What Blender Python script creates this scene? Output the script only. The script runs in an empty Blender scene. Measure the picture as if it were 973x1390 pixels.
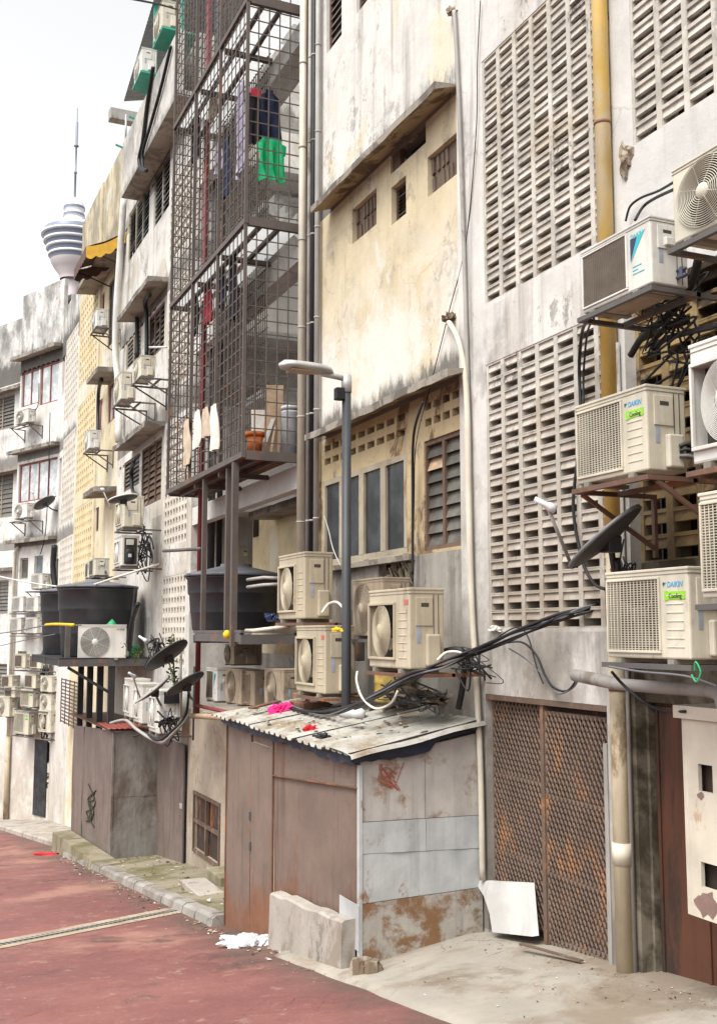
EXPOSURE = 1.2
import bpy, bmesh, math, random
from mathutils import Vector, Matrix
random.seed(7)
R = math.radians
SC = bpy.context.scene
COL = SC.collection
# ------------------------------------------------------------------ camera
F = 1450.0; CX = 486.5; CY = 695.0
PITCH = R(6.49); YAW = R(23.7)
CAM = Vector((0.0, -5.3, 2.65))
fh = Vector((-math.cos(YAW), math.sin(YAW), 0)); rt = Vector((math.sin(YAW), math.cos(YAW), 0))
fw = fh * math.cos(PITCH) + Vector((0, 0, 1)) * math.sin(PITCH)
up = rt.cross(fw)
cd = bpy.data.cameras.new('camera'); cam = bpy.data.objects.new('camera', cd); COL.objects.link(cam)
cd.sensor_fit = 'HORIZONTAL'; cd.sensor_width = 36.0; cd.lens = 36.0 * F / 973.0
cd.clip_start = 0.05; cd.clip_end = 6000
m = Matrix((rt, up, -fw)).transposed().to_4x4(); m.translation = CAM; cam.matrix_world = m
SC.camera = cam
def ray(px, py): return fw + rt * ((px - CX) / F) - up * ((py - CY) / F)
class Frame:
    """a facade: local x runs along it (towards the viewer), local -y faces the street"""
    def __init__(s, o=(0, 0, 0), rz=0.0):
        s.o = Vector(o); s.rz = rz; s.m = Matrix.Translation(s.o) @ Matrix.Rotation(rz, 4, 'Z'); s.i = s.m.inverted()
        s.c = s.i @ CAM
    def at(s, px, py, Y=0.0):
        d = s.i.to_3x3() @ ray(px, py); return s.c + d * ((Y - s.c.y) / d.y)
    def atx(s, px, py, X):
        d = s.i.to_3x3() @ ray(px, py); return s.c + d * ((X - s.c.x) / d.x)
    def w(s, v): return s.m @ Vector(v)
W0 = Frame()
at = W0.at; atx = W0.atx
def X(px, py=860, Y=0.0): return at(px, py, Y).x
def Zv(px, py, Y=0.0): return at(px, py, Y).z
GP = [(-2000, -7.0), (-70, -7.0), (-60, -6.3), (-38, -3.75), (-13.5, -1.0), (-9, -.36), (0, .95), (8, 1.8), (16, 2.2), (400, 2.2)]
def zg(x):
    for (a, za), (b, zb) in zip(GP, GP[1:]):
        if a <= x <= b: return za + (zb - za) * (x - a) / (b - a)
    return 2.2
def atg(px, py, dz=0.0):
    d = ray(px, py); t = 5.0
    for _ in range(60):
        p = CAM + d * t; t += (p.z - (zg(p.x) + dz)) / max(1e-4, -d.z) * .6
    return CAM + d * t
# ------------------------------------------------------------------ mesh builder
class MB:
    def __init__(s): s.v = []; s.f = []; s.mi = []; s.sm = []
    def add(s, vs, fs, mi=0, sm=False, M=None):
        o = len(s.v)
        s.v += [tuple(M @ Vector(p)) if M else tuple(p) for p in vs]
        for f in fs: s.f.append(tuple(i + o for i in f)); s.mi.append(mi); s.sm.append(sm)
        return s
    def box(s, x0, x1, y0, y1, z0, z1, mi=0, M=None):
        v = [(x0, y0, z0), (x1, y0, z0), (x1, y1, z0), (x0, y1, z0), (x0, y0, z1), (x1, y0, z1), (x1, y1, z1), (x0, y1, z1)]
        return s.add(v, [(0, 3, 2, 1), (4, 5, 6, 7), (0, 1, 5, 4), (1, 2, 6, 5), (2, 3, 7, 6), (3, 0, 4, 7)], mi, False, M)
    def cbox(s, x0, x1, y0, y1, z0, z1, b=.006, mi=0, M=None):
        """box with chamfered edges"""
        bm = bmesh.new(); bmesh.ops.create_cube(bm, size=1)
        for v in bm.verts:
            v.co = Vector(((x0 + x1) / 2 + v.co.x * (x1 - x0), (y0 + y1) / 2 + v.co.y * (y1 - y0), (z0 + z1) / 2 + v.co.z * (z1 - z0)))
        bmesh.ops.bevel(bm, geom=bm.edges[:], offset=b, segments=2, affect='EDGES', profile=.5)
        bm.verts.index_update()
        vs = [v.co.copy() for v in bm.verts]; fs = [[v.index for v in f.verts] for f in bm.faces]; bm.free()
        return s.add(vs, fs, mi, False, M)
    def bar(s, a, b, w, h=None, mi=0):
        """square bar from a to b"""
        a = Vector(a); b = Vector(b); h = h or w; d = (b - a).normalized()
        u = d.cross(Vector((0, 0, 1)));
        if u.length < 1e-3: u = Vector((1, 0, 0))
        u.normalize(); n = u.cross(d)
        vs = []
        for p in (a, b):
            for i, j in ((-1, -1), (1, -1), (1, 1), (-1, 1)): vs.append(p + u * (w / 2 * i) + n * (h / 2 * j))
        return s.add(vs, [(0, 1, 2, 3), (7, 6, 5, 4), (0, 4, 5, 1), (1, 5, 6, 2), (2, 6, 7, 3), (3, 7, 4, 0)], mi)
    def tube(s, pts, r, n=8, mi=0, caps=True):
        pts = [Vector(p) for p in pts]; k = len(pts)
        rs = r if isinstance(r, (list, tuple)) else [r] * k
        vs = []; fs = []; prev = None
        for i, p in enumerate(pts):
            d = (pts[min(i + 1, k - 1)] - pts[max(i - 1, 0)]).normalized()
            if prev is None:
                u = d.cross(Vector((0, 0, 1)))
                if u.length < 1e-2: u = d.cross(Vector((0, 1, 0)))
            else:
                u = prev - d * prev.dot(d)
            u.normalize(); prev = u; w = d.cross(u)
            for j in range(n):
                a = 2 * math.pi * j / n; vs.append(p + (u * math.cos(a) + w * math.sin(a)) * rs[i])
        for i in range(k - 1):
            for j in range(n):
                j2 = (j + 1) % n; fs.append((i * n + j, i * n + j2, (i + 1) * n + j2, (i + 1) * n + j))
        if caps: fs.append(tuple(range(n))[::-1]); fs.append(tuple(range((k - 1) * n, k * n)))
        return s.add(vs, fs, mi, True)
    def lathe(s, prof, n=32, mi=0, M=None, sm=True):
        vs = []; fs = []
        for r, z in prof:
            for j in range(n):
                a = 2 * math.pi * j / n; vs.append((r * math.cos(a), r * math.sin(a), z))
        for i in range(len(prof) - 1):
            for j in range(n):
                j2 = (j + 1) % n; fs.append((i * n + j, i * n + j2, (i + 1) * n + j2, (i + 1) * n + j))
        return s.add(vs, fs, mi, sm, M)
    def prism(s, poly, y0, y1, mi=0, M=None):
        """polygon in x,z swept along y"""
        n = len(poly); vs = [(x, y0, z) for x, z in poly] + [(x, y1, z) for x, z in poly]
        fs = [tuple(range(n)), tuple(range(n, 2 * n))[::-1]] + [(i, i + n, (i + 1) % n + n, (i + 1) % n) for i in range(n)]
        return s.add(vs, fs, mi, False, M)
    def prismx(s, poly, x0, x1, mi=0):
        """polygon in y,z swept along x"""
        n = len(poly); vs = [(x0, y, z) for y, z in poly] + [(x1, y, z) for y, z in poly]
        fs = [tuple(range(n)), tuple(range(n, 2 * n))[::-1]] + [(i, i + n, (i + 1) % n + n, (i + 1) % n) for i in range(n)]
        return s.add(vs, fs, mi)
    def wall(s, x0, x1, z0, z1, y0, y1, holes=(), mi=0, jit=0):
        """wall sheet with openings (x0,x1,z0,z1), front y0, reveals to y1"""
        xs = sorted({x0, x1} | {min(max(h[i], x0), x1) for h in holes for i in (0, 1)})
        zs = sorted({z0, z1} | {min(max(h[i], z0), z1) for h in holes for i in (2, 3)})
        def solid(i, j):
            if i < 0 or j < 0 or i >= len(xs) - 1 or j >= len(zs) - 1: return False
            cx = (xs[i] + xs[i + 1]) / 2; cz = (zs[j] + zs[j + 1]) / 2
            return not any(h[0] < cx < h[1] and h[2] < cz < h[3] for h in holes)
        for i in range(len(xs) - 1):
            for j in range(len(zs) - 1):
                if not solid(i, j): continue
                a, b, c, d = xs[i], xs[i + 1], zs[j], zs[j + 1]
                s.add([(a, y0, c), (b, y0, c), (b, y0, d), (a, y0, d)], [(0, 1, 2, 3)], mi)
                s.add([(a, y1, c), (b, y1, c), (b, y1, d), (a, y1, d)], [(3, 2, 1, 0)], mi)
                if not solid(i - 1, j): s.add([(a, y0, c), (a, y0, d), (a, y1, d), (a, y1, c)], [(0, 1, 2, 3)], mi)
                if not solid(i + 1, j): s.add([(b, y0, c), (b, y1, c), (b, y1, d), (b, y0, d)], [(0, 1, 2, 3)], mi)
                if not solid(i, j - 1): s.add([(a, y0, c), (a, y1, c), (b, y1, c), (b, y0, c)], [(0, 1, 2, 3)], mi)
                if not solid(i, j + 1): s.add([(a, y0, d), (b, y0, d), (b, y1, d), (a, y1, d)], [(0, 1, 2, 3)], mi)
        return s
    def build(s, name, mats, parent=None, fix=True):
        me = bpy.data.meshes.new(name); me.from_pydata(s.v, [], s.f)
        if not isinstance(mats, (list, tuple)): mats = [mats]
        for q in mats: me.materials.append(q)
        me.polygons.foreach_set('material_index', s.mi); me.polygons.foreach_set('use_smooth', s.sm)
        if fix:
            bm = bmesh.new(); bm.from_mesh(me); bmesh.ops.recalc_face_normals(bm, faces=bm.faces); bm.to_mesh(me); bm.free()
        me.update()
        o = bpy.data.objects.new(name, me); COL.objects.link(o)
        if parent: o.parent = parent
        return o
def tag(o, label=None, cat=None, group=None, kind=None):
    if label: o['label'] = label
    if cat: o['category'] = cat
    if group: o['group'] = group
    if kind: o['kind'] = kind
    return o
def empty(name, label, cat, loc=(0, 0, 0), rz=0, group=None):
    o = bpy.data.objects.new(name, None); COL.objects.link(o); o.location = loc; o.rotation_euler = (0, 0, rz)
    o.empty_display_size = .1
    return tag(o, label, cat, group)
def copy_tree(o, parent=None):
    c = o.copy(); COL.objects.link(c)
    if parent: c.parent = parent
    for ch in list(o.children): copy_tree(ch, c)
    return c
def spline(pts, n=8):
    """Catmull-Rom through points"""
    P = [Vector(p) for p in pts]; out = []
    for i in range(len(P) - 1):
        a = P[max(i - 1, 0)]; b = P[i]; c = P[i + 1]; d = P[min(i + 2, len(P) - 1)]
        for k in range(n):
            t = k / n
            out.append(.5 * ((2 * b) + (c - a) * t + (2 * a - 5 * b + 4 * c - d) * t * t + (3 * b - a - 3 * c + d) * t ** 3))
    out.append(P[-1]); return out
# ------------------------------------------------------------------ materials
class NT:
    def __init__(s, name):
        s.m = bpy.data.materials.new(name); s.m.use_nodes = True; s.t = s.m.node_tree; s.t.nodes.clear()
        s.out = s.n('ShaderNodeOutputMaterial'); s.b = s.n('ShaderNodeBsdfPrincipled')
        s.l(s.b.outputs[0], s.out.inputs[0]); s.g = s.n('ShaderNodeNewGeometry')
        s.pos = s.g.outputs['Position']
    def n(s, t): return s.t.nodes.new(t)
    def l(s, a, b): s.t.links.new(a, b)
    def val(s, inp, v):
        if hasattr(v, 'is_linked') or hasattr(v, 'links'): s.l(v, inp)
        else: inp.default_value = v
    def obj(s):
        n = s.n('ShaderNodeTexCoord'); s.pos = n.outputs['Object']
    def scale(s, sc, off=(0, 0, 0)):
        n = s.n('ShaderNodeMapping'); s.l(s.pos, n.inputs[0]); n.inputs['Scale'].default_value = sc; n.inputs['Location'].default_value = off
        return n.outputs[0]
    def noise(s, sc, det=6, rough=.6, vec=None, dist=0):
        n = s.n('ShaderNodeTexNoise'); s.l(vec or s.pos, n.inputs['Vector'])
        n.inputs['Scale'].default_value = sc; n.inputs['Detail'].default_value = min(det, 6); n.inputs['Roughness'].default_value = rough; n.inputs['Distortion'].default_value = dist
        return n.outputs['Fac']
    def rng(s, v, a, b, c=0., d=1., smooth=True):
        n = s.n('ShaderNodeMapRange'); n.interpolation_type = 'SMOOTHSTEP' if smooth else 'LINEAR'
        s.l(v, n.inputs[0]); n.inputs[1].default_value = a; n.inputs[2].default_value = b; n.inputs[3].default_value = c; n.inputs[4].default_value = d
        return n.outputs[0]
    def math(s, op, a, b=0.):
        n = s.n('ShaderNodeMath'); n.operation = op; s.val(n.inputs[0], a); s.val(n.inputs[1], b); return n.outputs[0]
    def mix(s, f, a, b):
        n = s.n('ShaderNodeMix'); n.data_type = 'RGBA'; s.val(n.inputs[0], f)
        for i, v in ((6, a), (7, b)):
            s.val(n.inputs[i], v if not isinstance(v, tuple) else (*v, 1))
        return n.outputs[2]
    def mul(s, a, k):
        n = s.n('ShaderNodeMix'); n.data_type = 'RGBA'; n.blend_type = 'MULTIPLY'; n.inputs[0].default_value = 1
        s.val(n.inputs[6], a); s.val(n.inputs[7], k); return n.outputs[2]
    def bump(s, h, st=.3, d=.01):
        n = s.n('ShaderNodeBump'); n.inputs['Strength'].default_value = st; n.inputs['Distance'].default_value = d
        s.l(h, n.inputs['Height']); s.l(n.outputs[0], s.b.inputs['Normal'])
    def z(s):
        n = s.n('ShaderNodeSeparateXYZ'); s.l(s.pos, n.inputs[0]); return n.outputs
    def done(s, col, rough=.9, metal=0., spec=.3):
        s.val(s.b.inputs['Base Color'], col if not isinstance(col, tuple) else (*col, 1)); s.val(s.b.inputs['Roughness'], rough)
        s.b.inputs['Metallic'].default_value = metal; s.b.inputs['Specular IOR Level'].default_value = spec
        return s.m
def plaster(name, col, col2=None, patch=(.52, .6), pscale=.6, dark=(.075, .068, .06), streak=.5, grime=.35, bands=(), low=None, lowcol=(.27, .25, .22), off=0, ws=None, mould=None, crack=.22, drips=(), cells=0):
    t = NT(name); o = (off, off * 1.7, off * .6)
    base = t.mix(t.rng(t.noise(1.7, 8, .65, t.scale((1, 1, 1), o)), .3, .72), tuple(c * .80 for c in col), col)
    if col2:
        pn = t.noise(pscale, 9, .62, t.scale((1, 1, .8), o), .5)
        pn = t.math('ADD', pn, t.math('MULTIPLY', t.math('SUBTRACT', t.noise(14, 6, .7), .5), .07))
        base = t.mix(t.rng(pn, *patch), base, col2)
    # long rain streaks
    sn = t.noise(1.0, 5, .6, t.scale((5.5, 5.5, .28), o)); bm_ = t.noise(.45, 4, .5, t.scale((1, 1, 1), (o[0] + 4, 3, 2)))
    st = t.math('MULTIPLY', t.rng(sn, .5, .78), t.rng(bm_, .38, .62))
    base = t.mix(t.math('MULTIPLY', st, streak), base, dark)
    s2 = t.noise(1.0, 4, .65, t.scale((19, 19, .55), o)); b2_ = t.noise(.8, 5, .6, t.scale((1, 1, .7), (o[0], 8, 1)))
    base = t.mix(t.math('MULTIPLY', t.math('MULTIPLY', t.rng(s2, .53, .76), t.rng(b2_, .48, .66)), streak * .5), base, tuple(c * 1.5 for c in dark))
    # blotches of grime
    gn = t.noise(.9, 10, .72, t.scale((1, 1, 1), (o[0] + 9, 1, 5)), .3)
    base = t.mix(t.math('MULTIPLY', t.rng(gn, .54, .72), grime), base, tuple(c * 1.6 for c in dark))
    # crisp flaking and spots of mould
    fn = t.noise(3.2, 12, .82, t.scale((1, 1, .7), (o[0] + 3, 6, 2)), .2); fmk = t.rng(t.noise(.7, 6, .65, t.scale((1, 1, .6), (o[0] + 1, 9, 4))), .44, .62)
    base = t.mix(t.math('MULTIPLY', t.math('MULTIPLY', t.rng(fn, .555, .60), fmk), min(1, grime * 1.35)), base, tuple(c * 1.9 for c in dark))
    if cells:
        vc = t.n('ShaderNodeTexVoronoi'); vc.inputs['Scale'].default_value = 4.5; t.l(t.pos, vc.inputs['Vector']); sp_ = t.n('ShaderNodeSeparateColor'); t.l(vc.outputs['Color'], sp_.inputs[0])
        base = t.mul(base, t.mix(sp_.outputs[0], (1 - cells,) * 3, (1, 1, 1)))
    zz = t.z()[2]
    if ws:   # limewash remnants low on a wall
        base = t.mix(t.math('MULTIPLY', t.rng(zz, ws[0], ws[1], 1, 0), t.rng(t.noise(1.4, 9, .65), .35, .6)), base, ws[2])
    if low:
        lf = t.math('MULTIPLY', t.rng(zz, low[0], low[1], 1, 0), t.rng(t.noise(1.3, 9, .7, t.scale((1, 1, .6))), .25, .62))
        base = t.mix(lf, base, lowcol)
    bn = t.noise(2.6, 10, .75, t.scale((1, 1, .45), o))
    for z0, hgt, stg in bands:
        b = t.math('MULTIPLY', t.rng(zz, z0, z0 + hgt, 1, 0), t.rng(zz, z0 - .05, z0, 0, 1))
        b = t.math('MULTIPLY', b, b)
        b2 = t.math('ADD', b, t.math('MULTIPLY', t.math('SUBTRACT', bn, .5), 1.7))
        b2 = t.math('MULTIPLY', t.rng(b2, .3, .75), t.rng(b, .0, .08))
        base = t.mix(t.math('MULTIPLY', b2, stg), base, dark)
    for z0, ln, stg in drips:
        d_ = t.math('MULTIPLY', t.rng(zz, z0 - ln, z0, 0, 1), t.rng(zz, z0, z0 + .02, 1, 0))
        d2 = t.math('MULTIPLY', t.rng(t.math('ADD', t.math('MULTIPLY', d_, .26), t.noise(1.0, 6, .7, t.scale((5, 5, .3), (o[0] + 2, 1, 3)))), .62, .86), t.rng(t.noise(1.1, 5, .6, t.scale((1, 1, .5), (o[0] + 6, 3, 3))), .40, .62))
        base = t.mix(t.math('MULTIPLY', t.math('MULTIPLY', d2, d_), stg * .65), base, tuple(c * 1.1 for c in dark))
    if mould:
        mf = t.math('MULTIPLY', t.rng(zz, mould[0], mould[1]), t.rng(t.noise(1.1, 10, .72, t.scale((1, 1, .5), (o[0], 2, 7))), .36, .60))
        base = t.mix(t.math('MULTIPLY', mf, mould[2]), base, (.085, .082, .078))
    if crack:
        vn = t.n('ShaderNodeTexVoronoi'); vn.feature = 'DISTANCE_TO_EDGE'; vn.inputs['Scale'].default_value = .75
        dn = t.n('ShaderNodeTexNoise'); t.l(t.pos, dn.inputs[0]); dn.inputs['Scale'].default_value = 1.6; dn.inputs['Detail'].default_value = 6
        vm = t.n('ShaderNodeVectorMath'); vm.operation = 'MULTIPLY_ADD'; t.l(dn.outputs['Color'], vm.inputs[0]); vm.inputs[1].default_value = (.7, .7, .7); t.l(t.pos, vm.inputs[2]); t.l(vm.outputs[0], vn.inputs['Vector'])
        cf = t.math('MULTIPLY', t.rng(vn.outputs['Distance'], .002, .009, 1, 0), t.rng(t.noise(.7, 3, .5, t.scale((1, 1, 1), (o[0], 5, 5))), .5, .6))
        base = t.mix(t.math('MULTIPLY', cf, crack), base, tuple(c * .25 for c in col))
    sp = t.noise(26, 4, .7)
    base = t.mix(t.rng(sp, .62, .74, 0, .28), base, tuple(c * .35 for c in col))
    t.bump(t.noise(11, 5, .75), .4, .014)
    return t.done(base, .92, 0, .15)
def metal_paint(name, col, rust=(.16, .06, .025), amt=(.58, .66), rough=.5, dirt=.4, metal=0., vs=.5, sc=2.2, obj=False, spec=.35, r2=None, lowr=None, vary=.16, dent=.12):
    t = NT(name)
    if obj: t.obj()
    base = t.mix(t.rng(t.noise(sc * 1.1, 7, .6), .3, .7), tuple(c * .78 for c in col), col)
    s = t.noise(1.0, 6, .65, t.scale((7, 7, .6)))
    base = t.mix(t.rng(s, .5, .78, 0, dirt), base, tuple(c * .35 for c in col))
    rn = t.noise(sc, 10, .72, t.scale((1, 1, vs)), .25)
    if lowr:
        zz = t.z(); hg = t.math('SUBTRACT', zz[2], t.math('ADD', t.math('MULTIPLY', zz[0], lowr[1]), lowr[0]))
        rn = t.math('ADD', rn, t.rng(hg, 0, lowr[2], lowr[3], 0))
    if obj:
        oi = t.n('ShaderNodeObjectInfo'); base = t.mul(base, t.mix(oi.outputs['Random'], (1 - vary, 1 - vary * 1.15, 1 - vary * 1.4), (1, 1, 1)))
        rn = t.math('ADD', rn, t.rng(oi.outputs['Random'], 0, 1, -.05, .05, False))
    rm = t.rng(rn, *amt)
    rc = t.mix(t.noise(9, 6, .7), rust, r2 or tuple(c * 2.1 for c in rust))
    base = t.mix(rm, base, rc)
    t.bump(t.math('ADD', t.math('MULTIPLY', t.noise(30, 2, .7), .12), t.math('MULTIPLY', t.noise(2.6, 2, .5), 1.0)), dent, .03)
    return t.done(base, t.rng(rm, 0, 1, rough, .9), metal, spec)
def plain(name, col, rough=.7, metal=0., spec=.3, var=.18, sc=6., bump=0.):
    t = NT(name); t.obj()
    base = t.mix(t.rng(t.noise(sc, 6, .65), .3, .7), tuple(c * (1 - var) for c in col), tuple(min(1, c * (1 + var * .6)) for c in col))
    if bump: t.bump(t.noise(sc * 4, 6, .7), bump, .006)
    return t.done(base, rough, metal, spec)
M = {}
M['white_wall'] = plaster('white_wall', (.605, .585, .555), (.49, .46, .425), (.54, .585), .9, streak=.6, grime=.5, bands=((-.1, 1.6, .5),), low=(1.9, 5.6), lowcol=(.245, .22, .19), drips=((5.85, 1.3, .6), (2.66, 1.9, .8)))
M['right_wall'] = plaster('right_wall', (.57, .555, .53), (.5, .48, .45), (.55, .65), .8, streak=.3, grime=.25, low=(2.6, 5.0), lowcol=(.22, .2, .17), off=3)
M['bay_white'] = plaster('bay_white', (.64, .615, .575), (.59, .53, .42), (.54, .6), .5, streak=.5, grime=.36, bands=((8.18, 1.5, .85),), off=5)
M['bay_yellow'] = plaster('bay_yellow', (.56, .475, .325), (.585, .545, .475), (.5, .56), .6, streak=.45, grime=.45, bands=((5.2, 1.0, .85),), ws=(5.4, 8.0, (.62, .585, .53)), off=8, drips=((8.0, .8, .4),))
M['bay_ochre'] = plaster('bay_ochre', (.46, .365, .22), (.17, .11, .06), (.54, .6), 1.4, streak=.5, grime=.5, off=11)
M['bay_grey'] = plaster('bay_grey', (.335, .31, .275), (.22, .2, .175), (.5, .62), .8, streak=.7, grime=.6, low=(-1, 3.0), lowcol=(.17, .145, .12), off=13, drips=((3.5, 2.2, .9),))
M['soffit'] = plaster('soffit', (.36, .285, .175), (.13, .095, .06), (.47, .56), 1.5, streak=.1, grime=.6, off=2)
M['soffit_grey'] = plaster('soffit_grey', (.36, .32, .26), (.2, .17, .14), (.5, .6), 1.5, streak=.1, grime=.5, off=4)
M['canopy_edge'] = plaster('canopy_edge', (.30, .27, .23), (.13, .115, .10), (.46, .56), 2.2, streak=.3, grime=.6, off=6)
M['block'] = plaster('block', (.575, .54, .48), (.45, .40, .33), (.5, .62), 1.2, streak=.45, grime=.6, low=(2.6, 5.4), lowcol=(.26, .215, .17), off=1, cells=.26)
M['block_yellow'] = plaster('block_yellow', (.44, .32, .16), (.08, .06, .042), (.50, .58), 1.4, streak=.6, grime=.6, low=(3.0, 4.3), lowcol=(.085, .065, .042), off=9, cells=.26)
M['block_far'] = plaster('block_far', (.60, .56, .49), (.5, .45, .38), (.55, .65), 1., streak=.2, grime=.25, off=21)
M['block_cream'] = plaster('block_cream', (.63, .52, .32), (.6, .54, .42), (.55, .65), 1., streak=.2, grime=.2, off=22)
M['shade_backing'] = plain('shade_backing', (.03, .026, .022), .95, 0, .1)  # near-black backing, puts the shade of unlit interiors into the colour
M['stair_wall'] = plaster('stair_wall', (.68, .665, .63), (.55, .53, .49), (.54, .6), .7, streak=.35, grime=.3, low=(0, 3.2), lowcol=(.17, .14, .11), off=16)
M['mid_white'] = plaster('mid_white', (.62, .595, .555), (.47, .43, .375), (.53, .58), .6, streak=.65, grime=.5, bands=((7.15, 1.3, .7), (10.1, 1.1, .7), (13.1, 1.3, .6)), drips=((8.0, 1.5, .6), (5.2, 1.5, .6), (3.0, 2.0, .7)), low=(-2.2, 2.8), lowcol=(.28, .235, .185), off=17, mould=(12.9, 14.6, .55))
M['mid_cream'] = plaster('mid_cream', (.63, .545, .38), (.6, .565, .5), (.55, .65), .6, streak=.4, grime=.32, bands=((13.6, 1.4, .5),), off=18, mould=(12.6, 15.0, .6))
M['far_white'] = plaster('far_white', (.68, .66, .63), (.55, .52, .48), (.53, .6), .5, streak=.65, grime=.45, bands=((12.3, 2.5, .9), (9.0, 1.3, .75), (5.8, 1.2, .7)), low=(-3.5, .5), lowcol=(.38, .33, .27), drips=((10.3, 1.2, .5), (7.0, 1.2, .6), (3.6, 2.0, .6)), off=19, mould=(12.2, 14.2, .75))
M['beige_low'] = plaster('beige_low', (.40, .34, .27), (.29, .235, .175), (.52, .62), .9, streak=.5, grime=.4, low=(-2.3, -.9), lowcol=(.13, .11, .075), off=23)
M['cage_steel'] = metal_paint('cage_steel', (.098, .078, .068), rust=(.13, .06, .03), amt=(.56, .7), rough=.6, sc=3, dirt=.3)
M['steel_dark'] = metal_paint('steel_dark', (.10, .092, .088), amt=(.56, .68), rough=.55, sc=3, dirt=.3)
M['steel_brown'] = metal_paint('steel_brown', (.135, .075, .052), amt=(.5, .62), rough=.6, sc=4)
M['steel_black'] = metal_paint('steel_black', (.028, .028, .03), amt=(.66, .76), rough=.5, sc=3)
M['shed_brown'] = metal_paint('shed_brown', (.175, .128, .103), rust=(.10, .045, .025), amt=(.53, .68), rough=.6, dirt=.75, vs=.35, sc=1.6, lowr=(.92, .142, 1.0, .22), dent=.55)
M['shed_front'] = metal_paint('shed_front', (.18, .134, .108), rust=(.11, .05, .028), amt=(.54, .70), rough=.6, dirt=.75, vs=.3, sc=1.5, lowr=(.92, .142, .9, .22), dent=.55)
M['shed_grey'] = metal_paint('shed_grey', (.43, .44, .435), rust=(.15, .085, .05), amt=(.58, .66), rough=.55, dirt=.45, vs=.8, sc=2.6, dent=.55)
M['shed_dirty'] = metal_paint('shed_dirty', (.43, .40, .365), rust=(.14, .085, .05), amt=(.52, .66), rough=.6, dirt=.6, vs=.9, sc=2.4, dent=.55)
M['shed_low'] = metal_paint('shed_low', (.37, .345, .305), rust=(.12, .065, .035), amt=(.45, .6), rough=.65, dirt=.6, vs=1.1, sc=2.6, r2=(.24, .13, .06), dent=.55)
M['far_shed_front'] = metal_paint('far_shed_front', (.17, .135, .115), rust=(.08, .05, .035), amt=(.5, .68), rough=.6, dirt=.8, vs=.3, sc=1.5, dent=.55)
M['galvanised'] = metal_paint('galvanised', (.27, .255, .235), rust=(.13, .10, .08), amt=(.42, .68), rough=.5, dirt=.7, metal=.25, vs=.7, sc=1.3, r2=(.11, .085, .065), dent=.55)
M['rust_door'] = metal_paint('rust_door', (.10, .04, .023), rust=(.018, .013, .011), amt=(.44, .60), rough=.6, dirt=.8, vs=.22, sc=2.0, r2=(.05, .03, .02))
M['gate_rust'] = metal_paint('gate_rust', (.125, .085, .062), rust=(.15, .078, .04), amt=(.52, .66), rough=.7, sc=4, dirt=.5)
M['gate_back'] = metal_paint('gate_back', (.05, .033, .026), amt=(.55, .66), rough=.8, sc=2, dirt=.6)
M['pipe_yellow'] = metal_paint('pipe_yellow', (.66, .44, .12), rust=(.6, .52, .37), amt=(.5, .68), rough=.5, dirt=.18, vs=.3, sc=1.6, r2=(.5, .42, .28))
M['pipe_cream'] = metal_paint('pipe_cream', (.58, .53, .43), rust=(.32, .25, .16), amt=(.6, .72), rough=.5, dirt=.4, vs=.35, sc=2, r2=(.25, .2, .14))
M['pipe_old'] = metal_paint('pipe_old', (.46, .39, .27), rust=(.22, .15, .075), amt=(.52, .64), rough=.7, dirt=.6, vs=.4, sc=2.4, r2=(.2, .15, .10))
M['pipe_grey'] = metal_paint('pipe_grey', (.33, .315, .29), rust=(.15, .12, .09), amt=(.56, .7), rough=.6, dirt=.5, vs=.4, sc=2, r2=(.14, .12, .1))
M['pipe_red'] = metal_paint('pipe_red', (.21, .035, .04), amt=(.64, .76), rough=.5)
M['ac_cream'] = metal_paint('ac_cream', (.60, .565, .465), rust=(.27, .20, .13), amt=(.57, .76), rough=.42, dirt=.45, vs=.5, sc=2.4, obj=True, r2=(.27, .21, .14))
M['ac_old'] = metal_paint('ac_old', (.50, .44, .33), rust=(.22, .16, .10), amt=(.57, .72), rough=.5, dirt=.45, vs=.4, sc=2.6, obj=True, r2=(.2, .15, .1))
M['ac_white'] = metal_paint('ac_white', (.66, .65, .61), rust=(.34, .28, .2), amt=(.58, .78), rough=.4, dirt=.42, vs=.5, sc=2.4, obj=True, r2=(.36, .3, .24))
M['ac_dirty'] = metal_paint('ac_dirty', (.37, .30, .22), rust=(.16, .11, .07), amt=(.55, .7), rough=.6, dirt=.55, vs=.4, sc=2.8, obj=True, r2=(.16, .11, .075))
M['ac_seam'] = plain('ac_seam', (.2, .185, .15), .6)
M['fin_and_shade'] = plain('fin_and_shade', (.055, .05, .042), .6, .2)  # coil fins, also painted shade of handle recess and open side
M['fan_grey'] = plain('fan_grey', (.13, .125, .115), .5)
M['fan_tan'] = plain('fan_tan', (.27, .235, .175), .5)
M['blue'] = plain('blue', (.0, .27, .52), .4, var=.05)
M['navy'] = plain('navy', (.02, .035, .09), .4, var=.05)
M['teal'] = plain('teal', (.02, .38, .43), .4, var=.05)
M['green_tag'] = plain('green_tag', (.22, .50, .03), .4, var=.1)
M['ink'] = plain('ink', (.02, .025, .01), .5)
M['yellow_ink'] = plain('yellow_ink', (.75, .6, .02), .5)
M['grey_tag'] = plain('grey_tag', (.30, .33, .38), .5)
M['red_tag'] = plain('red_tag', (.45, .12, .09), .5)
M['tank'] = metal_paint('tank', (.034, .034, .038), rust=(.06, .055, .05), amt=(.56, .72), rough=.38, dirt=.2, vs=.5, sc=2, r2=(.07, .065, .06), spec=.4)
M['tank_lid'] = metal_paint('tank_lid', (.13, .135, .15), rust=(.05, .05, .055), amt=(.55, .7), rough=.5, dirt=.4, r2=(.06, .06, .06))
M['rubber'] = plain('rubber', (.016, .016, .018), .55, var=.3)
M['cable_grey'] = plain('cable_grey', (.12, .12, .13), .5)
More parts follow.
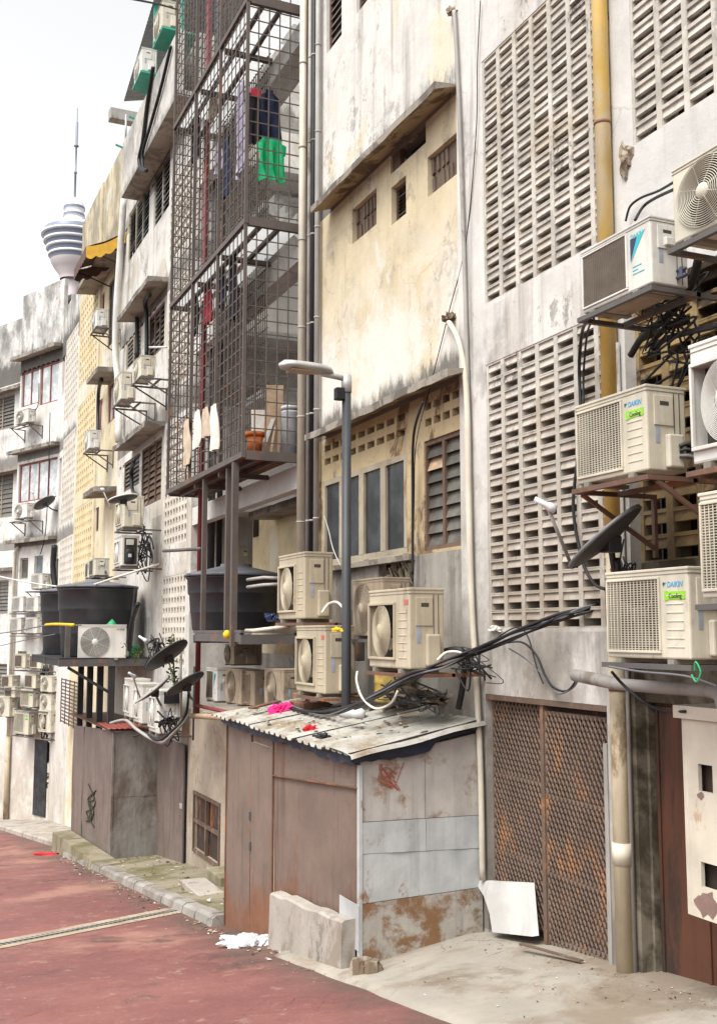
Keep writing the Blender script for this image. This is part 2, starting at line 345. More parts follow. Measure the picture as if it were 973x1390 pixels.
M['cable_white'] = plain('cable_white', (.6, .57, .5), .5)
M['lamp_grey'] = plain('lamp_grey', (.42, .42, .41), .45, .3)
M['lamp_lens'] = plain('lamp_lens', (.38, .30, .22), .3)
M['post_dark'] = metal_paint('post_dark', (.045, .047, .053), amt=(.7, .8), rough=.5, dirt=.25)
def glass(name, col, rough=.12):
    t = NT(name); return t.done(t.mix(t.rng(t.noise(2.2, 8, .7), .4, .7), col, tuple(c * 1.9 + .01 for c in col)), t.rng(t.noise(3, 5, .6), .3, .7, rough, rough + .3), 0, .35)
M['glass_dark'] = glass('glass_dark', (.016, .018, .02), .25)
M['glass_dusty'] = glass('glass_dusty', (.065, .06, .05), .35)
M['glass_pale'] = glass('glass_pale', (.36, .38, .385), .15)
M['curtain'] = plain('curtain', (.55, .54, .50), .9)
M['wood_cream'] = metal_paint('wood_cream', (.36, .315, .235), rust=(.14, .09, .05), amt=(.53, .64), rough=.8, vs=.3, sc=3)
M['wood_red'] = metal_paint('wood_red', (.25, .075, .065), rust=(.3, .2, .17), amt=(.6, .72), rough=.7, vs=.4, sc=3)
M['wood_brown'] = metal_paint('wood_brown', (.13, .085, .06), rust=(.2, .16, .12), amt=(.55, .68), rough=.85, vs=.3, sc=3)
M['louvre_grey'] = metal_paint('louvre_grey', (.15, .14, .125), rust=(.1, .07, .05), amt=(.56, .7), rough=.6, vs=.6, sc=3)
M['lattice'] = metal_paint('lattice', (.155, .115, .085), rust=(.07, .045, .03), amt=(.5, .62), rough=.9, sc=5)
M['roofsheet'] = metal_paint('roofsheet', (.40, .385, .345), rust=(.2, .16, .115), amt=(.46, .64), rough=.65, dirt=.5, vs=1, sc=2, r2=(.22, .17, .11))
def translucent(name, col, k):
    t = NT(name); d = t.n('ShaderNodeBsdfDiffuse'); tr = t.n('ShaderNodeBsdfTranslucent'); mx = t.n('ShaderNodeMixShader')
    for q in (d, tr): q.inputs[0].default_value = (*col, 1)
    mx.inputs[0].default_value = k; t.l(d.outputs[0], mx.inputs[1]); t.l(tr.outputs[0], mx.inputs[2]); t.l(mx.outputs[0], t.out.inputs[0]); t.t.nodes.remove(t.b)
    return t.m
M['deck'] = translucent('deck', (.78, .80, .80), .65)
M['roofzinc'] = metal_paint('roofzinc', (.28, .30, .32), amt=(.66, .78), rough=.5, metal=.2)
M['green_steel'] = metal_paint('green_steel', (.03, .34, .24), amt=(.7, .8), rough=.45, dirt=.15)
M['tarp_blue'] = plain('tarp_blue', (.022, .026, .042), .55, var=.3, bump=.3)
M['drum'] = plain('drum', (.30, .21, .05), .7, var=.35)
M['canvas_yellow'] = plain('canvas_yellow', (.62, .36, .05), .85, var=.15)
M['canvas_brown'] = plain('canvas_brown', (.12, .075, .06), .9, var=.25)
M['concrete_stair'] = plaster('concrete_stair', (.62, .61, .58), (.42, .4, .36), (.55, .65), 1, streak=.2, grime=.25, off=30)
M['clothes_green'] = plain('clothes_green', (.02, .42, .17), .9, var=.2, bump=.3)
M['clothes_navy'] = plain('clothes_navy', (.018, .025, .055), .95, var=.3, bump=.3)
M['clothes_black'] = plain('clothes_black', (.014, .013, .018), .95, var=.3)
M['clothes_white'] = plain('clothes_white', (.62, .58, .52), .95, var=.15, bump=.3)
M['clothes_tan'] = plain('clothes_tan', (.45, .36, .27), .95, var=.2, bump=.3)
M['clothes_lilac'] = plain('clothes_lilac', (.36, .33, .43), .95, var=.2)
M['clothes_red'] = plain('clothes_red', (.4, .03, .05), .95, var=.2)
M['pink'] = plain('pink', (.6, .02, .16), .8, var=.25, bump=.4)
M['red_rag'] = plain('red_rag', (.5, .02, .03), .8, var=.2)
M['orange'] = plain('orange', (.6, .10, .04), .6)
M['terracotta'] = plain('terracotta', (.42, .11, .025), .7)
M['board'] = plain('board', (.42, .30, .20), .8, var=.25)
M['bin_grey'] = plain('bin_grey', (.42, .45, .48), .6)
M['plastic_white'] = plain('plastic_white', (.56, .56, .57), .35, var=.12)
M['sign_yellow'] = plain('sign_yellow', (.65, .42, .01), .6)
M['green_pail'] = plain('green_pail', (.03, .28, .12), .5)
M['foam'] = metal_paint('foam', (.52, .51, .49), rust=(.5, .45, .37), amt=(.62, .74), rough=.8, r2=(.45, .4, .32))
M['cabinet'] = metal_paint('cabinet', (.56, .51, .42), rust=(.26, .19, .13), amt=(.63, .7), rough=.6, dirt=.3, sc=2.4)
M['peel'] = plain('peel', (.20, .13, .11), .9)
M['leaf'] = plain('leaf', (.075, .10, .03), .7, var=.4)
M['graffiti_red'] = plain('graffiti_red', (.36, .07, .06), .7)
M['tower_white'] = plain('tower_white', (.80, .80, .81), .7, var=.03)
M['tower_glass'] = plain('tower_glass', (.20, .22, .29), .4, var=.1)
M['tower_pink'] = plain('tower_pink', (.66, .58, .58), .8, var=.03)
M['rubble'] = plaster('rubble', (.34, .29, .22), (.15, .11, .075), (.45, .56), 4, streak=.2, grime=.7, off=31)
def pavers():
    t = NT('pavers')
    b = t.n('ShaderNodeTexBrick'); mp = t.scale((1, 1, 1)); 
    rot = t.n('ShaderNodeMapping'); t.l(t.pos, rot.inputs[0]); rot.inputs['Rotation'].default_value = (0, 0, R(38))
    dn = t.n('ShaderNodeTexNoise'); t.l(t.pos, dn.inputs[0]); dn.inputs['Scale'].default_value = 1.3
    vm = t.n('ShaderNodeVectorMath'); vm.operation = 'MULTIPLY_ADD'; t.l(dn.outputs['Color'], vm.inputs[0]); vm.inputs[1].default_value = (.22, .22, 0); t.l(rot.outputs[0], vm.inputs[2])
    t.l(vm.outputs[0], b.inputs['Vector'])
    b.inputs['Color1'].default_value = (.205, .07, .062, 1); b.inputs['Color2'].default_value = (.145, .054, .05, 1); b.inputs['Mortar'].default_value = (.06, .034, .03, 1)
    b.inputs['Scale'].default_value = 1.0; b.inputs['Brick Width'].default_value = .42; b.inputs['Row Height'].default_value = .26; b.inputs['Mortar Size'].default_value = .014; b.inputs['Mortar Smooth'].default_value = .4
    jm = t.rng(t.noise(.9, 8, .7, t.scale((1, 1, 1), (2, 9, 0))), .48, .66)
    base = t.mix(t.math('MULTIPLY', jm, .7), (.17, .066, .06), b.outputs[0])
    base = t.mix(t.rng(t.noise(.5, 9, .7), .42, .66, 0, .75), base, (.235, .10, .085))
    base = t.mix(t.rng(t.noise(.33, 8, .7, t.scale((1, 1, 1), (4, 7, 0))), .53, .68, 0, .8), base, (.31, .165, .125))
    base = t.mix(t.rng(t.noise(.8, 10, .75, t.scale((1, 1, 1), (1, 2, 0)), .6), .54, .68, 0, .8), base, (.065, .04, .036))
    base = t.mix(t.rng(t.noise(4.5, 9, .8, t.scale((1, 1, 1), (7, 2, 0))), .56, .68, 0, .55), base, (.36, .24, .2))
    base = t.mix(t.rng(t.noise(38, 4, .7), .56, .72, 0, .5), base, (.34, .22, .2))
    base = t.mix(t.rng(t.noise(24, 5, .75, t.scale((1, 1, 1), (3, 3, 0))), .60, .70, 0, .7), base, (.05, .03, .028))
    yy = t.z()[1]; ed = t.math('MULTIPLY', t.rng(yy, -2.3, -1.4), t.rng(t.noise(2.2, 9, .7), .32, .58))
    base = t.mix(t.math('MULTIPLY', ed, .85), base, (.085, .062, .048))
    t.bump(t.math('ADD', b.outputs['Fac'], t.math('MULTIPLY', t.noise(22, 6, .7), -.8)), -.6, .02)
    return t.done(base, t.rng(t.noise(1.2, 6, .6), .3, .7, .55, .9), 0, .3)
M['pavers'] = pavers()
M['concrete'] = plaster('concrete', (.37, .335, .295), (.25, .21, .17), (.5, .58), 1.3, streak=.3, grime=.75, off=40)
M['concrete_moss'] = plaster('concrete_moss', (.27, .235, .17), (.12, .105, .05), (.42, .66), 1.1, streak=0, grime=.5, off=41)
M['apron'] = plaster('apron', (.325, .295, .25), (.21, .17, .13), (.44, .62), .8, dark=(.09, .07, .05), streak=0, grime=.85, off=42, crack=.7)
M['kerb'] = plaster('kerb', (.31, .29, .26), (.19, .17, .145), (.42, .62), 1.6, streak=.1, grime=.7, off=43)
M['asphalt'] = plaster('asphalt', (.11, .10, .095), (.08, .075, .07), (.5, .6), 1.0, streak=0, grime=.3, off=44)
M['drain_slab'] = plaster('drain_slab', (.40, .33, .245), (.28, .2, .14), (.5, .6), 1.5, streak=0, grime=.5, off=45)
# ------------------------------------------------------------------ world and sun
w = bpy.data.worlds.new('World'); SC.world = w; w.use_nodes = True
wt = w.node_tree; bg = wt.nodes['Background']
sky = wt.nodes.new('ShaderNodeTexSky'); sky.sky_type = 'NISHITA'; sky.sun_disc = False
SUN_EL, SUN_AZ = R(58), R(150)
sky.sun_elevation = SUN_EL; sky.sun_rotation = SUN_AZ; sky.air_density = 1.0; sky.dust_density = 4.0
hs = wt.nodes.new('ShaderNodeHueSaturation'); hs.inputs['Saturation'].default_value = .04
wt.links.new(sky.outputs[0], hs.inputs['Color']); wt.links.new(hs.outputs[0], bg.inputs[0]); bg.inputs[1].default_value = .15
sd = bpy.data.lights.new('sun', 'SUN'); sd.energy = 1.15; sd.angle = R(26); sd.color = (1, .95, .87)
so = bpy.data.objects.new('sun', sd); COL.objects.link(so)
dirv = Vector((math.sin(SUN_AZ) * math.cos(SUN_EL), math.cos(SUN_AZ) * math.cos(SUN_EL), math.sin(SUN_EL)))
so.rotation_euler = dirv.to_track_quat('Z', 'Y').to_euler(); so.location = (-5, -20, 30)
SC.view_settings.view_transform = 'Standard'; SC.view_settings.look = 'None'; SC.view_settings.gamma = 1; SC.view_settings.exposure = EXPOSURE
SC.cycles.max_bounces = 5; SC.cycles.diffuse_bounces = 3; SC.cycles.use_light_tree = False; SC.cycles.caustics_reflective = False
# ------------------------------------------------------------------ ground
def strip(name, x0, x1, ys, mat, dz, step=.5, bumpy=0.):
    """sheet following the slope; ys = list of (y, dz) across"""
    xs = sorted({x0, x1} | {a for a, _ in GP if x0 < a < x1} | {x0 + step * i for i in range(int((x1 - x0) / step)) if x0 + step * i < x1})
    mb = MB(); n = len(ys)
    vs = [(x, y, zg(x) + dz + d) for x in xs for y, d in ys]
    mb.add(vs, [(i * n + j, (i + 1) * n + j, (i + 1) * n + j + 1, i * n + j + 1) for i in range(len(xs) - 1) for j in range(n - 1)])
    return tag(mb.build(name, mat, None, True), kind='structure')
strip('ground', -2000, 300, [(-1500, 0), (-40, 0), (1500, 0)], M['asphalt'], -.02, 100)
strip('road', -60, 6, [(-9.5, 0), (.05, 0)], M['pavers'], 0)
strip('pavement_opposite', -60, 6, [(-12, .12), (-9.5, .12), (-9.5, -.2)], M['concrete'], 0)
# drain channel crossing the road
dq = [atg(0, 1283), atg(240, 1236)]
du = (dq[1] - dq[0]); du.z = 0; du.normalize(); dn_ = Vector((-du.y, du.x, 0))
mb = MB(); gb = MB()
L = 7.0
def gp(s, o, dz): p = dq[1] + du * s + dn_ * o; return (p.x, p.y, zg(p.x) + dz)
for s in range(-24, 1):
    a, b = s * .3, s * .3 + .3
    for o0, o1 in ((-.27, -.09), (.09, .27)):
        mb.add([gp(a, o0, .006), gp(b, o0, .006), gp(b, o1, .006), gp(a, o1, .006)], [(0, 1, 2, 3)])
    gb.add([gp(a, -.09, .004), gp(b, -.09, .004), gp(b, .09, .004), gp(a, .09, .004)], [(0, 1, 2, 3)], 1)
    for q in range(4):
        c = a + .075 * q + .02
        gb.add([gp(c, -.085, .012), gp(c + .035, -.085, .012), gp(c + .035, .085, .012), gp(c, .085, .012)], [(0, 1, 2, 3)], 0)
tag(mb.build('drain_kerb', M['drain_slab']), kind='structure')
tag(gb.build('drain_grating', [M['pipe_grey'], M['shade_backing']]), 'rusty slotted drain grating running across the red road', 'drain grating')
# walkway along the wall, with a raised kerb
KY = -1.42
strip('walkway', -27.2, -13.3, [(KY + .16, .10), (-.7, .12), (.1, .13)], M['concrete_moss'], 0)
kb = MB(); x = -27.2
while x < -13.4:
    x1 = min(x + .62, -13.32); t = random.uniform(-.012, .012); h = .13 + random.uniform(-.012, .012)
    za, zb = zg(x), zg(x1)
    y0 = KY + t
    kb.add([(x + .008, y0 - .03, za - .1), (x1 - .008, y0 - .03, zb - .1), (x1 - .008, y0, zb + h - .035), (x + .008, y0, za + h - .035), (x + .008, y0 + .05, za + h), (x1 - .008, y0 + .05, zb + h), (x1 - .008, y0 + .19, zb + h), (x + .008, y0 + .19, za + h), (x + .008, y0 + .19, za - .1), (x1 - .008, y0 + .19, zb - .1)],
           [(0, 1, 2, 3), (3, 2, 5, 4), (4, 5, 6, 7), (7, 6, 9, 8), (0, 3, 4, 7, 8), (1, 9, 6, 5, 2)])
    x = x1
tag(kb.build('kerb', M['kerb']), kind='structure')
# far pavement, pale, in front of the end building
pa_, pb_ = atg(0, 1127), atg(97, 1158); pu = (pa_ - pb_); pu.z = 0; pu.normalize(); pn = Vector((pu.y, -pu.x, 0)); pn = pn if pn.y > 0 else -pn
vs = []
for i in range(21):
    for o_, h_ in ((0, -.05), (.01, .10), (.06, .13), (6.0, .14)):
        v = pb_ + pu * (i * 1.2 - 1.5) + pn * o_; vs.append((v.x, v.y, zg(v.x) + h_))
mb = MB(); mb.add(vs, [(4 * i + j, 4 * i + 4 + j, 4 * i + 5 + j, 4 * i + 1 + j) for i in range(20) for j in range(3)])
tag(mb.build('pavement', M['concrete']), kind='structure')
# apron in front of the gate
ap = MB(); apx = [-10.6, -10.2, -9.95, -9.6, -9.2, -8.8, -8.4, -8, -7.5, -7, -6, -5, -4, -3, -2, 0, 2]
prof = ((-1.62, -.10), (-1.56, .0), (-1.47, .03), (-1.3, .045), (-1.0, .06), (-.6, .08), (-.2, .09), (.3, .1)); n = len(prof); vs = []
rr = random.Random(31)
for x in apx:
    for j, (y, k) in enumerate(prof):
        t = min(1, max(0, (y + 1.5) / 1.3)); zw = -.03 + (x + 8) * (.135 if x < -8 else .10)
        zt = (zg(x) + .01) * (1 - t) + max(zw, zg(x) + .04) * t
        vs.append((x, y + (rr.uniform(-.02, .02) if j < 3 else 0), zt + k * (1 if j < 3 else .3) + rr.uniform(-.004, .004)))
ap.add(vs, [(i * n + j, (i + 1) * n + j, (i + 1) * n + j + 1, i * n + j + 1) for i in range(len(apx) - 1) for j in range(n - 1)], 0, True)
tag(ap.build('apron', M['apron']), kind='structure')
# ------------------------------------------------------------------ building kit (frame-local)
def vent_screen(par, x0, x1, z0, z1, mat, y=0., cw=.315, ch=.163, dep=.17, slot=.47, mull=.06):
    mb = MB(); nx = max(1, round((x1 - x0) / cw)); nz = max(1, round((z1 - z0) / ch)); cw = (x1 - x0) / nx; ch = (z1 - z0) / nz
    for i in range(nx + 1):
        c = x0 + i * cw; a = max(x0, c - mull / 2); b = min(x1, c + mull / 2)
        mb.box(a, b, y + .004 + random.uniform(0, .003), y + dep, z0, z1)
    for i in range(nx):
        a = x0 + i * cw + mull / 2; b = x0 + (i + 1) * cw - mull / 2
        for j in range(nz):
            t = z0 + (j + 1) * ch + random.uniform(-.003, .003); q = random.uniform(-.006, .006)
            # hood slab: ledge on top, recessed sloping face, open slot below
            zl = t - ch * (1 - slot)
            mb.prismx([(y + .006, t), (y + .006, t - .018), (y + .026, t - .022), (y + .012 + q, zl), (y + .036 + q, zl - .004), (y + .07, zl + .012), (y + .075, t)], a, b)
            mb.prismx([(y + .006, t - ch + .012), (y + .006, t - ch), (y + .05, t - ch), (y + .05, t - ch + .012)], a, b)
    mb.add([(x0, y + dep + .05, z0), (x1, y + dep + .05, z0), (x1, y + dep + .05, z1), (x0, y + dep + .05, z1)], [(0, 1, 2, 3)], 1)  # painted-dark sheet stands in for the unlit depth behind the slots
    return mb.build('vent_screen', [mat, M['shade_backing']], par)
def hole_block_screen(par, x0, x1, z0, z1, mat, y=0., cw=.24, ch=.2, far=False):
    """smaller square-holed ventilation blocks seen from far"""
    mb = MB(); nx = max(1, round((x1 - x0) / cw)); nz = max(1, round((z1 - z0) / ch)); cw = (x1 - x0) / nx; ch = (z1 - z0) / nz
    e_ = .29 if far else .2
    hs_ = [(x0 + (i + e_) * cw, x0 + (i + 1 - e_) * cw, z0 + (j + .22) * ch, z0 + (j + .70) * ch) for i in range(nx) for j in range(nz)]
    for i in range(nx):
        a = x0 + i * cw; b = a + cw
        for j in range(nz):
            c = z0 + j * ch; d = c + ch; h = hs_[i * nz + j]; yy = y + .006; yb = y + .1
            o = [(a, yy, c), (b, yy, c), (b, yy, d), (a, yy, d)]; q = [(h[0], yy, h[2]), (h[1], yy, h[2]), (h[1], yy, h[3]), (h[0], yy, h[3])]; r = [(p[0], yb, p[2]) for p in q]
            mb.add(o + q + r, [(0, 1, 5, 4), (1, 2, 6, 5), (2, 3, 7, 6), (3, 0, 4, 7)] + [(4 + k, 4 + (k + 1) % 4, 8 + (k + 1) % 4, 8 + k) for k in range(4)])
            if not far: mb.box(h[0], h[1], yy - .012, yy - .002, h[3] + .02, h[3] + .035)
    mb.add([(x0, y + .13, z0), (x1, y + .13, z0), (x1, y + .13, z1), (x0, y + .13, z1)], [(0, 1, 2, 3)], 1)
    return mb.build('vent_screen', [mat, M['shade_backing']], par)
def louvre_window(par, x0, x1, z0, z1, fm, gm, cols=2, rows=8, y=.05, fr=.05, skip=(), odd=None):
    mb = MB()
    mb.box(x0, x1, y, y + .07, z0, z0 + fr).box(x0, x1, y, y + .07, z1 - fr, z1)
    cw = (x1 - x0) / cols
    for i in range(cols + 1):
        c = x0 + i * cw; mb.box(max(x0, c - fr / 2) - (0 if i else 0), min(x1, c + fr / 2), y - .004, y + .066, z0 + fr, z1 - fr)
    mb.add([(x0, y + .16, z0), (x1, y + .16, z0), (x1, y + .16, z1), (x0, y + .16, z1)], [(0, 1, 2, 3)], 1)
    f = mb.build('window', [fm, M['shade_backing']], par)
    g = MB(); rh = (z1 - z0 - 2 * fr) / rows
    for i in range(cols):
        for j in range(rows):
            if (i, j) in skip: continue
            zc = z0 + fr + rh * (j + .5); a = x0 + i * cw + fr / 2; b = x0 + (i + 1) * cw - fr / 2
            t = .022 + random.uniform(-.006, .012)
            mi = 1 if odd and (i, j) in odd else 0
            g.add([(a, y + .035 - t, zc - rh * .54), (b, y + .035 - t, zc - rh * .54), (b, y + .035 + t, zc + rh * .54), (a, y + .035 + t, zc + rh * .54),
                   (a, y + .041 - t, zc - rh * .54), (b, y + .041 - t, zc - rh * .54), (b, y + .041 + t, zc + rh * .54), (a, y + .041 + t, zc + rh * .54)],
                  [(0, 1, 2, 3), (7, 6, 5, 4), (0, 4, 5, 1), (2, 6, 7, 3)], mi)
    g.build('louvre_panes', [gm, M['board']], f)
    return f
def pane_window(par, x0, x1, z0, z1, fm, gm, cols=2, y=.06, fr=.06, curtain=False, mull=None):
    mb = MB(); mull = mull or fr
    mb.box(x0, x1, y, y + .07, z0, z0 + fr).box(x0, x1, y, y + .07, z1 - fr, z1)
    cw = (x1 - x0) / cols
    for i in range(cols + 1):
        c = x0 + i * cw; a = x0 if i == 0 else c - mull / 2; b = x1 if i == cols else c + mull / 2
        if i == 0: b = x0 + fr
        if i == cols: a = x1 - fr
        mb.box(a, b, y - .004, y + .066, z0 + fr, z1 - fr)
    f = mb.build('window', fm, par)
    g = MB(); g.box(x0 + fr * .5, x1 - fr * .5, y + .03, y + .036, z0 + fr * .5, z1 - fr * .5)
    g.build('pane', gm, f)
    if curtain:
        c = MB(); n = int((x1 - x0) / .04)
        c.add([(x0 + (x1 - x0) * i / n, y + .05 + .012 * math.sin(i * 1.3), z) for i in range(n + 1) for z in (z0, z1)], [(2 * i, 2 * i + 2, 2 * i + 3, 2 * i + 1) for i in range(n)], 0, True)
        c.build('curtain', M['curtain'], f)
    return f
def canopy(par, x0, x1, z, proj, em, sm_, th=.09, drop=.0, y=0.):
    """concrete sunshade slab: weathered edge, ragged soffit"""
    mb = MB(); n = max(6, int((x1 - x0) / .18)); vs = []
    for i in range(n + 1):
        xx = x0 + (x1 - x0) * i / n; j = random.uniform(-.008, .008); e = random.uniform(-.012, .012)
        vs += [(xx, y, z + drop), (xx, y - proj + e, z + j), (xx, y - proj + e, z + th + j * .5), (xx, y, z + th + .03)]
    for i in range(n):
        a = 4 * i; b = a + 4
        mb.add([], []); mb.f += [(a, b, b + 1, a + 1), (a + 1, b + 1, b + 2, a + 2), (a + 2, b + 2, b + 3, a + 3)]; mb.mi += [1, 0, 0]; mb.sm += [False] * 3
    mb.v = vs + mb.v; k = 4 * n
    mb.f += [(0, 1, 2, 3), (k + 3, k + 2, k + 1, k)]; mb.mi += [0, 0]; mb.sm += [False] * 2
    return mb.build('canopy', [em, sm_], par)
def rect(fr, pl, plt, prt, Y=0.):
    """opening from left edge px, (top,bottom) y at left edge, right edge px"""
    a = fr.at(pl, plt[0], Y); b = fr.at(pl, plt[1], Y); x1 = fr.at(prt, (plt[0] + plt[1]) / 2, Y).x
    return (min(a.x, x1), max(a.x, x1), b.z, a.z)
# ================================================================== building 1: right edge of the picture
TOP = 14.85
XP = at(846, 640, 0).x            # behind the yellow pipe
b1 = empty('shophouse', 'white shophouse behind the closest air conditioners, with ochre vent blocks below', 'building', (XP, 0, 0))
def loc(o, root):                  # geometry is written in frame space: undo the root offset
    o.location = -Vector(root.location); return o
XR = -2.0
s1 = (at(858, 160, 0).x, at(858, 160, 0).x + .315 * 12, at(861, 197, 0).z, at(861, 197, 0).z + .163 * 16)
xpil = at(863, 1000, 0).x
zy1 = Zv(850, 402)                # top of the ochre blocks
zy0 = 3.2
wb = MB(); wb.wall(XP, XR, zy1, TOP, 0, .3, [s1]); wb.box(XP, xpil, 0.0, .3, 3.0, zy1 - .002)
loc(wb.build('wall', M['right_wall'], b1), b1)
loc(vent_screen(b1, *s1, M['block'], cw=.315), b1)
loc(vent_screen(b1, xpil, xpil + .315 * 12, zy0, zy1, M['block_yellow'], y=.10, cw=.33, ch=.2, slot=.5, mull=.08), b1)
dh = (xpil + .03, xpil + 1.0, -.25, Zv(868, 952, .1))
lw = MB(); lw.wall(xpil, XR, -1.2, zy0, .10, .3, [dh]); lw.box(XP, xpil - .002, .002, .3, -1.2, 2.998)
M['mossy'] = plaster('mossy', (.19, .165, .125), (.055, .045, .03), (.42, .54), 1.3, streak=.6, grime=.7, off=50)
loc(lw.build('lower_wall', M['mossy'], b1), b1)
db = MB(); db.box(dh[0], dh[1], .16, .19, dh[2], dh[3])
for i in (0, 1): db.box(dh[0] + .02 + .5 * i, dh[0] + .05 + .5 * i, .145, .16, dh[2] + .05, dh[3] - .03)
db.box(dh[0], dh[1], .14, .16, dh[3] - .06, dh[3] - .03)
dr = loc(db.build('door', M['rust_door'], b1), b1)
hb = MB(); hb.tube(spline([(dh[0] + .42, .155, 1.16), (dh[0] + .45, .12, 1.15), (dh[0] + .5, .12, 1.15), (dh[0] + .53, .155, 1.16)], 4), .009, 6); hb.build('handle', M['pipe_grey'], dr)
rf = MB(); rf.box(XP, XR, .3, 9, TOP - .25, TOP); rf.box(XP, XR, 8.7, 9, -1.2, TOP - .25); loc(rf.build('roof', M['right_wall'], b1), b1)
# white cabinet with two openings beside the rusty door
cx0 = at(929, 1100, -.32).x; cz1 = Zv(929, 958, -.32); cz0 = Zv(937, 1242, -.32)
cab = empty('meter_cabinet', 'peeling cream cabinet with square openings covering part of the rusty door', 'cabinet', (cx0, -.3, cz0))
mb = MB()
h1 = rect(W0, 947, (1037, 1074), 967, -.32); h2 = rect(W0, 951, (1170, 1204), 978, -.32)
mb.wall(cx0, cx0 + 1.25, cz0, cz1 - .09, -.32, -.29, [h1, h2])
mb.box(cx0, cx0 + .03, -.29, .08, cz0, cz1 - .09); mb.box(cx0 + 1.22, cx0 + 1.25, -.29, .08, cz0, cz1 - .09)
loc(mb.build('panel', M['cabinet'], cab), cab)
mb = MB(); mb.box(cx0 - .05, cx0 + 1.3, -.35, .08, cz1 - .085, cz1); loc(mb.build('top_ledge', M['cabinet'], cab), cab)
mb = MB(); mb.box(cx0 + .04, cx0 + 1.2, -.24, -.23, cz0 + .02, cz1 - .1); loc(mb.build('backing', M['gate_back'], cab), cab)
def blob(cx, cz, rx, rz, y, n=14, seed=0):
    rr = random.Random(seed); return [(cx + rx * math.cos(2 * math.pi * i / n) * rr.uniform(.55, 1.1), y, cz + rz * math.sin(2 * math.pi * i / n) * rr.uniform(.55, 1.1)) for i in range(n)]
for bl in (blob((h2[0] + h2[1]) / 2 - .04, h2[2] - .10, .13, .10, -.3235, 16, 4), blob(h1[0] + .02, h1[2] - .03, .035, .03, -.3235, 9, 5)):
    mb = MB(); mb.add(bl, [tuple(range(len(bl)))]); loc(mb.build('peeled_patch', M['peel'], cab), cab)
# ================================================================== building 2: yellow bay and tall vent screens
xb0 = at(431, 500, 0).x; xb1 = at(622, 400, 0).x
b2 = empty('shophouse', 'shophouse with weathered yellow window bay and tall concrete vent screens', 'building', (xb1, 0, 0))
x405 = at(404, 560, 0).x
su = (at(656, 250, 0).x, at(656, 250, 0).x + .315 * 7, Zv(657, 414), Zv(655, 82))
sm2 = (su[0], su[1], Zv(660, 853), Zv(656, 497))
gx0 = at(661, 1100, 0).x; gx1 = at(827, 1100, 0).x; gz1 = Zv(700, 946)
gate_h = (gx0, gx1, -1.0, gz1)
su = (su[0], min(su[1], XP - .02), su[2], su[3]); sm2 = (sm2[0], min(sm2[1], XP - .02), sm2[2], sm2[3])
wb = MB(); wb.wall(xb1, XP, -2.0, TOP, 0, .3, [su, sm2, gate_h]); loc(wb.build('wall', M['white_wall'], b2), b2)
loc(vent_screen(b2, *su, M['block']), b2); loc(vent_screen(b2, *sm2, M['block']), b2)
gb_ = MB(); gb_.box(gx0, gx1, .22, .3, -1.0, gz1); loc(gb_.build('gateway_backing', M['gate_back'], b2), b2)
# bay
YB = .03
zc1 = Zv(425, 283, -.28); zc2 = Zv(413, 599, -.28); zsill = Zv(600, 748)
hw1 = rect(W0, 441, (-60, 72), 461); hw2 = rect(W0, 481, (-90, 18), 502)
wb = MB(); wb.wall(xb0, xb1 - .002, zc1 + .05, TOP, YB, .3, [hw1, hw2]); loc(wb.build('upper_wall', M['bay_white'], b2), b2)
louvre_rooms = []
for h in (hw1, hw2):
    loc(louvre_window(b2, *h, M['wood_brown'], M['louvre_grey'], 1, 12, y=.08), b2)
l1 = rect(W0, 475, (284, 331), 508); l2 = rect(W0, 528, (254, 305), 548); l2t = rect(W0, 527, (206, 236), 575); l3 = rect(W0, 577, (213, 267), 621)
wb = MB(); wb.wall(xb0, xb1 - .002, zc2 + .05, zc1 + .05, YB, .3, [l1, l2, l2t, l3]); loc(wb.build('middle_wall', M['bay_yellow'], b2), b2)
loc(louvre_window(b2, *l2, M['wood_brown'], M['louvre_grey'], 1, 9, y=.1, fr=.03), b2)
t_ = MB(); t_.box(l2t[0], l2t[1], .07, .12, l2t[2], l2t[2] + .04).box(l2t[0], l2t[1], .07, .12, l2t[3] - .04, l2t[3]).box(l2t[0], l2t[0] + .2, .06, .12, l2t[2] + .04, l2t[3] - .04).box(l2t[1] - .05, l2t[1], .06, .12, l2t[2] + .04, l2t[3] - .04).box(l2t[0] + .2, l2t[1] - .05, .22, .25, l2t[2], l2t[3], 1)
tr_ = t_.build('transom', [M['wood_brown'], M['shade_backing']], b2); loc(tr_, b2)
def lattice(h, seed, par=None):
    """boarded opening filled with old leaf-shaped breeze blocks"""
    mb = MB(); rr = random.Random(seed)
    mb.box(h[0], h[1], .10, .13, h[2], h[3])
    n = 7; cw = (h[1] - h[0]) / n
    for r_ in range(2):
        for i in range(n):
            if rr.random() < .15: continue
            z0_ = h[2] + (h[3] - h[2]) * (.08 + .46 * r_); z1_ = z0_ + (h[3] - h[2]) * .4; c = h[0] + (i + .5) * cw + rr.uniform(-.01, .01)
            mb.prism([(c - cw * .14, z0_), (c + cw * .3, z0_ + .02), (c + cw * .18, z1_), (c - cw * .30, z1_ - .02)], .07 + rr.uniform(0, .015), .10)
    return mb.build('breeze_block_panel', M['lattice'], par or b2)
loc(lattice(l1, 1), b2); loc(lattice(l3, 2), b2)
loc(canopy(b2, at(420, 283, -.28).x, at(589, 150, -.28).x, zc1, .30, M['canopy_edge'], M['soffit'], .085, .10, YB), b2)
loc(canopy(b2, at(413, 599, -.28).x, at(606, 560, -.28).x, zc2, .30, M['canopy_edge'], M['soffit'], .085, .10, YB), b2)
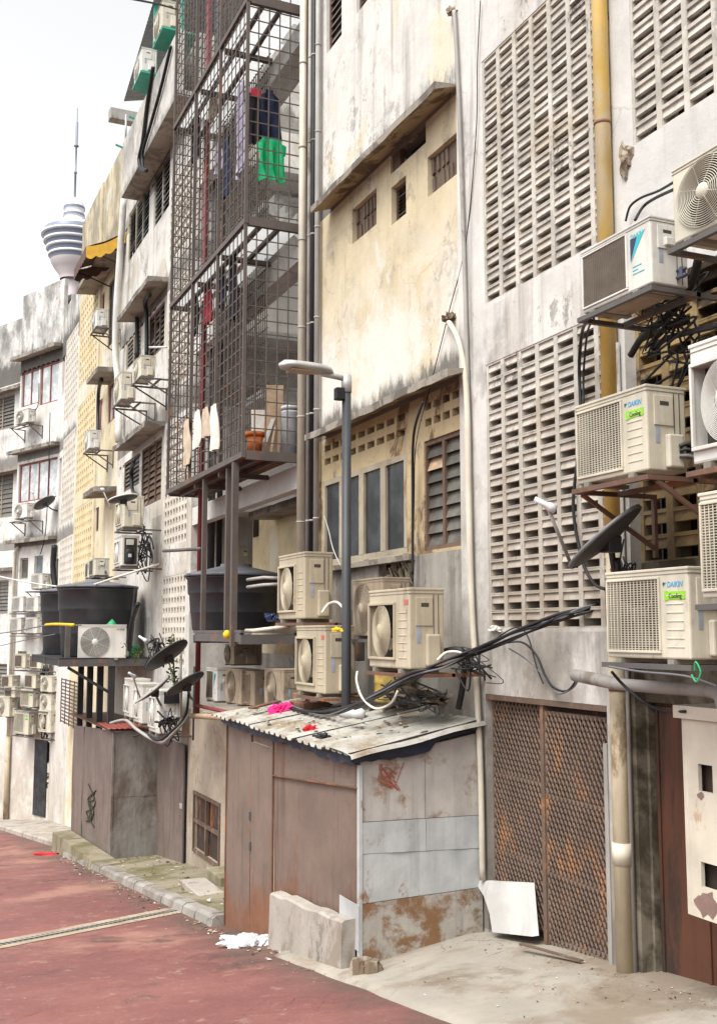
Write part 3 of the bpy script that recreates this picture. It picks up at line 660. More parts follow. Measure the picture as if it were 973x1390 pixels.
# lower bay: slots, casement window, louvre window
wl = rect(W0, 436, (641, 762), 549); wr_ = rect(W0, 572, (600, 748), 634)
wl = (wl[0], wl[1], Zv(549, 751), Zv(549, 614)); wr_ = (wr_[0], min(wr_[1], xb1 - .03), Zv(573, 748), Zv(573, 599))
slots = []
for zc, k in ((Zv(542, 566), 0), (Zv(542, 587), 1)):
    n = 9; x0 = wl[0] + .02; pw = (wl[1] - x0) / n
    slots += [(x0 + i * pw + .03, x0 + (i + 1) * pw - .04, zc - .04, zc + .045) for i in range(n)]
    n = 4; x0 = wr_[0] + .0; pw = (xb1 - .03 - x0) / n
    slots += [(x0 + i * pw + .03, x0 + (i + 1) * pw - .03, zc - .04, zc + .045) for i in range(n)]
wb = MB(); wb.wall(xb0, xb1 - .002, zsill, zc2 + .05, YB, .14, [wl, wr_] + slots)
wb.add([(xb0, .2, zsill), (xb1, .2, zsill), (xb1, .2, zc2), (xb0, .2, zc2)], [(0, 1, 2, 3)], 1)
loc(wb.build('window_wall', [M['bay_ochre'], M['shade_backing']], b2), b2)
loc(pane_window(b2, *wl, M['wood_cream'], M['glass_dark'], 4, y=.03, fr=.07, mull=.14), b2)
loc(louvre_window(b2, *wr_, M['wood_brown'], M['glass_dusty'], 2, 8, y=.05, fr=.05, odd={(0, 6)}), b2)
hbk = rect(W0, 511, (760, 800), 558)
wb = MB(); wb.wall(xb0, xb1 - .002, -2.0, zsill, YB, .3, [hbk]); loc(wb.build('base_wall', M['bay_grey'], b2), b2)
mb = MB(); mb.box(hbk[0], hbk[1], .16, .3, hbk[2], hbk[3])
rr = random.Random(3)
for i in range(46):
    a = rr.uniform(hbk[0], hbk[1] - .1); c = rr.uniform(hbk[2], hbk[3] - .1); s = rr.uniform(.02, .05)
    mb.bar((a, .15 - rr.uniform(0, .06), c), (a + rr.uniform(-.05, .05), .10 - rr.uniform(0, .07), c + rr.uniform(.08, .2)), s, s * .6)
loc(mb.build('broken_wall_patch', M['rubble'], b2), b2)
mb = MB(); mb.box(xb0 - .02, at(560, 752, 0).x, -.05, YB + .02, zsill - .05, zsill + .015); loc(mb.build('sill', M['canopy_edge'], b2), b2)
# narrow edge between pipes and bay, roof
wb = MB(); wb.box(x405, xb0 - .002, .02, .3, -2.0, TOP); wb.box(x405 - .0, x405 + .2, .3, 4.5, -2.0, TOP); loc(wb.build('side_wall', M['bay_grey'], b2), b2)
rf = MB(); rf.box(x405, XP - .01, .3, 9, TOP - .25, TOP); rf.box(x405, XP - .01, 8.7, 9, -2, TOP - .25); loc(rf.build('roof', M['white_wall'], b2), b2)
# ================================================================== building 3: stair recess, vent column, left bay
XC1 = at(258, 800, 0).x; XC0 = at(221, 700, 0).x; XB0 = at(163, 430, 0).x
b3 = empty('shophouse', 'tall white shophouse with caged open stairwell and louvred bay beside it', 'building', (XC1, 0, 0))
P3 = lambda o: loc(o, b3)
scr = [(XC0 + .12, XC1 - .35, Zv(240, 905), Zv(240, 780)), (XC0 + .12, XC1 - .35, Zv(240, 738), 7.0), (XC0 + .12, XC1 - .35, 7.75, 10.0), (XC0 + .12, XC1 - .35, 10.7, 12.4)]
zov = Zv(168, 262, -.45); 
wb = MB(); wb.wall(XC0, XC1, -3.5, TOP, 0, .3, scr); wb.box(XC1 - .25, XC1, .3, 3.2, -3.5, TOP); P3(wb.build('wall', M['mid_white'], b3))
for s in scr: P3(hole_block_screen(b3, *s, M['block_far']))
# stairwell interior
ST = [Zv(331, 617, -.82), Zv(331, 303, -.82), Zv(331, 10, -.82)]
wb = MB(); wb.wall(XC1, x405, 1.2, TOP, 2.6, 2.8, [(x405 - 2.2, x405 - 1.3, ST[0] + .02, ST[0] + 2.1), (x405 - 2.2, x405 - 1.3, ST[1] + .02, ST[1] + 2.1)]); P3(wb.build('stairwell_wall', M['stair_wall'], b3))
wb = MB(); wb.box(x405 - 2.3, x405 - 1.2, 3.0, 3.1, ST[0], ST[2]); P3(wb.build('shade_backing', M['shade_backing'], b3))  # near-black sheet painted as shade behind the door openings
for k, z in enumerate([ST[0] - .08, ST[1] - .1, ST[2] - .1]):
    mb = MB(); mb.box(XC1, x405, .02, .2, z - .34, z + (.0 if k else .0)); mb.box(XC1, x405, .2, .55, z - .14, z - .002); mb.box(XC1, XC1 + 1.0, .55, 2.6, z - .14, z - .002)
    P3(mb.build('landing', M['concrete_stair'], b3))
def flight(x0, z0, x1, z1, y0, y1, n=9):
    """concrete stair flight with sawtooth side"""
    top = []
    for i in range(n):
        a = x0 + (x1 - x0) * i / n; b = x0 + (x1 - x0) * (i + 1) / n; zc = z0 + (z1 - z0) * (i + 1) / n
        top += [(a, zc), (b, zc)]
    mb = MB(); poly = [(x0, z0)] + top + [(x1, z1 - .22), (x0, z0 - .22)]
    n_ = len(poly); mb.v = [(x, y0, z) for x, z in poly] + [(x, y1, z) for x, z in poly]
    for i in range(1, n_ - 3, 1):
        pass
    fs = [(i, i + n_, (i + 1) % n_ + n_, (i + 1) % n_) for i in range(n_)]
    for s in (0, n_):
        for i in range(n):
            fs.append(tuple(s + q for q in (1 + 2 * i, 2 + 2 * i)) + (s + n_ - 1,) if i == 0 else (s + 2 * i, s + 1 + 2 * i, s + 2 + 2 * i, s + n_ - 1))
        fs.append((s + 2 * n, s + n_ - 2, s + n_ - 1))
    mb.f = fs; mb.mi = [0] * len(fs); mb.sm = [False] * len(fs)
    return mb.build('stair_flight', M['concrete_stair'], b3)
for k in range(2):
    z0 = ST[k] - .02; zm = (ST[k] + ST[k + 1]) / 2
    P3(flight(x405 - .45, z0, x405 - 3.0, zm, .55, 1.15)); P3(flight(x405 - 3.0, zm, x405 - .45, ST[k + 1] - .1, 1.3, 2.0))
    mb = MB(); mb.box(x405 - 4.1, x405 - 3.0, .45, 2.1, zm - .14, zm); P3(mb.build('landing', M['concrete_stair'], b3))
P3(flight(x405 - .45, ST[2] - .02, x405 - 3.0, ST[2] + 1.5, .55, 1.15))
# room partition under the first landing and the lower street wall
zl = Zv(300, 972)
wb = MB(); wb.box(at(343, 740, .9).x, x405 - .02, .9, 1.0, 2.3, ST[0] - .23)
P3(wb.build('partition', M['block_cream'], b3))
mb = MB(); q = at(345, 718, .9); mb.box(q.x, q.x + .28, .88, .898, q.z - .16, q.z + .18); P3(mb.build('small_window', M['shade_backing'], b3))
P3(canopy(b3, at(338, 700, .4).x, x405 - .03, Zv(340, 704, .4), .5, M['canopy_edge'], M['soffit_grey'], .12, .0, .9))
lwin = rect(W0, 265, (1078, 1152), 298)
wb = MB(); wb.wall(XC1, x405, -3.0, zl, 0, .25, [lwin]); wb.box(XC1, x405, .25, 2.6, zl - .12, zl - .002); P3(wb.build('street_wall', M['beige_low'], b3))
mb = MB(); mb.box(lwin[0] - .06, lwin[1] + .06, -.03, .0, lwin[3], lwin[3] + .06).box(lwin[0] - .06, lwin[1] + .06, -.03, .0, lwin[2] - .06, lwin[2]).box(lwin[0] - .06, lwin[0], -.028, .002, lwin[2], lwin[3]).box(lwin[1], lwin[1] + .06, -.028, .002, lwin[2], lwin[3])
xm = (lwin[0] + lwin[1]) / 2; mb.box(xm - .03, xm + .03, -.026, .03, lwin[2], lwin[3]); zm_ = lwin[2] + .52 * (lwin[3] - lwin[2]); mb.box(lwin[0], lwin[1], -.024, .028, zm_ - .03, zm_ + .03)
fw_ = P3(mb.build('window', M['wood_brown'], b3)); mb = MB(); mb.box(lwin[0], lwin[1], .05, .06, lwin[2], lwin[3]); mb.build('pane', M['gate_back'], fw_)
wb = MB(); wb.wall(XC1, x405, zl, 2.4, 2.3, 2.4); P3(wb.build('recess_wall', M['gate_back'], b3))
# left bay
zk1 = Zv(159, 437, -.45); zk2 = Zv(153, 613, -.45)
wa = [rect(W0, 174, (291, 354), 200), rect(W0, 208, (236, 309), 229)]
wm = [rect(W0, 170, (466, 503), 188), rect(W0, 201, (432, 490), 221)]
wn = [rect(W0, 167, (629, 668), 187), rect(W0, 191, (611, 690), 217)]
hs_ = []
for zc in (zk1 - .18, zk2 - .18, zov - .15): hs_ += [(XB0 + .25 + i * .45, XB0 + .55 + i * .45, zc - .04, zc + .04) for i in range(9)]
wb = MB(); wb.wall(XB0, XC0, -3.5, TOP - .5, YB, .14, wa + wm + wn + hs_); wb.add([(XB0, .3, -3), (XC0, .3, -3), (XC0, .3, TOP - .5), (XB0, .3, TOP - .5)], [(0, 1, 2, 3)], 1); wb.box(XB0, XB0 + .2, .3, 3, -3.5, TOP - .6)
P3(wb.build('bay_wall', [M['mid_white'], M['shade_backing']], b3))
M['glass_blue'] = glass('glass_blue', (.10, .125, .13), .2)
P3(louvre_window(b3, *wa[0], M['wood_cream'], M['glass_blue'], 3, 11)); P3(louvre_window(b3, *wa[1], M['mid_white'], M['louvre_grey'], 2, 10))
P3(louvre_window(b3, *wm[0], M['wood_cream'], M['louvre_grey'], 2, 6)); P3(louvre_window(b3, *wm[1], M['wood_brown'], M['glass_dusty'], 3, 8, skip={(0, 4), (0, 5), (0, 6), (1, 5)}))
P3(louvre_window(b3, *wn[0], M['wood_brown'], M['glass_dusty'], 2, 6)); P3(louvre_window(b3, *wn[1], M['wood_brown'], M['wood_brown'], 3, 9))
P3(canopy(b3, at(159, 437, -.45).x, XC0 + .05, zk1, .48, M['canopy_edge'], M['soffit_grey'], .12, .05, YB))
P3(canopy(b3, at(153, 613, -.45).x, XC0 + .05, zk2, .48, M['canopy_edge'], M['soffit_grey'], .12, .05, YB))
# top overhang carrying the parapet
mb = MB(); xo = at(165, 262, -.45).x; zpar = Zv(173, 181, -.45); zt = zpar
mb.box(xo, XC1, -.45, -.3, zov, zt); mb.box(xo, XC1, -.298, .0, zov + .002, zov + .14)
P3(mb.build('parapet', M['mid_white'], b3))
mb = MB(); mb.box(xo + .01, XC1 - .01, -.44, -.02, zov - .012, zov - .001); P3(mb.build('overhang_soffit', M['soffit_grey'], b3))
rf = MB(); rf.box(XB0, XC1 - .26, .32, 9, TOP - .7, TOP - .5); rf.box(XC1 - .25, x405, 2.82, 9, TOP - .7, TOP - .5); rf.box(XB0, x405, 8.7, 9, -3, TOP - .7); P3(rf.build('roof', M['mid_white'], b3))  # roof left open over the stairwell to brighten its inside
# ================================================================== building 4: cream shophouse
XD = at(112, 315, 0).x; XS = at(130, 600, 0).x
b4 = empty('shophouse', 'narrow cream shophouse with perforated block column, past the white one', 'building', (XB0, 0, 0))
P4 = lambda o: loc(o, b4)
z4t = Zv(171, 182, 0)
sc4 = [(XD + .2, XS - .3, Zv(118, 515), Zv(118, 402)), (XD + .2, XS - .3, Zv(117, 662), Zv(117, 541)), (XD + .2, XS - .3, Zv(114, 795), Zv(114, 684))]
wb = MB(); wb.wall(XD, XS, -4, z4t, 0, .3, sc4); P4(wb.build('wall', M['mid_cream'], b4))
for s in sc4: P4(hole_block_screen(b4, *s, M['block_cream'], cw=.36, ch=.24, far=True))
w4 = [rect(W0, 129, (548, 590), 136), rect(W0, 145, (525, 575), 155), rect(W0, 133, (405, 450), 139), rect(W0, 146, (385, 470), 157), rect(W0, 128, (690, 722), 131.5)]
wb = MB(); wb.wall(XS, XB0 - .002, -4, z4t, .05, .2, w4); P4(wb.build('bay_wall', M['mid_cream'], b4))
for h in w4[:3]: P4(pane_window(b4, *h, M['wood_red'], M['glass_pale'], 2, y=.08, fr=.07))
for h in w4[3:]: P4(pane_window(b4, *h, M['wood_brown'], M['glass_dark'], 1, y=.08, fr=.07))
for (pa, pb, yy) in ((103, 150, 399), (117, 157, 522), (112, 160, 677)):
    P4(canopy(b4, at(pa, yy, -.55).x, XB0 - .05, Zv(pa, yy, -.55), .6, M['canopy_edge'], M['soffit_grey'], .13, .05, .05))
rf = MB(); rf.box(XD, XB0 - .01, .32, 9, z4t - .7, z4t - .5); rf.box(XD, XB0 - .01, 8.7, 9, -4, z4t - .7); P4(rf.build('roof', M['mid_cream'], b4))
# ================================================================== building 5: end building, turned towards the viewer
XE = at(84, 500, 0).x
FD = Frame((XE, 0, 0), R(22))
b5 = empty('shophouse', 'stained white corner shophouse with sliding windows at the bend of the alley', 'building', FD.o, FD.rz)
b5s = empty('x', None, None)
bpy.data.objects.remove(b5s)
z5t = FD.at(27, 404).z
# strip that still lies in line with the row (built in world space, turned back into the frame)
def back(o):
    o.matrix_parent_inverse = FD.i; return o
z5s = Zv(108, 386)
sc5 = [(XE + .9, XD - .15, Zv(97, 562), Zv(97, 452)), (XE + .9, XD - .15, Zv(97, 705), Zv(97, 585)), (XE + .9, XD - .15, Zv(97, 830), Zv(97, 725))]
wb = MB(); sw = [(XE + .15, XE + .7, Zv(86, 535), Zv(86, 485)), (XE + .15, XE + .7, Zv(86, 670), Zv(86, 618)), (XE + .15, XE + .7, Zv(86, 800), Zv(86, 755))]
wb.wall(XE, XD - .002, -5, z5s, 0, .3, sc5 + sw); back(wb.build('side_wall', M['far_white'], b5))
for s in sc5: back(hole_block_screen(b5, *s, M['block_far'], cw=.36, ch=.24, far=True))
for s in sw: back(pane_window(b5, *s, M['wood_red'], M['glass_pale'], 1, y=.08, fr=.06))
XL = FD.at(21, 700).x
zd = [FD.at(20, 490, -.3).z, FD.at(18, 617, -.3).z, FD.at(12, 739, -.3).z]
w5 = [rect(FD, 30, (506, 553), 52), rect(FD, 55, (497, 550), 79), rect(FD, 26, (631, 683), 77), rect(FD, 27, (758, 787), 38), rect(FD, 47, (755, 785), 58), rect(FD, 56, (1006, 1035), 69), rect(FD, 24, (884, 893), 36)]
hs5 = []
for z in zd[:2]: hs5 += [(XL + .2 + i * .34, XL + .44 + i * .34, z - .42, z - .34) for i in range(8)]
wb = MB(); wb.wall(XL, 0, -5, z5t, 0, .16, w5 + hs5); wb.add([(XL, .3, -5), (-.05, .3, -5), (-.05, .3, z5t - 1.6), (XL, .3, z5t - 1.6)], [(0, 1, 2, 3)], 1)
wb.build('wall', [M['far_white'], M['shade_backing']], b5)
pane_window(b5, *w5[0], M['wood_red'], M['glass_pale'], 2, curtain=True); pane_window(b5, *w5[1], M['wood_red'], M['glass_pale'], 2, curtain=True); pane_window(b5, *w5[2], M['wood_red'], M['glass_pale'], 4, curtain=True)
pane_window(b5, *w5[3], M['pipe_grey'], M['glass_dusty'], 1); pane_window(b5, *w5[4], M['pipe_grey'], M['glass_blue'], 1)
louvre_window(b5, *w5[5], M['wood_cream'], M['louvre_grey'], 1, 6); louvre_window(b5, *w5[6], M['wood_cream'], M['louvre_grey'], 1, 3)
for z, a in zip(zd, (20, 18, 12)): canopy(b5, XL - .1, 0.1, z, .4, M['canopy_edge'], M['soffit_grey'], .13, .05)
rf = MB(); rf.box(XL, 0, .32, 6, z5t - .7, z5t - .5); rf.build('roof', M['far_white'], b5)
# dark doorway at its foot
mb = MB(); d5 = (FD.at(70, 1090).x, -.15); q = FD.at(84, 1010); mb.box(-.95, -.12, -.04, -.002, FD.at(84, 1115).z, q.z + .05); mb.build('door', M['glass_dark'], b5)
# ================================================================== building 6: beyond, at the left edge
FE = Frame(FD.w((XL, .5, 0)), R(24))
b6 = empty('shophouse', 'whitish shophouse with wide louvred windows at the left edge of the photo', 'building', FE.o, FE.rz)
z6 = FE.at(15, 437).z
hz = [rect(FE, -30, (548, 592), 19), rect(FE, -30, (650, 708), 17), rect(FE, -30, (790, 835), 11), rect(FE, -30, (900, 950), 9)]
wb = MB(); wb.wall(-9, 0, -6, z6, 0, .16, hz); wb.add([(-9, .3, -6), (-.25, .3, -6), (-.25, .3, z6 - 1.6), (-9, .3, z6 - 1.6)], [(0, 1, 2, 3)], 1); wb.box(-.2, 0, -.0, .5, -6, z6)
wb.build('wall', [M['far_white'], M['shade_backing']], b6)
for h in hz: louvre_window(b6, *h, M['wood_cream'], M['louvre_grey'], 3, 9)
for yy in (530, 640, 775): canopy(b6, -9, -.02, FE.at(10, yy, -.3).z, .35, M['canopy_edge'], M['soffit_grey'], .13, .05)
rf = MB(); rf.box(-9, 0, .32, 6, z6 - .7, z6 - .5); rf.build('roof', M['far_white'], b6)
# ================================================================== text
def text(body, size, mat, par, loc_, rot=(R(90), 0, 0), name='lettering', shear=0., ext=.001, sx=1.):
    c = bpy.data.curves.new(name, 'FONT'); c.body = body; c.size = size; c.extrude = ext; c.shear = shear; c.align_x = 'LEFT'
    t = bpy.data.objects.new('tmp', c); COL.objects.link(t)
    dg = bpy.context.evaluated_depsgraph_get(); me = bpy.data.meshes.new_from_object(t.evaluated_get(dg))
    bpy.data.objects.remove(t); me.materials.clear(); me.materials.append(mat)
    o = bpy.data.objects.new(name, me); COL.objects.link(o); o.parent = par; o.location = loc_; o.rotation_euler = rot; o.scale = (sx, 1, 1)
    return o
# ================================================================== air conditioners: one prototype per kind
AW, AH, AD = .82, .58, .31
M['valve'] = plain('valve', (.07, .09, .13), .5)
M['ac_mesh'] = plain('ac_mesh', (.17, .14, .11), .6)
def make_ac(kind, mat):
    """front faces -y, base at z=0, centred; fan on the left"""
    root = empty('air_conditioner', None, None)
    w, h, d = AW, AH, AD; f = -d / 2; z0 = .03
    mb = MB()
    # fan opening
    if kind in ('grid', 'slat'): hx0, hx1, hz0, hz1 = -w / 2 + .02, w / 2 - .27, z0 + .045, h - .055
    elif kind == 'square': hx0, hx1, hz0, hz1 = -w / 2 + .02, w / 2 - .27, z0 + .07, h - .10
    else: hx0, hx1, hz0, hz1 = -w / 2 + .02, w / 2 - .26, z0 + .02, h - .03
    body = bmesh.new(); bmesh.ops.create_cube(body, size=1)
    for v in body.verts: v.co = Vector((v.co.x * w, v.co.y * d, z0 + (v.co.z + .5) * (h - z0)))
    bmesh.ops.bevel(body, geom=body.edges[:], offset=.012, segments=2, affect='EDGES', profile=.5)
    ff = [q for q in body.faces if q.normal.y < -.99][0]; bmesh.ops.delete(body, geom=[ff], context='FACES_ONLY')
    body.verts.index_update(); mb.add([v.co.copy() for v in body.verts], [[v.index for v in q.verts] for q in body.faces]); body.free()
    # front plate with opening
    x0, x1, za, zb = -w / 2 + .012, w / 2 - .012, z0 + .012, h - .012
    dp = .09; cx, cz = (hx0 + hx1) / 2, (hz0 + hz1) / 2
    if kind == 'ring':
        r = min(hx1 - hx0, hz1 - hz0) / 2 - .004; n = 40; sq = []
        ci = [(cx + r * math.cos(2 * math.pi * i / n), cz + r * math.sin(2 * math.pi * i / n)) for i in range(n)]
        for i in range(n):
            a = 2 * math.pi * i / n; c, s = math.cos(a), math.sin(a); k = 1 / max(abs(c), abs(s)); sq.append((cx + c * k * (hx1 - hx0) / 2, cz + s * k * (hz1 - hz0) / 2))
        mb.add([(a, f, b) for a, b in ci] + [(a, f, b) for a, b in sq] + [(a, f + dp, b) for a, b in ci], [(i, (i + 1) % n, n + (i + 1) % n, n + i) for i in range(n)] + [(i, 2 * n + i, 2 * n + (i + 1) % n, (i + 1) % n) for i in range(n)])
        mb.add([(a, f + dp, b) for a, b in ci], [tuple(range(n))], 1)
    else:
        o = [(hx0, hz0), (hx1, hz0), (hx1, hz1), (hx0, hz1)]
        mb.add([(a, f, b) for a, b in o] + [(a, f + dp, b) for a, b in o], [(i, (i + 1) % 4, 4 + (i + 1) % 4, 4 + i) for i in range(4)])
        mb.add([(a, f + dp, b) for a, b in o], [(0, 1, 2, 3)], 1)
    for a, b, c, e in ((x0, hx0, za, zb), (hx1, x1, za, zb), (hx0, hx1, za, hz0), (hx0, hx1, hz1, zb)):
        mb.add([(a, f, c), (b, f, c), (b, f, e), (a, f, e)], [(0, 1, 2, 3)])
    # ridges on the front panel and the lid seam
    if kind in ('grid', 'square'):
        for i in range(7):
            zc = z0 + .07 + i * .052; mb.cbox(hx1 + .06, w / 2 - .05, f - .004, f + .002, zc, zc + .008, .0018)
    if kind == 'slat': pass
    mb.box(-w / 2 - .003, w / 2 + .003, f - .003, -f + .003, h - .035, h - .031, 2)
    mb.cbox(-w / 2 - .004, w / 2 + .004, f - .006, -f + .004, h - .012, h + .006, .004)
    mb.build('casing', [mat, M['fin_and_shade'], M['ac_seam']], root, False)
    for s in (-.28, .24): fm = MB(); fm.box(s - .03, s + .03, f - .012, -f + .012, 0, z0 - .001); fm.build('foot_rail', M['ac_seam'], root)
    # fan
    r = min(hx1 - hx0, hz1 - hz0) / 2 - .02; fb = MB(); nb = 3 if kind != 'square' else 4
    for k in range(nb):
        a0 = 2 * math.pi * k / nb + .4; vs = []
        for i in range(6):
            rr = .05 + (r - .05) * i / 5
            for j, (da, dy) in enumerate(((-.30, -.025), (0, 0), (.30, .03))): a = a0 + da * (1.05 - .05 * i) + i * .09; vs.append((cx + rr * math.cos(a), f + .05 + dy, cz + rr * math.sin(a)))
        fb.add(vs, [(3 * i + j, 3 * i + j + 1, 3 * i + j + 4, 3 * i + j + 3) for i in range(5) for j in range(2)], 0, True)
    fb.lathe([(.0, -.035), (.035, -.035), (.055, -.02), (.058, .02)], 16, 0, Matrix.Translation((cx, f + .05, cz)) @ Matrix.Rotation(R(-90), 4, 'X'))
    fb.build('fan', M['fan_tan'] if kind in ('square',) else M['fan_grey'], root)
    # guard
    g = MB()
    if kind == 'grid':
        fr_ = .016
        for a, b, c, e in ((hx0 - .008, hx1 + .008, hz0 - .012, hz0 + .006), (hx0 - .008, hx1 + .008, hz1 - .006, hz1 + .008)): g.cbox(a, b, f - .014, f + .004, c, e, .003)
        for a, b in ((hx0 - .008, hx0 + .006), (hx1 - .006, hx1 + .010)): g.cbox(a, b, f - .014, f + .004, hz0 + .006, hz1 - .006, .003)
        nh = 30
        for i in range(1, nh): z = hz0 + (hz1 - hz0) * i / nh; g.box(hx0, hx1, f - .004, f + .001, z - .0022, z + .0022)
        for i in range(1, 15): x = hx0 + (hx1 - hx0) * i / 15; g.box(x - .003, x + .003, f - .008, f - .0045, hz0, hz1)
    elif kind == 'slat':
        for a, b, c, e in ((hx0 - .012, hx1 + .012, hz0 - .014, hz0 + .002), (hx0 - .012, hx1 + .012, hz1 - .002, hz1 + .012)): g.cbox(a, b, f - .012, f + .004, c, e, .003)
        for a, b in ((hx0 - .012, hx0 + .004), (hx1 - .004, hx1 + .014)): g.cbox(a, b, f - .012, f + .004, hz0 + .002, hz1 - .002, .003)
        nh = 34
        for i in range(nh): zc = hz0 + (hz1 - hz0) * (i + .5) / nh; g.box(hx0 + .004, hx1 - .004, f - .005, f - .001, zc - .0034, zc + .0034, 1)
        for i in range(1, 24): x = hx0 + (hx1 - hx0) * i / 24; g.box(x - .0014, x + .0014, f - .0075, f - .0055, hz0 + .002, hz1 - .002, 1)
    else:
        rmax = min(hx1 - hx0, hz1 - hz0) / 2 - .004; nr = 13 if kind == 'ring' else 15; n = 36
        for i in range(1, nr + 1):
            rr = .05 + (rmax - .05) * i / nr; dy = -.012 - .02 * (1 - (i / nr) ** 2); vs = []
            for k in range(n):
                a = 2 * math.pi * k / n
                for q in range(4):
                    b = math.pi / 2 * q; tr = .0032; vs.append((cx + (rr + tr * math.cos(b)) * math.cos(a), f + dy + tr * math.sin(b), cz + (rr + tr * math.cos(b)) * math.sin(a)))
            g.add(vs, [(4 * k + q, 4 * ((k + 1) % n) + q, 4 * ((k + 1) % n) + (q + 1) % 4, 4 * k + (q + 1) % 4) for k in range(n) for q in range(4)], 0, True)
        for k in range(8 if kind == 'ring' else 12):
            a = 2 * math.pi * (k + .5) / (8 if kind == 'ring' else 12)
            g.bar((cx + .04 * math.cos(a), f - .033, cz + .04 * math.sin(a)), (cx + rmax * math.cos(a), f - .010, cz + rmax * math.sin(a)), .005)
        g.lathe([(.0, -.006), (.045, -.004), (.055, .004)], 20, 0, Matrix.Translation((cx, f - .034, cz)) @ Matrix.Rotation(R(-90), 4, 'X'))
        if kind == 'square':
            for a, b, c, e in ((hx0 - .008, hx1 + .008, hz0 - .012, hz0 + .006), (hx0 - .008, hx1 + .008, hz1 - .006, hz1 + .012)): g.cbox(a, b, f - .02, f + .004, c, e, .003)
            for a, b in ((hx0 - .008, hx0 + .010), (hx1 - .010, hx1 + .008)): g.cbox(a, b, f - .02, f + .004, hz0 + .006, hz1 - .006, .003)
    g.build('fan_guard', [mat, M['ac_mesh']], root)
    # right side: service panel, handle recess shade as a dark patch, sticker, valve cover
    s = MB(); e = w / 2
    s.cbox(e - .002, e + .008, -.10, .05, h * .56, h - .06, .003).box(e + .0078, e + .0092, -.055, .015, h - .125, h - .098, 1)
    s.box(e - .001, e + .003, .058, .062, z0 + .02, h - .04, 1).box(e - .001, e + .003, .10, .105, z0 + .02, h - .04, 1)
    s.build('service_panel', [mat, M['fin_and_shade']], root)
    if kind != 'slat':
        s = MB(); s.cbox(e - .002, e + .05, -.02, .10, z0 + .02, h * .46, .012); s.build('valve_cover', mat, root)
    else:
        s = MB(); s.cbox(e - .002, e + .035, -.05, .03, h * .60, h * .72, .008); s.build('switch_box', M['ac_white'], root)
        s = MB(); s.tube([(e, .06, .16), (e + .09, .06, .15)], .012, 8).tube([(e, .06, .10), (e + .09, .06, .10)], .016, 8).cbox(e + .04, e + .07, .04, .08, .085, .175, .006); s.build('valve', M['valve'], root)
    s = MB(); s.box(e + .001, e + .0022, -.09, -.055, h * .36, h * .56); s.build('sticker', M['grey_tag'], root)
    return root
PROTO = {}
def get_proto(kind, mat):
    k = (kind, mat)
    if k not in PROTO: PROTO[k] = [make_ac(kind, M[mat]), False]
    p = PROTO[k]
    if not p[1]: p[1] = True; return p[0]
    return None
NBR = [None]
def bracket_mesh():
    """unit bracket: 1 wide (x), reaches -1 in y, hangs 1 in z"""
    pass
def bracket(fr, cx, z, w, y0, y1, label, mat='steel_dark', brace=True, bars=True):
    """angle-iron shelf: y0 front edge, y1 wall"""
    root = empty('wall_bracket', label, 'bracket', fr.w((cx, y1, z)), fr.rz, 'steel brackets carrying the air conditioners')
    d = y1 - y0
    t = .035
    for yy in (-d, -.09 - min(.28, d * .5)): mb = MB(); mb.box(-w / 2, w / 2, yy, yy + t, -t, -.001); mb.build('shelf_rail', M[mat], root)
    for s in (-1, 1):
        x = s * (w / 2 - t / 2)
        mb = MB(); mb.box(x - t / 2, x + t / 2, -d + t + .001, 0, -t - .001, -.003)
        if brace: mb.bar((x, -d + .08, -t), (x, -.01, -.42), t * .8); mb.box(x - t / 2, x + t / 2, -.03, 0, -.48, -t - .001)
        mb.build('arm', M[mat], root)
    return root
ACG = 'outdoor air conditioner units on the back wall'
def ac(kind, mat, px, py, Yf, w, h, d, label, fr=W0, br=None, rz=0, brk=True, wall=0.0, bmat='steel_dark', brace=True):
    """px,py: lower right corner of the front face in the photograph, on plane y=Yf"""
    c = fr.at(px, py, Yf); o = get_proto(kind, mat) or copy_tree(PROTO[(kind, mat)][0])
    o.name = 'air_conditioner'
    o.location = fr.w((c.x - w / 2, c.y + d / 2, c.z)); o.rotation_euler = (0, 0, fr.rz + rz); o.scale = (w / AW, d / AD, h / AH)
    tag(o, label, 'air conditioner', ACG)
    if br: bracket(fr, c.x - w / 2, c.z, w * 1.08, c.y - .03, wall, br, bmat, brace)
    return o
def badge(o, small=False):
    """maker's name and green tag on the front panel of a grid unit"""
    f = -AD / 2 - .0012; x = AW / 2 - .235
    mb = MB(); mb.prism([(x, AH - .105), (x + .022, AH - .085), (x, AH - .083)], f - .0012, f); mb.build('emblem', M['navy'], o)
    mb = MB(); mb.prism([(x + .002, AH - .112), (x + .026, AH - .083), (x + .034, AH - .083)], f - .0012, f); mb.build('emblem', M['teal'], o)
    text('DAIKIN', .05, M['blue'], o, (x + .038, f, AH - .114), shear=.2, sx=.86)
    mb = MB(); mb.cbox(x + .02, x + .205, f - .002, f, AH - .19, AH - .14, .0008); mb.cbox(x + .012, x + .045, f - .0024, f, AH - .195, AH - .135, .0008); g = mb.build('tag', M['green_tag'], o)
    text('Cooling', .042, M['ink'], g, (x + .055, f - .003, AH - .182), sx=.9)
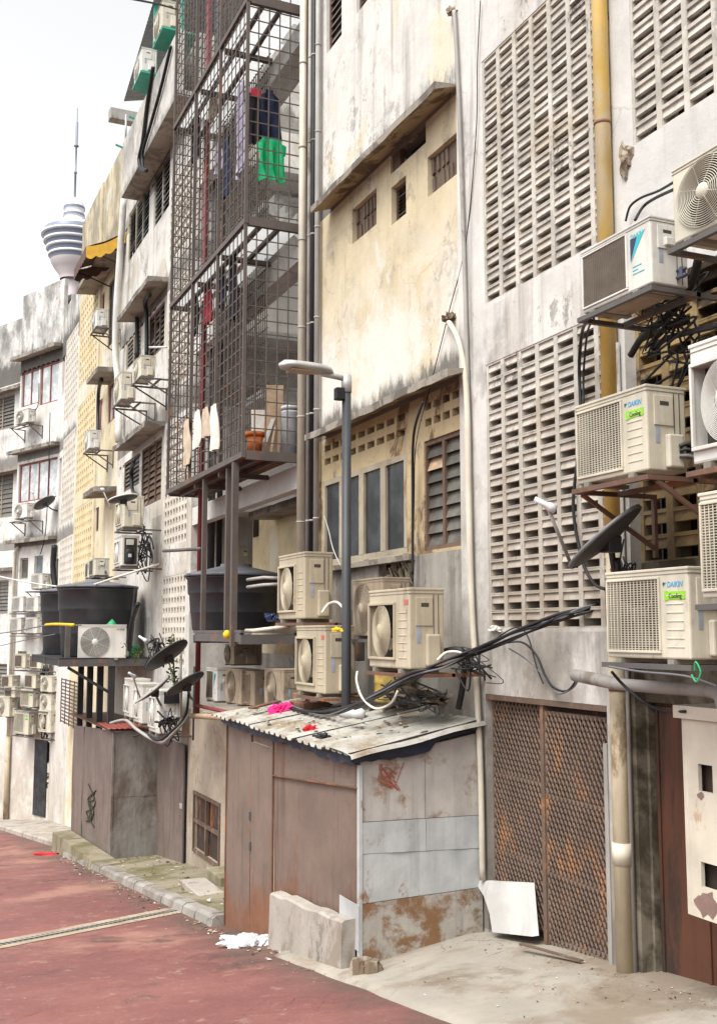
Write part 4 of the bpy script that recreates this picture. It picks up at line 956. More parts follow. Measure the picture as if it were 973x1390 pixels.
# right-hand cluster
r1 = ac('ring', 'ac_cream', 1052, 270, -.75, .86, .52, .34, 'cream unit with round ringed fan guard, highest of the closest ones at right', br='dark steel shelf below the highest ringed fan unit', brace=False, bmat='steel_dark')
r2 = ac('slat', 'ac_white', 885, 388, -.72, .78, .49, .31, 'white unit with brown slatted grille and teal triangle emblem', br='dark angle iron shelf under the teal triangle unit', brace=False, bmat='steel_dark')
r3 = ac('grid', 'ac_cream', 880, 644, -.72, .80, .61, .33, 'cream grid unit with blue lettering on the rusty red shelf over the satellite dish', br='reddish brown angle shelf over the satellite dish', bmat='steel_brown')
r6 = ac('grid', 'ac_cream', 938, 903, -.72, .84, .61, .33, 'cream grid unit with blue lettering just above the grey waste pipe', br='dark shelf just above the grey waste pipe', brace=False, bmat='steel_dark')
r4 = ac('square', 'ac_white', 1090, 610, -.72, .88, .80, .36, 'white unit cut by the right edge, beside the red shelf', br='brown shelf at the right edge under the white unit', brace=False, bmat='steel_brown')
r5 = ac('grid', 'ac_cream', 1100, 815, -.85, .82, .66, .33, 'cream grid unit cut by the right edge, highest corner level with the dish', br='dark shelf at the right edge below the cut cream unit', brace=False, bmat='steel_dark')
badge(r3); badge(r6)
f = -AD / 2 - .0012; x = AW / 2 - .225
mb = MB(); mb.prism([(x, AH - .30), (x + .075, AH - .115), (x, AH - .115)], f - .0012, f); mb.build('emblem', M['navy'], r2)
mb = MB(); mb.prism([(x + .004, AH - .31), (x + .08, AH - .115), (x + .165, AH - .085)], f - .0012, f); mb.build('emblem', M['teal'], r2)
text('DAIKIN', .046, M['teal'], r2, (x + .004, f, AH - .112), sx=.9)
mb = MB(); [mb.box(x + .02, x + .02 + l, f - .001, f, AH - .36 - .03 * i, AH - .352 - .03 * i) for i, l in enumerate((.10, .06, .13))]; mb.build('sticker', M['teal'], r2)
# under-trays seen from below
for o, lab in ((r2, 'dusty base tray'),):
    mb = MB(); mb.box(-AW / 2 + .03, AW / 2 - .03, -AD / 2 + .03, AD / 2 - .02, .008, .012); mb.build('base_tray', M['ac_dirty'], o)
# middle cluster of four
m1 = ac('square', 'ac_old', 413, 845, -.75, .92, .84, .37, 'weathered beige unit touching the right black tank', br='rusty shelf below the beige unit by the tank', bmat='steel_brown', brace=False)
m2 = ac('square', 'ac_old', 441, 948, -.80, .92, .80, .37, 'weathered beige unit with a yellow scrap on top, left of the lamp post', br='rusty shelf above the corrugated roof, left of the lamp post', bmat='steel_brown', brace=False)
m3 = ac('ring', 'ac_dirty', 519, 868, -.45, .80, .66, .33, 'brownish unit with round dark fan, half hidden behind the lamp post', br='thin shelf of the unit behind the lamp post', brace=False)
m4 = ac('square', 'ac_old', 556, 915, -.80, .92, .80, .37, 'weathered beige unit right of the lamp post above the black cables', br='rusty shelf right of the lamp post above the cables', brace=False, bmat='steel_brown')
f = -AD / 2 - .002
for o in (m2, m4):
    mb = MB(); mb.box(AW / 2 - .10, AW / 2 - .02, f - .001, f, AH - .11, AH - .075); mb.build('sticker', M['red_tag'], o)
# row on the ledge in the dark recess, under the right tank
for a in (('slat', 'ac_white', 294, 955, -.32, .62, .56, .30, 'white boxy unit at the far end of the ledge beside the red pipe'),
          ('ring', 'ac_dirty', 327, 960, -.32, .84, .56, .30, 'brown unit with cream fan hub, on the ledge under the right tank'),
          ('grid', 'ac_dirty', 345, 962, -.25, .66, .54, .40, 'brown unit with dark square grille, between two round fans on the ledge'),
          ('ring', 'ac_dirty', 384, 968, -.32, .80, .58, .34, 'brown unit with black fan and metal hub, nearest on the ledge'),
          ('ring', 'ac_dirty', 317, 904, .05, .5, .36, .5, 'small brown unit hung right under the tank platform'),
          ('slat', 'ac_old', 323, 776, .9, .5, .5, .32, 'beige unit peeping over the rim of the right tank')):
    ac(*a)
# left bay
ac('ring', 'ac_cream', 164, 543, -.78, .85, .66, .33, 'larger cream unit on the white bay, left of a pair below the brown window', br='black shelf of the larger unit of the bay pair', wall=.0)
ac('ring', 'ac_cream', 191, 511, -.75, .80, .46, .30, 'smaller cream unit on the white bay, right of a pair below the brown window', br='black shelf of the smaller unit of the bay pair', wall=.0)
l3 = ac('square', 'ac_cream', 168, 717, -.80, .85, .70, .42, 'tall cream unit standing over the gutted one', br='shelf between the tall cream and the gutted unit', brace=False)
l4 = ac('square', 'ac_white', 165, 770, -.85, .8, .68, .36, 'gutted white unit with its side off and compressor bare', br='shelf under the gutted unit', brace=False)
# the gutted unit: dark sheet stands in for the shaded open side, with compressor
for c in list(l4.children):
    if c.name.split('.')[0] in ('service_panel', 'valve_cover', 'sticker'): bpy.data.objects.remove(c)
e = AW / 2
mb = MB(); mb.box(e - .001, e + .004, -.115, .115, .06, AH - .05); mb.build('bay_shade', M['fin_and_shade'], l4)
mb = MB(); mb.lathe([(0, 0), (.075, 0), (.08, .03), (.08, .2), (.06, .25), (.015, .27), (0, .27)], 18, 0, Matrix.Translation((e + .015, -.02, .07)) @ Matrix.Scale(.5, 4, (1, 0, 0))); cmp_ = mb.build('compressor', M['rubber'], l4)
mb = MB(); mb.cbox(e + .054, e + .06, -.05, .01, .18, .24, .002); mb.build('sticker', M['plastic_white'], cmp_)
mb = MB(); mb.cbox(e, e + .05, -.08, .05, .40, .50, .006); mb.build('control_box', M['ac_white'], l4)
ac('slat', 'ac_cream', 129, 782, -.75, .85, .44, .34, 'cream unit low on the cream shophouse, right behind the left tank rim', br='shelf right behind the left tank rim', brace=False)
ac('slat', 'ac_white', 121, 785, -.70, .6, .42, .30, 'white unit farther along the same shelf behind the left tank rim')
ac('ring', 'ac_white', 131, 443, -.60, .80, .50, .30, 'white unit under the brown canvas awning', br='black wire shelf under the awning unit', wall=.05)
ac('ring', 'ac_white', 121, 609, -.60, .80, .52, .30, 'white unit beside red framed window halfway up the cream shophouse', br='black shelf halfway up the cream shophouse', wall=.05)
# low ones by the dishes
ac('square', 'ac_white', 179, 978, -.75, .8, .80, .36, 'white unit behind the platform legs, leftmost of the low trio', brk=False)
ac('square', 'ac_white', 192, 986, -.70, .8, .80, .40, 'white unit in the middle of the low trio, behind a grey dish')
v3 = ac('square', 'ac_white', 215, 1000, -.62, .8, .82, .44, 'white unit with a black flap, nearest of the low trio', br='long steel shelf for the low trio by the dishes', brace=False)
mb = MB(); mb.box(AW / 2 + .05, AW / 2 + .056, -.10, .14, AH - .16, AH - .01); mb.build('flap', M['rubber'], v3)
# on the big platform, facing the viewer
yq = atx(138, 896, -23.25)
yk = get_proto('ring', 'ac_white2') if 'ac_white2' in M else copy_tree(PROTO[('ring', 'ac_white')][0])
yk.location = yq; yk.rotation_euler = (0, 0, R(80)); yk.scale = (1.0 / AW, .36 / AD, .74 / AH)
tag(yk, 'white unit with round fan facing the viewer, on the black platform', 'air conditioner', ACG)
text('YORK', .05, M['ink'], yk, (AW / 2 - .17, -AD / 2 - .002, AH - .09), name='lettering', sx=1.1)
mb = MB(); mb.box(AW / 2 - .20, AW / 2 - .178, -AD / 2 - .002, -AD / 2 - .0005, AH - .09, AH - .055); mb.build('emblem', M['yellow_ink'], yk)
# roof pair hung on the green frame
ra = ac('ring', 'ac_white', 192, 96, -.62, .8, .58, .34, 'white unit hung on the green roof frame, the lower of two')
rb = ac('ring', 'ac_cream', 220, 36, -.62, .8, .62, .40, 'cream unit hung on the green roof frame, the higher of two')
# end building: two lone ones and the dense stack
Yd = -.55
dl = [('ring', 'ac_white', 38, 573, .95, .52, 'lone white unit under the upper sliding window'),
      ('ring', 'ac_white', 36, 703, .95, .55, 'lone white unit beside the small dish under the middle sliding window'),
      ('grid', 'ac_white', 57, 800, .75, .55, 'white unit under the small right window of the end building'),
      ('grid', 'ac_white', 31, 831, .8, .55, 'white unit, upper left of four behind the rear tank'),
      ('grid', 'ac_white', 51, 831, .8, .55, 'white unit, upper right of four behind the rear tank'),
      ('grid', 'ac_white', 28, 861, .8, .58, 'white unit, lower left of four behind the rear tank'),
      ('grid', 'ac_white', 50, 861, .8, .58, 'white unit, lower right of four behind the rear tank'),
      ('slat', 'ac_cream', 34, 908, .75, .50, 'cream unit, left in the top row of the dense stack'),
      ('slat', 'ac_cream', 55, 909, .75, .50, 'cream unit, right in the top row of the dense stack'),
      ('slat', 'ac_cream', 16, 936, .75, .48, 'cream unit at the left end of the second row in the stack'),
      ('slat', 'ac_cream', 48, 936, .75, .50, 'cream unit in the middle of the second row in the stack'),
      ('ring', 'ac_cream', 70, 941, .75, .55, 'cream unit at the right end of the second row in the stack'),
      ('slat', 'ac_cream', 20, 948, .75, .40, 'cream unit peeping over the widest one in the stack'),
      ('ring', 'ac_cream', 12, 975, 1.0, .72, 'widest cream unit of the stack, at the left edge'),
      ('grid', 'ac_cream', 44, 962, .85, .62, 'cream unit in the middle of the third row of the stack'),
      ('ring', 'ac_cream', 69, 966, .75, .55, 'cream unit at the right end of the third row in the stack'),
      ('grid', 'ac_cream', 38, 1000, 1.0, .82, 'biggest cream unit at the foot of the stack'),
      ('square', 'ac_cream', 68, 997, .8, .76, 'tall cream unit at the foot of the stack, next to the bars')]
for i, (k, mt, px, py, w, h, lab) in enumerate(dl):
    ac(k, mt, px, py, Yd - .02 * (i % 3), w, h, .32, lab, fr=FD, brk=False)
for (px, py, wd, lab) in ((31, 576, 1.3, 'thin shelf under the lone unit by the upper sliding window'), (31, 706, 1.3, 'thin shelf under the lone unit by the middle sliding window'), (40, 832, 2.2, 'long shelf under the upper pair behind the rear tank'), (40, 863, 2.2, 'long shelf under the lower pair behind the rear tank'),
                     (46, 911, 2.6, 'long shelf in the top row of the dense stack'), (35, 938, 2.6, 'long shelf in the second row of the dense stack'), (48, 965, 2.2, 'long shelf in the third row of the dense stack'), (48, 1002, 2.6, 'long shelf at the foot of the dense stack'), (52, 802, 1.2, 'shelf under the small right window unit')):
    c = FD.at(px, py, Yd - .06); bracket(FD, c.x - .3, c.z, wd, c.y - .02, 0, lab, brace=(wd < 2))
def one(mb, name, mat, label, cat, group=None, kind=None): return tag(mb.build(name, mat), label, cat, group, kind)
# ================================================================== steel cage on the stairwell
XG = atx(330, 605, at(404, 560, 0).x + .02).x; YG = atx(330, 605, XG).y; XG0 = at(229, 600, YG).x
ZT = TOP + .6; Z0 = ST[0]
cg = empty('steel_cage', 'tall dark steel grid cage enclosing the open stairwell balconies', 'cage', (XG, YG, Z0))
PG = lambda o: loc(o, cg)
b = .017
nx = round((XG - XG0) / .2); nz = round((ZT - Z0) / .2)
mb = MB()
for i in range(1, nx): x = XG0 + (XG - XG0) * i / nx; mb.box(x - b / 2, x + b / 2, YG - .006, YG + .006, Z0, ZT)
for j in range(1, nz): z = Z0 + (ZT - Z0) * j / nz; mb.box(XG0, XG, YG + .0065, YG + .0165, z - b / 2, z + b / 2)
PG(mb.build('front_grille', M['cage_steel'], cg))
mb = MB()
for i in range(1, int(nx * 1.45)): x = XG0 + (XG - XG0) * i / (nx * 2); mb.box(x - .006, x + .006, -.056, -.044, Z0, ZT)
for j in range(1, nz): z = Z0 + (ZT - Z0) * (j + .5) / nz; mb.box(XG0, XG0 + (XG - XG0) * .71, -.0435, -.032, z - .007, z + .007)
PG(mb.build('inner_grille', M['cage_steel'], cg))
for xx in (XG, XG0):
    mb = MB(); ny = 5
    for i in range(1, ny): y = YG - YG * i / ny; mb.box(xx - .006, xx + .006, y - b / 2, y + b / 2, Z0, ZT)
    for j in range(1, nz): z = Z0 + (ZT - Z0) * j / nz; mb.box(xx - .0165, xx - .0065, YG, 0, z - b / 2, z + b / 2)
    PG(mb.build('side_grille', M['cage_steel'], cg))
for xx in (XG, XG0, XG0 + (XG - XG0) * .34, XG0 + (XG - XG0) * .68):
    mb = MB(); mb.box(xx - .022, xx + .022, YG - .026, YG + .02, Z0 - .02, ZT); PG(mb.build('post', M['cage_steel'], cg))
for z in ST + [ZT]:
    mb = MB(); mb.box(XG0 - .03, XG + .03, YG - .03, YG + .03, z - .035, z + .045); PG(mb.build('front_beam', M['cage_steel'], cg))
    for xx in (XG, XG0):
        mb = MB(); mb.box(xx - .034, xx + .034, YG + .036, .01, z - .06, z + .07); PG(mb.build('side_beam', M['cage_steel'], cg))
for k, z in enumerate(ST):
    # joists and corrugated deck
    for y in (YG * .72, YG * .38): mb = MB(); mb.box(XG0 + .04, XG - .04, y - .03, y + .03, z - .055, z + .002); PG(mb.build('joist', M['cage_steel'], cg))
    for x in (XG - 1.35, XG - 2.75): mb = MB(); mb.box(x - .04, x + .04, YG + .04, .01, z - .13, z - .06); PG(mb.build('joist', M['cage_steel'], cg))
    mb = MB(); n = int((XG - XG0 - .1) / .03); vs = []
    for i in range(n + 1):
        x = XG0 + .05 + (XG - XG0 - .1) * i / n; zz = z + .012 + .009 * (i % 2)
        vs += [(x, YG + .045, zz), (x, .01, zz)]
    mb.add(vs, [(2 * i, 2 * i + 2, 2 * i + 3, 2 * i + 1) for i in range(n)])
    PG(mb.build('deck_sheet', M['deck'] if k else M['steel_brown'], cg))
# diagonal brace seen on the left half, legs down to the tank platform
zleg = Zv(318, 872, YG)
for px, y0, wd in ((318, YG, .085), (309, YG + .06, .07), (277, YG + .05, .07)):
    x = at(px, 740, y0).x; mb = MB(); mb.box(x - wd / 2, x + wd / 2, y0 - wd / 2, y0 + wd / 2, zleg - (.05 if px == 318 else -.1), Z0 - .055); PG(mb.build('leg', M['cage_steel'], cg))
# red standpipe and dark pipes in the stairwell
def pipe(name, pts, r, mat, label, cat='pipe', n=10, sp=0, group=None, clamps=()):
    mb = MB(); mb.tube(spline(pts, sp) if sp else pts, r, n); o = one(mb, name, mat, label, cat, group)
    for p in clamps:
        c = MB(); c.tube([(p[0], p[1], p[2] - .012), (p[0], p[1], p[2] + .012)], r * 1.14, n); c.build('clamp', M['pipe_grey'], o)
    return o
q = at(270, 820, -.35); pipe('standpipe', [(q.x, q.y, Zv(270, 975, -.35)), (q.x, q.y, ZT)], .045, M['pipe_red'], 'dark red standpipe rising behind the steel cage')
q = at(287, 700, .3); pipe('waste_pipe', [(q.x, q.y, 2.7), (q.x, q.y, ZT)], .07, M['steel_black'], 'thick black pipe inside the caged stairwell, behind the red one')
q = at(298, 700, .5); pipe('waste_pipe', [(q.x, q.y, 2.7), (q.x, q.y, ZT)], .055, M['rubber'], 'thinner black pipe deep inside the caged stairwell')
# ================================================================== things hanging in the cage
def cloth(name, o, ux, wid, hgt, mat, label, cat, prof=None, rip=.03, nfold=4, seed=0, nx=16, nz=14, uz=Vector((0, 0, -1)), thick=.012, collar=False, grp=None):
    """hanging cloth; o = top left, ux = direction of its width, prof(t)->(left,right) fractions"""
    rr = random.Random(seed); ph = rr.uniform(0, 6); ux = Vector(ux).normalized(); nrm = ux.cross(uz).normalized(); vs = []; o = Vector(o)
    for j in range(nz + 1):
        t = j / nz; l, r_ = prof(t) if prof else (0, 1)
        for i in range(nx + 1):
            s = l + (r_ - l) * i / nx
            dep = rip * (.35 + t) * math.sin(ph + s * nfold * 6.28 + 1.5 * math.sin(t * 3 + ph)) + rip * .4 * math.sin(s * 17 + t * 5)
            vs.append(o + ux * (s * wid) + uz * (hgt * (t + (.02 * math.sin(s * 9 + ph) if j == nz else 0))) + nrm * dep)
    m_ = nx + 1; k = len(vs); fs = [(j * m_ + i, j * m_ + i + 1, (j + 1) * m_ + i + 1, (j + 1) * m_ + i) for j in range(nz) for i in range(nx)]
    vs2 = [v + nrm * thick for v in vs]
    mb = MB(); mb.add(vs + vs2, fs + [tuple(q + k for q in reversed(f)) for f in fs], 0, True)
    return one(mb, name, mat, label, cat, grp)
xs = XG - .10
def shirtprof(t):
    if t < .10: return (.16, .84)
    if t < .34: return (.0 + .04 * t, 1.0 - .04 * t)
    return (.10 - .03 * t, .90 + .04 * t)
a = atx(349, 184, xs); c = atx(389, 190, xs); lo = atx(350, 236, xs)
cloth('shirt', a, (0, 1, 0), (c - a).length, a.z - lo.z + .06, M['clothes_green'], 'bright green shirt hanging inside the cage above the balcony beam', 'shirt', shirtprof, .04, 3, 1, 26, 24)
a = atx(335, 124, XG - .35); cloth('dark_shirt', a, (0, 1, 0), .22, .80, M['clothes_black'], 'black shirt with red neckline hanging left of the navy jacket', 'shirt', lambda t: (.1, .9) if t < .1 else (0, 1), .02, 2, 2)
a = atx(352, 118, XG - .55); cloth('jacket', a, (0, 1, 0), .36, .80, M['clothes_navy'], 'navy jacket hanging above the green shirt', 'jacket', lambda t: (.3, .6) if t < .08 else (.06, .86 + .2 * t), .025, 2, 3)
a = atx(336, 120, XG - .34); cloth('red_cloth', (a.x + .02, a.y + .05, a.z + .02), (0, 1, 0), .16, .12, M['clothes_red'], 'small red cloth at the neck of the black shirt', 'cloth', None, .01, 1, 4, 6, 4)
for i, (px, py, hh, mt, lb, cn) in enumerate(((264, 560, 50, 'clothes_white', 'limp white cloth over the cage rail, second from the left', 'cloth'), (286, 552, 62, 'clothes_white', 'white cloth over the cage rail, nearest the viewer', 'cloth'), (275, 556, 40, 'clothes_tan', 'tan cloth over the cage rail between two white ones', 'cloth'), (250, 572, 62, 'clothes_tan', 'faded tan cloth over the cage rail, leftmost', 'cloth'),
                               (322, 120, 120, 'clothes_lilac', 'pale lilac towel hanging high inside the cage front', 'towel'), (303, 190, 80, 'clothes_navy', 'dark navy trousers hanging inside the cage front', 'trousers'), (292, 200, 40, 'clothes_lilac', 'small violet cloth hanging left of the navy trousers', 'cloth'))):
    yc_ = YG - .05 if py > 500 else YG + .06; p = at(px, py, yc_); hz_ = p.z - Zv(px, py + hh, yc_); cloth('hanging_cloth', p, (1, 0, 0), .34, hz_, M[mt], lb, cn, None, .03, 2, 10 + i, 10, 12)
for i, (px, py, hh, w_, mt, lb) in enumerate(((262, 395, 60, .3, 'clothes_black', 'black cloth hanging in the middle storey of the cage, far left'), (278, 372, 70, .34, 'clothes_red', 'faded maroon shirt hanging in the middle storey of the cage'), (296, 352, 66, .4, 'clothes_navy', 'dark blue shirt hanging in the middle storey of the cage'), (312, 345, 90, .3, 'clothes_black', 'long black trousers hanging in the middle storey of the cage'),
                               (262, 130, 90, .35, 'clothes_black', 'black towel hanging in the top storey of the cage'), (284, 88, 80, .35, 'clothes_tan', 'tan shirt hanging in the top storey of the cage'))):
    yc_ = YG + .22 + .05 * (i % 3); p = at(px, py, yc_); cloth('hanging_cloth', p, (1, 0, 0), w_, p.z - Zv(px, py + hh, yc_), M[mt], lb, 'cloth', None, .03, 2, 60 + i, 10, 12)
# pot, boards, bin on the lowest deck
zd0 = ST[0] + .065
p = atx(346, 607, XG - .16); pot = empty('flower_pot', 'terracotta plant pot on the lowest cage deck', 'flower pot', (p.x, p.y, zd0))
mb = MB(); mb.lathe([(0, 0), (.085, 0), (.125, .27), (.112, .27), (.08, .02), (0, .02)], 24); mb.build('bowl', M['terracotta'], pot)
mb = MB(); mb.lathe([(.118, .24), (.142, .24), (.146, .30), (.130, .30), (.118, .25)], 24); mb.build('rim', M['terracotta'], pot)
def leaning(px0, py0, px1, py1, dx, w_, mt, lb, lean=.12):
    a = atx(px0, py0, XG - dx); t = atx(px1, py1, XG - dx)
    mb = MB(); y0 = a.y; mb.add([(a.x, y0, zd0), (a.x, y0 + w_, zd0), (a.x - lean, t.y + w_, t.z), (a.x - lean, t.y, t.z - .02), (a.x - .02, y0, zd0), (a.x - .02, y0 + w_, zd0), (a.x - lean - .02, t.y + w_, t.z), (a.x - lean - .02, t.y, t.z - .02)], [(0, 1, 2, 3), (7, 6, 5, 4), (0, 4, 5, 1), (1, 5, 6, 2), (2, 6, 7, 3), (3, 7, 4, 0)])
    return one(mb, 'board', M[mt], lb, 'board')
leaning(356, 611, 366, 518, .30, .26, 'board', 'tall brown board leaning behind the terracotta pot')
leaning(343, 611, 345, 552, .45, .30, 'clothes_white', 'pale white board behind the terracotta pot')
leaning(352, 611, 372, 565, .22, .06, 'foam', 'narrow pale plank leaning right of the terracotta pot')
leaning(366, 611, 376, 575, .19, .03, 'board', 'thin brown plank leaning next to the grey bin')
p = atx(394, 612, XG - .22); bn = empty('bin', 'tall pale grey cylinder bin on the lowest cage deck', 'bin', (p.x, p.y, zd0))
mb = MB(); mb.lathe([(0, 0), (.125, 0), (.135, .62), (.14, .63), (.14, .66), (.10, .68), (0, .68)], 24); mb.build('body', M['bin_grey'], bn)
mb = MB(); mb.lathe([(.0, .0), (.142, 0), (.142, .05), (.09, .07), (.0, .07)], 24, 0, Matrix.Translation((0, 0, .683))); mb.build('lid', M['plastic_white'], bn)
q = atx(333, 275, XC1 + .002) if False else None
# small black 3 on the stairwell wall
p = atx(344, 274, XC1 + .012); t3 = text('3', .22, M['ink'], b3, (0, 0, 0), (R(90), 0, R(90)), 'number'); P3(t3); t3.location = Vector((XC1 + .012, min(max(p.y, .4), 2.3), p.z - .06)) - Vector(b3.location)
# ================================================================== water tanks and their platforms
def tank(cx, cy, z, r, h, label, lh=.20):
    o = empty('water_tank', label, 'water tank', (cx, cy, z))
    mb = MB(); mb.lathe([(0, 0), (r * .84, 0), (r * .86, .02), (r * .885, h * .30), (r * .90, h * .31), (r * .905, h * .33), (r * .93, h * .64), (r * .955, h * .655), (r * .96, h * .68), (r * .975, h * .93), (r, h * .935), (r * 1.0, h * .965), (r * .97, h * .97)], 56)
    mb.build('body', M['tank'], o)
    mb = MB(); mb.lathe([(r * .96, 0), (r * 1.035, 0), (r * 1.04, .04), (r * 1.0, .055), (r * .6, lh * .55), (r * .3, lh * .8), (r * .29, lh * .96), (0, lh)], 56, 0, Matrix.Translation((0, 0, h * .972))); lid = mb.build('lid', M['tank_lid'], o)
    mb = MB()
    for k in range(5):
        a = k * math.pi / 5; mb.bar((-r * .85 * math.cos(a), -r * .85 * math.sin(a), h * .972 + .06), (r * .85 * math.cos(a), r * .85 * math.sin(a), h * .972 + .06 + .0015 * k), .03)
    mb.build('lid_rib', M['tank'], lid)
    return o
XPL = -23.05; zpl = atx(140, 893, XPL).z
tcx = at(131, 850, -1.0).x
tank(tcx, -1.0, zpl + .01, 52.5 * 24.2 / 1450, zpl * 0 + atx(131, 797, tcx).z - zpl, 'big black water tank on the platform, behind the white fan unit')
q = at(104, 850, -1.0); tank(q.x - .1, -1.02, zpl + .01, .87, atx(131, 797, tcx).z - zpl, 'black water tank farther back, mostly hidden by the big one')
zrp = Zv(320, 862, YG)
tcx2 = at(318, 800, -.02).x
tank(tcx2, -.02, zrp + .07, .80, Zv(318, 782, -.02) - zrp - .07, 'black water tank under the steel cage, with grey pipes into its side', .23)
pl = empty('tank_platform', 'black steel platform on tall posts carrying two water tanks', 'platform', (XPL, -1, zpl))
PP = lambda o: loc(o, pl)
ya, yb = atx(80, 896, XPL).y, -.02
mb = MB(); mb.box(XPL - 4.6, XPL, ya, yb, zpl - .03, zpl); PP(mb.build('deck', M['steel_black'], pl))
for xx in (XPL - .04, XPL - 2.3, XPL - 4.56):
    mb = MB(); mb.box(xx - .04, xx + .04, ya + .001, yb, zpl - .18, zpl - .031); PP(mb.build('beam', M['steel_dark'], pl))
for yy in (ya + .05, yb - .07):
    mb = MB(); mb.box(XPL - 4.5, XPL - .09, yy - .03, yy + .03, zpl - .17, zpl - .032); PP(mb.build('beam', M['steel_black'], pl))
for xx in (XPL - .1, XPL - 1.4, XPL - 2.7, XPL - 4.0):
    mb = MB(); mb.box(xx - .065, xx + .065, -.94, -.81, zg(xx) + .1, zpl - .181); PP(mb.build('post', M['steel_black'], pl))
p = atx(91, 896, XPL - .1); mb = MB(); mb.box(p.x - .05, p.x + .05, p.y - .05, p.y + .05, zpl + .001, zpl + .72); PP(mb.build('stub_post', M['steel_dark'], pl))
mb = MB(); mb.bar((XPL - .1, ya + .2, zpl - .20), (XPL - .1, ya + 1.1, zpl - .75), .06); PP(mb.build('brace', M['steel_black'], pl))
pr = empty('tank_platform', 'rusty steel platform under the cage carrying the single water tank', 'platform', (XG, -.4, zrp))
PR = lambda o: loc(o, pr)
XR0 = at(262, 868, YG).x
mb = MB(); mb.box(XR0, XG, YG, 1.0, zrp + .03, zrp + .068); PR(mb.build('deck', M['steel_dark'], pr))
for (x0, x1, y0, y1) in ((XG - .06, XG + .0, YG, .95), (XR0, XR0 + .06, YG, .95)):
    mb = MB(); mb.box(x0, x1, y0, y1, zrp - .13, zrp - .0); PR(mb.build('beam', M['steel_dark'], pr))
for y in (YG + .035, .9): mb = MB(); mb.box(XR0 + .07, XG - .07, y - .03, y + .03, zrp - .10, zrp + .028); PR(mb.build('beam', M['steel_dark'], pr))
# little pipes at the right tank
for (y0, y1, lb) in ((787, 785, 'upper grey pipe into the side of the right tank'), (797, 793, 'lower grey pipe into the side of the right tank')):
    pts = [at(336, y0, -.78), at(358, y0 - 3, -.8), at(380, y1, -.6)]; pipe('water_pipe', [pts[0], pts[1], pts[2]], .022, M['pipe_grey'], lb)
pts = [at(334, 856, -.85), at(345, 856, -.85), at(392, 850, -.6)]; pipe('water_pipe', pts, .024, M['pipe_cream'], 'short cream pipe lying on the tank platform edge')
p = at(308, 863, YG - .05); mb = MB(); mb.lathe([(0, -.05), (.05, -.03), (.06, .03), (.03, .07), (0, .08)], 9, 0, Matrix.Translation(p)); one(mb, 'yellow_bag', M['sign_yellow'], 'small yellow plastic bag tied to the tank platform corner', 'bag')
p = atx(182, 872, XPL + .0); pail = empty('pail', 'small green pail on the black platform beside the fan unit', 'pail', (p.x - .2, p.y, zpl))
mb = MB(); mb.lathe([(0, 0), (.11, 0), (.14, .24), (.15, .26), (.12, .26), (.10, .02), (0, .02)], 20); mb.build('body', M['green_pail'], pail)
p = atx(152, 849, -23.25); mb = MB(); mb.add(*(lambda v: (v, [(0, 1, 2), (0, 2, 3), (0, 3, 4), (0, 4, 1), (4, 3, 2, 1)]))([(p.x, p.y, p.z + .14), (p.x - .12, p.y - .14, p.z - .02), (p.x + .12, p.y - .1, p.z - .02), (p.x + .1, p.y + .12, p.z - .02), (p.x - .1, p.y + .14, p.z - .02)]), 0, True)
one(mb, 'green_bag', M['green_pail'], 'crumpled green bag on top of the fan unit on the platform', 'bag')
# ================================================================== street lamp
p = at(470, 760, -.62); zt_ = Zv(470, 513, -.62)
lamp = empty('street_lamp', 'grey street lamp on a dark post rising behind the tin shed roof', 'street lamp', (p.x, p.y, zg(p.x)))
PLm = lambda o: loc(o, lamp)
mb = MB(); mb.tube([(p.x, p.y, zg(p.x)), (p.x, p.y, zt_ - .16)], .052, 16); PLm(mb.build('post', M['post_dark'], lamp))
mb = MB(); mb.tube([(p.x, p.y, zt_ - .17), (p.x, p.y, zt_ + .03)], .06, 16); PLm(mb.build('collar', M['lamp_grey'], lamp))
e1 = (p.x, p.y - .30, zt_ + .02)
mb = MB(); mb.tube([(p.x, p.y, zt_ - .01), e1], .034, 12); PLm(mb.build('arm', M['lamp_grey'], lamp))
mb = MB(); prof = []; L_ = .66
vs = []; fs = []; n = 14; ny_ = 12
for i in range(ny_ + 1):
    t = i / ny_; y = p.y - .16 - t * L_; w_ = .155 * (max(0, 1 - (2 * t - 1) ** 4)) ** .5 * (1 if t > .35 else .62 + .38 * t / .35) + .006
    for k in range(n):
        a = 2 * math.pi * k / n; sz = math.sin(a); vs.append((p.x + w_ * math.cos(a), y, zt_ + .045 + (.075 if sz > 0 else .035) * sz * (w_ / .161) ** .4 - .0 + .02 * t))
for i in range(ny_):
    for k in range(n): fs.append((i * n + k, i * n + (k + 1) % n, (i + 1) * n + (k + 1) % n, (i + 1) * n + k))
fs += [tuple(range(n)), tuple(range(ny_ * n, ny_ * n + n))[::-1]]
mb.add(vs, fs, 0, True); PLm(mb.build('lamp_head', M['lamp_grey'], lamp))
mb = MB(); mb.cbox(p.x - .10, p.x + .10, p.y - .70, p.y - .42, zt_ + .012, zt_ + .026, .004); PLm(mb.build('lens', M['lamp_lens'], lamp))
z_ = Zv(462, 540, -.62); mb = MB(); mb.cbox(p.x - .05, p.x + .05, p.y - .14, p.y - .04, z_ - .07, z_ + .07, .01); PLm(mb.build('control_box', M['rubber'], lamp))
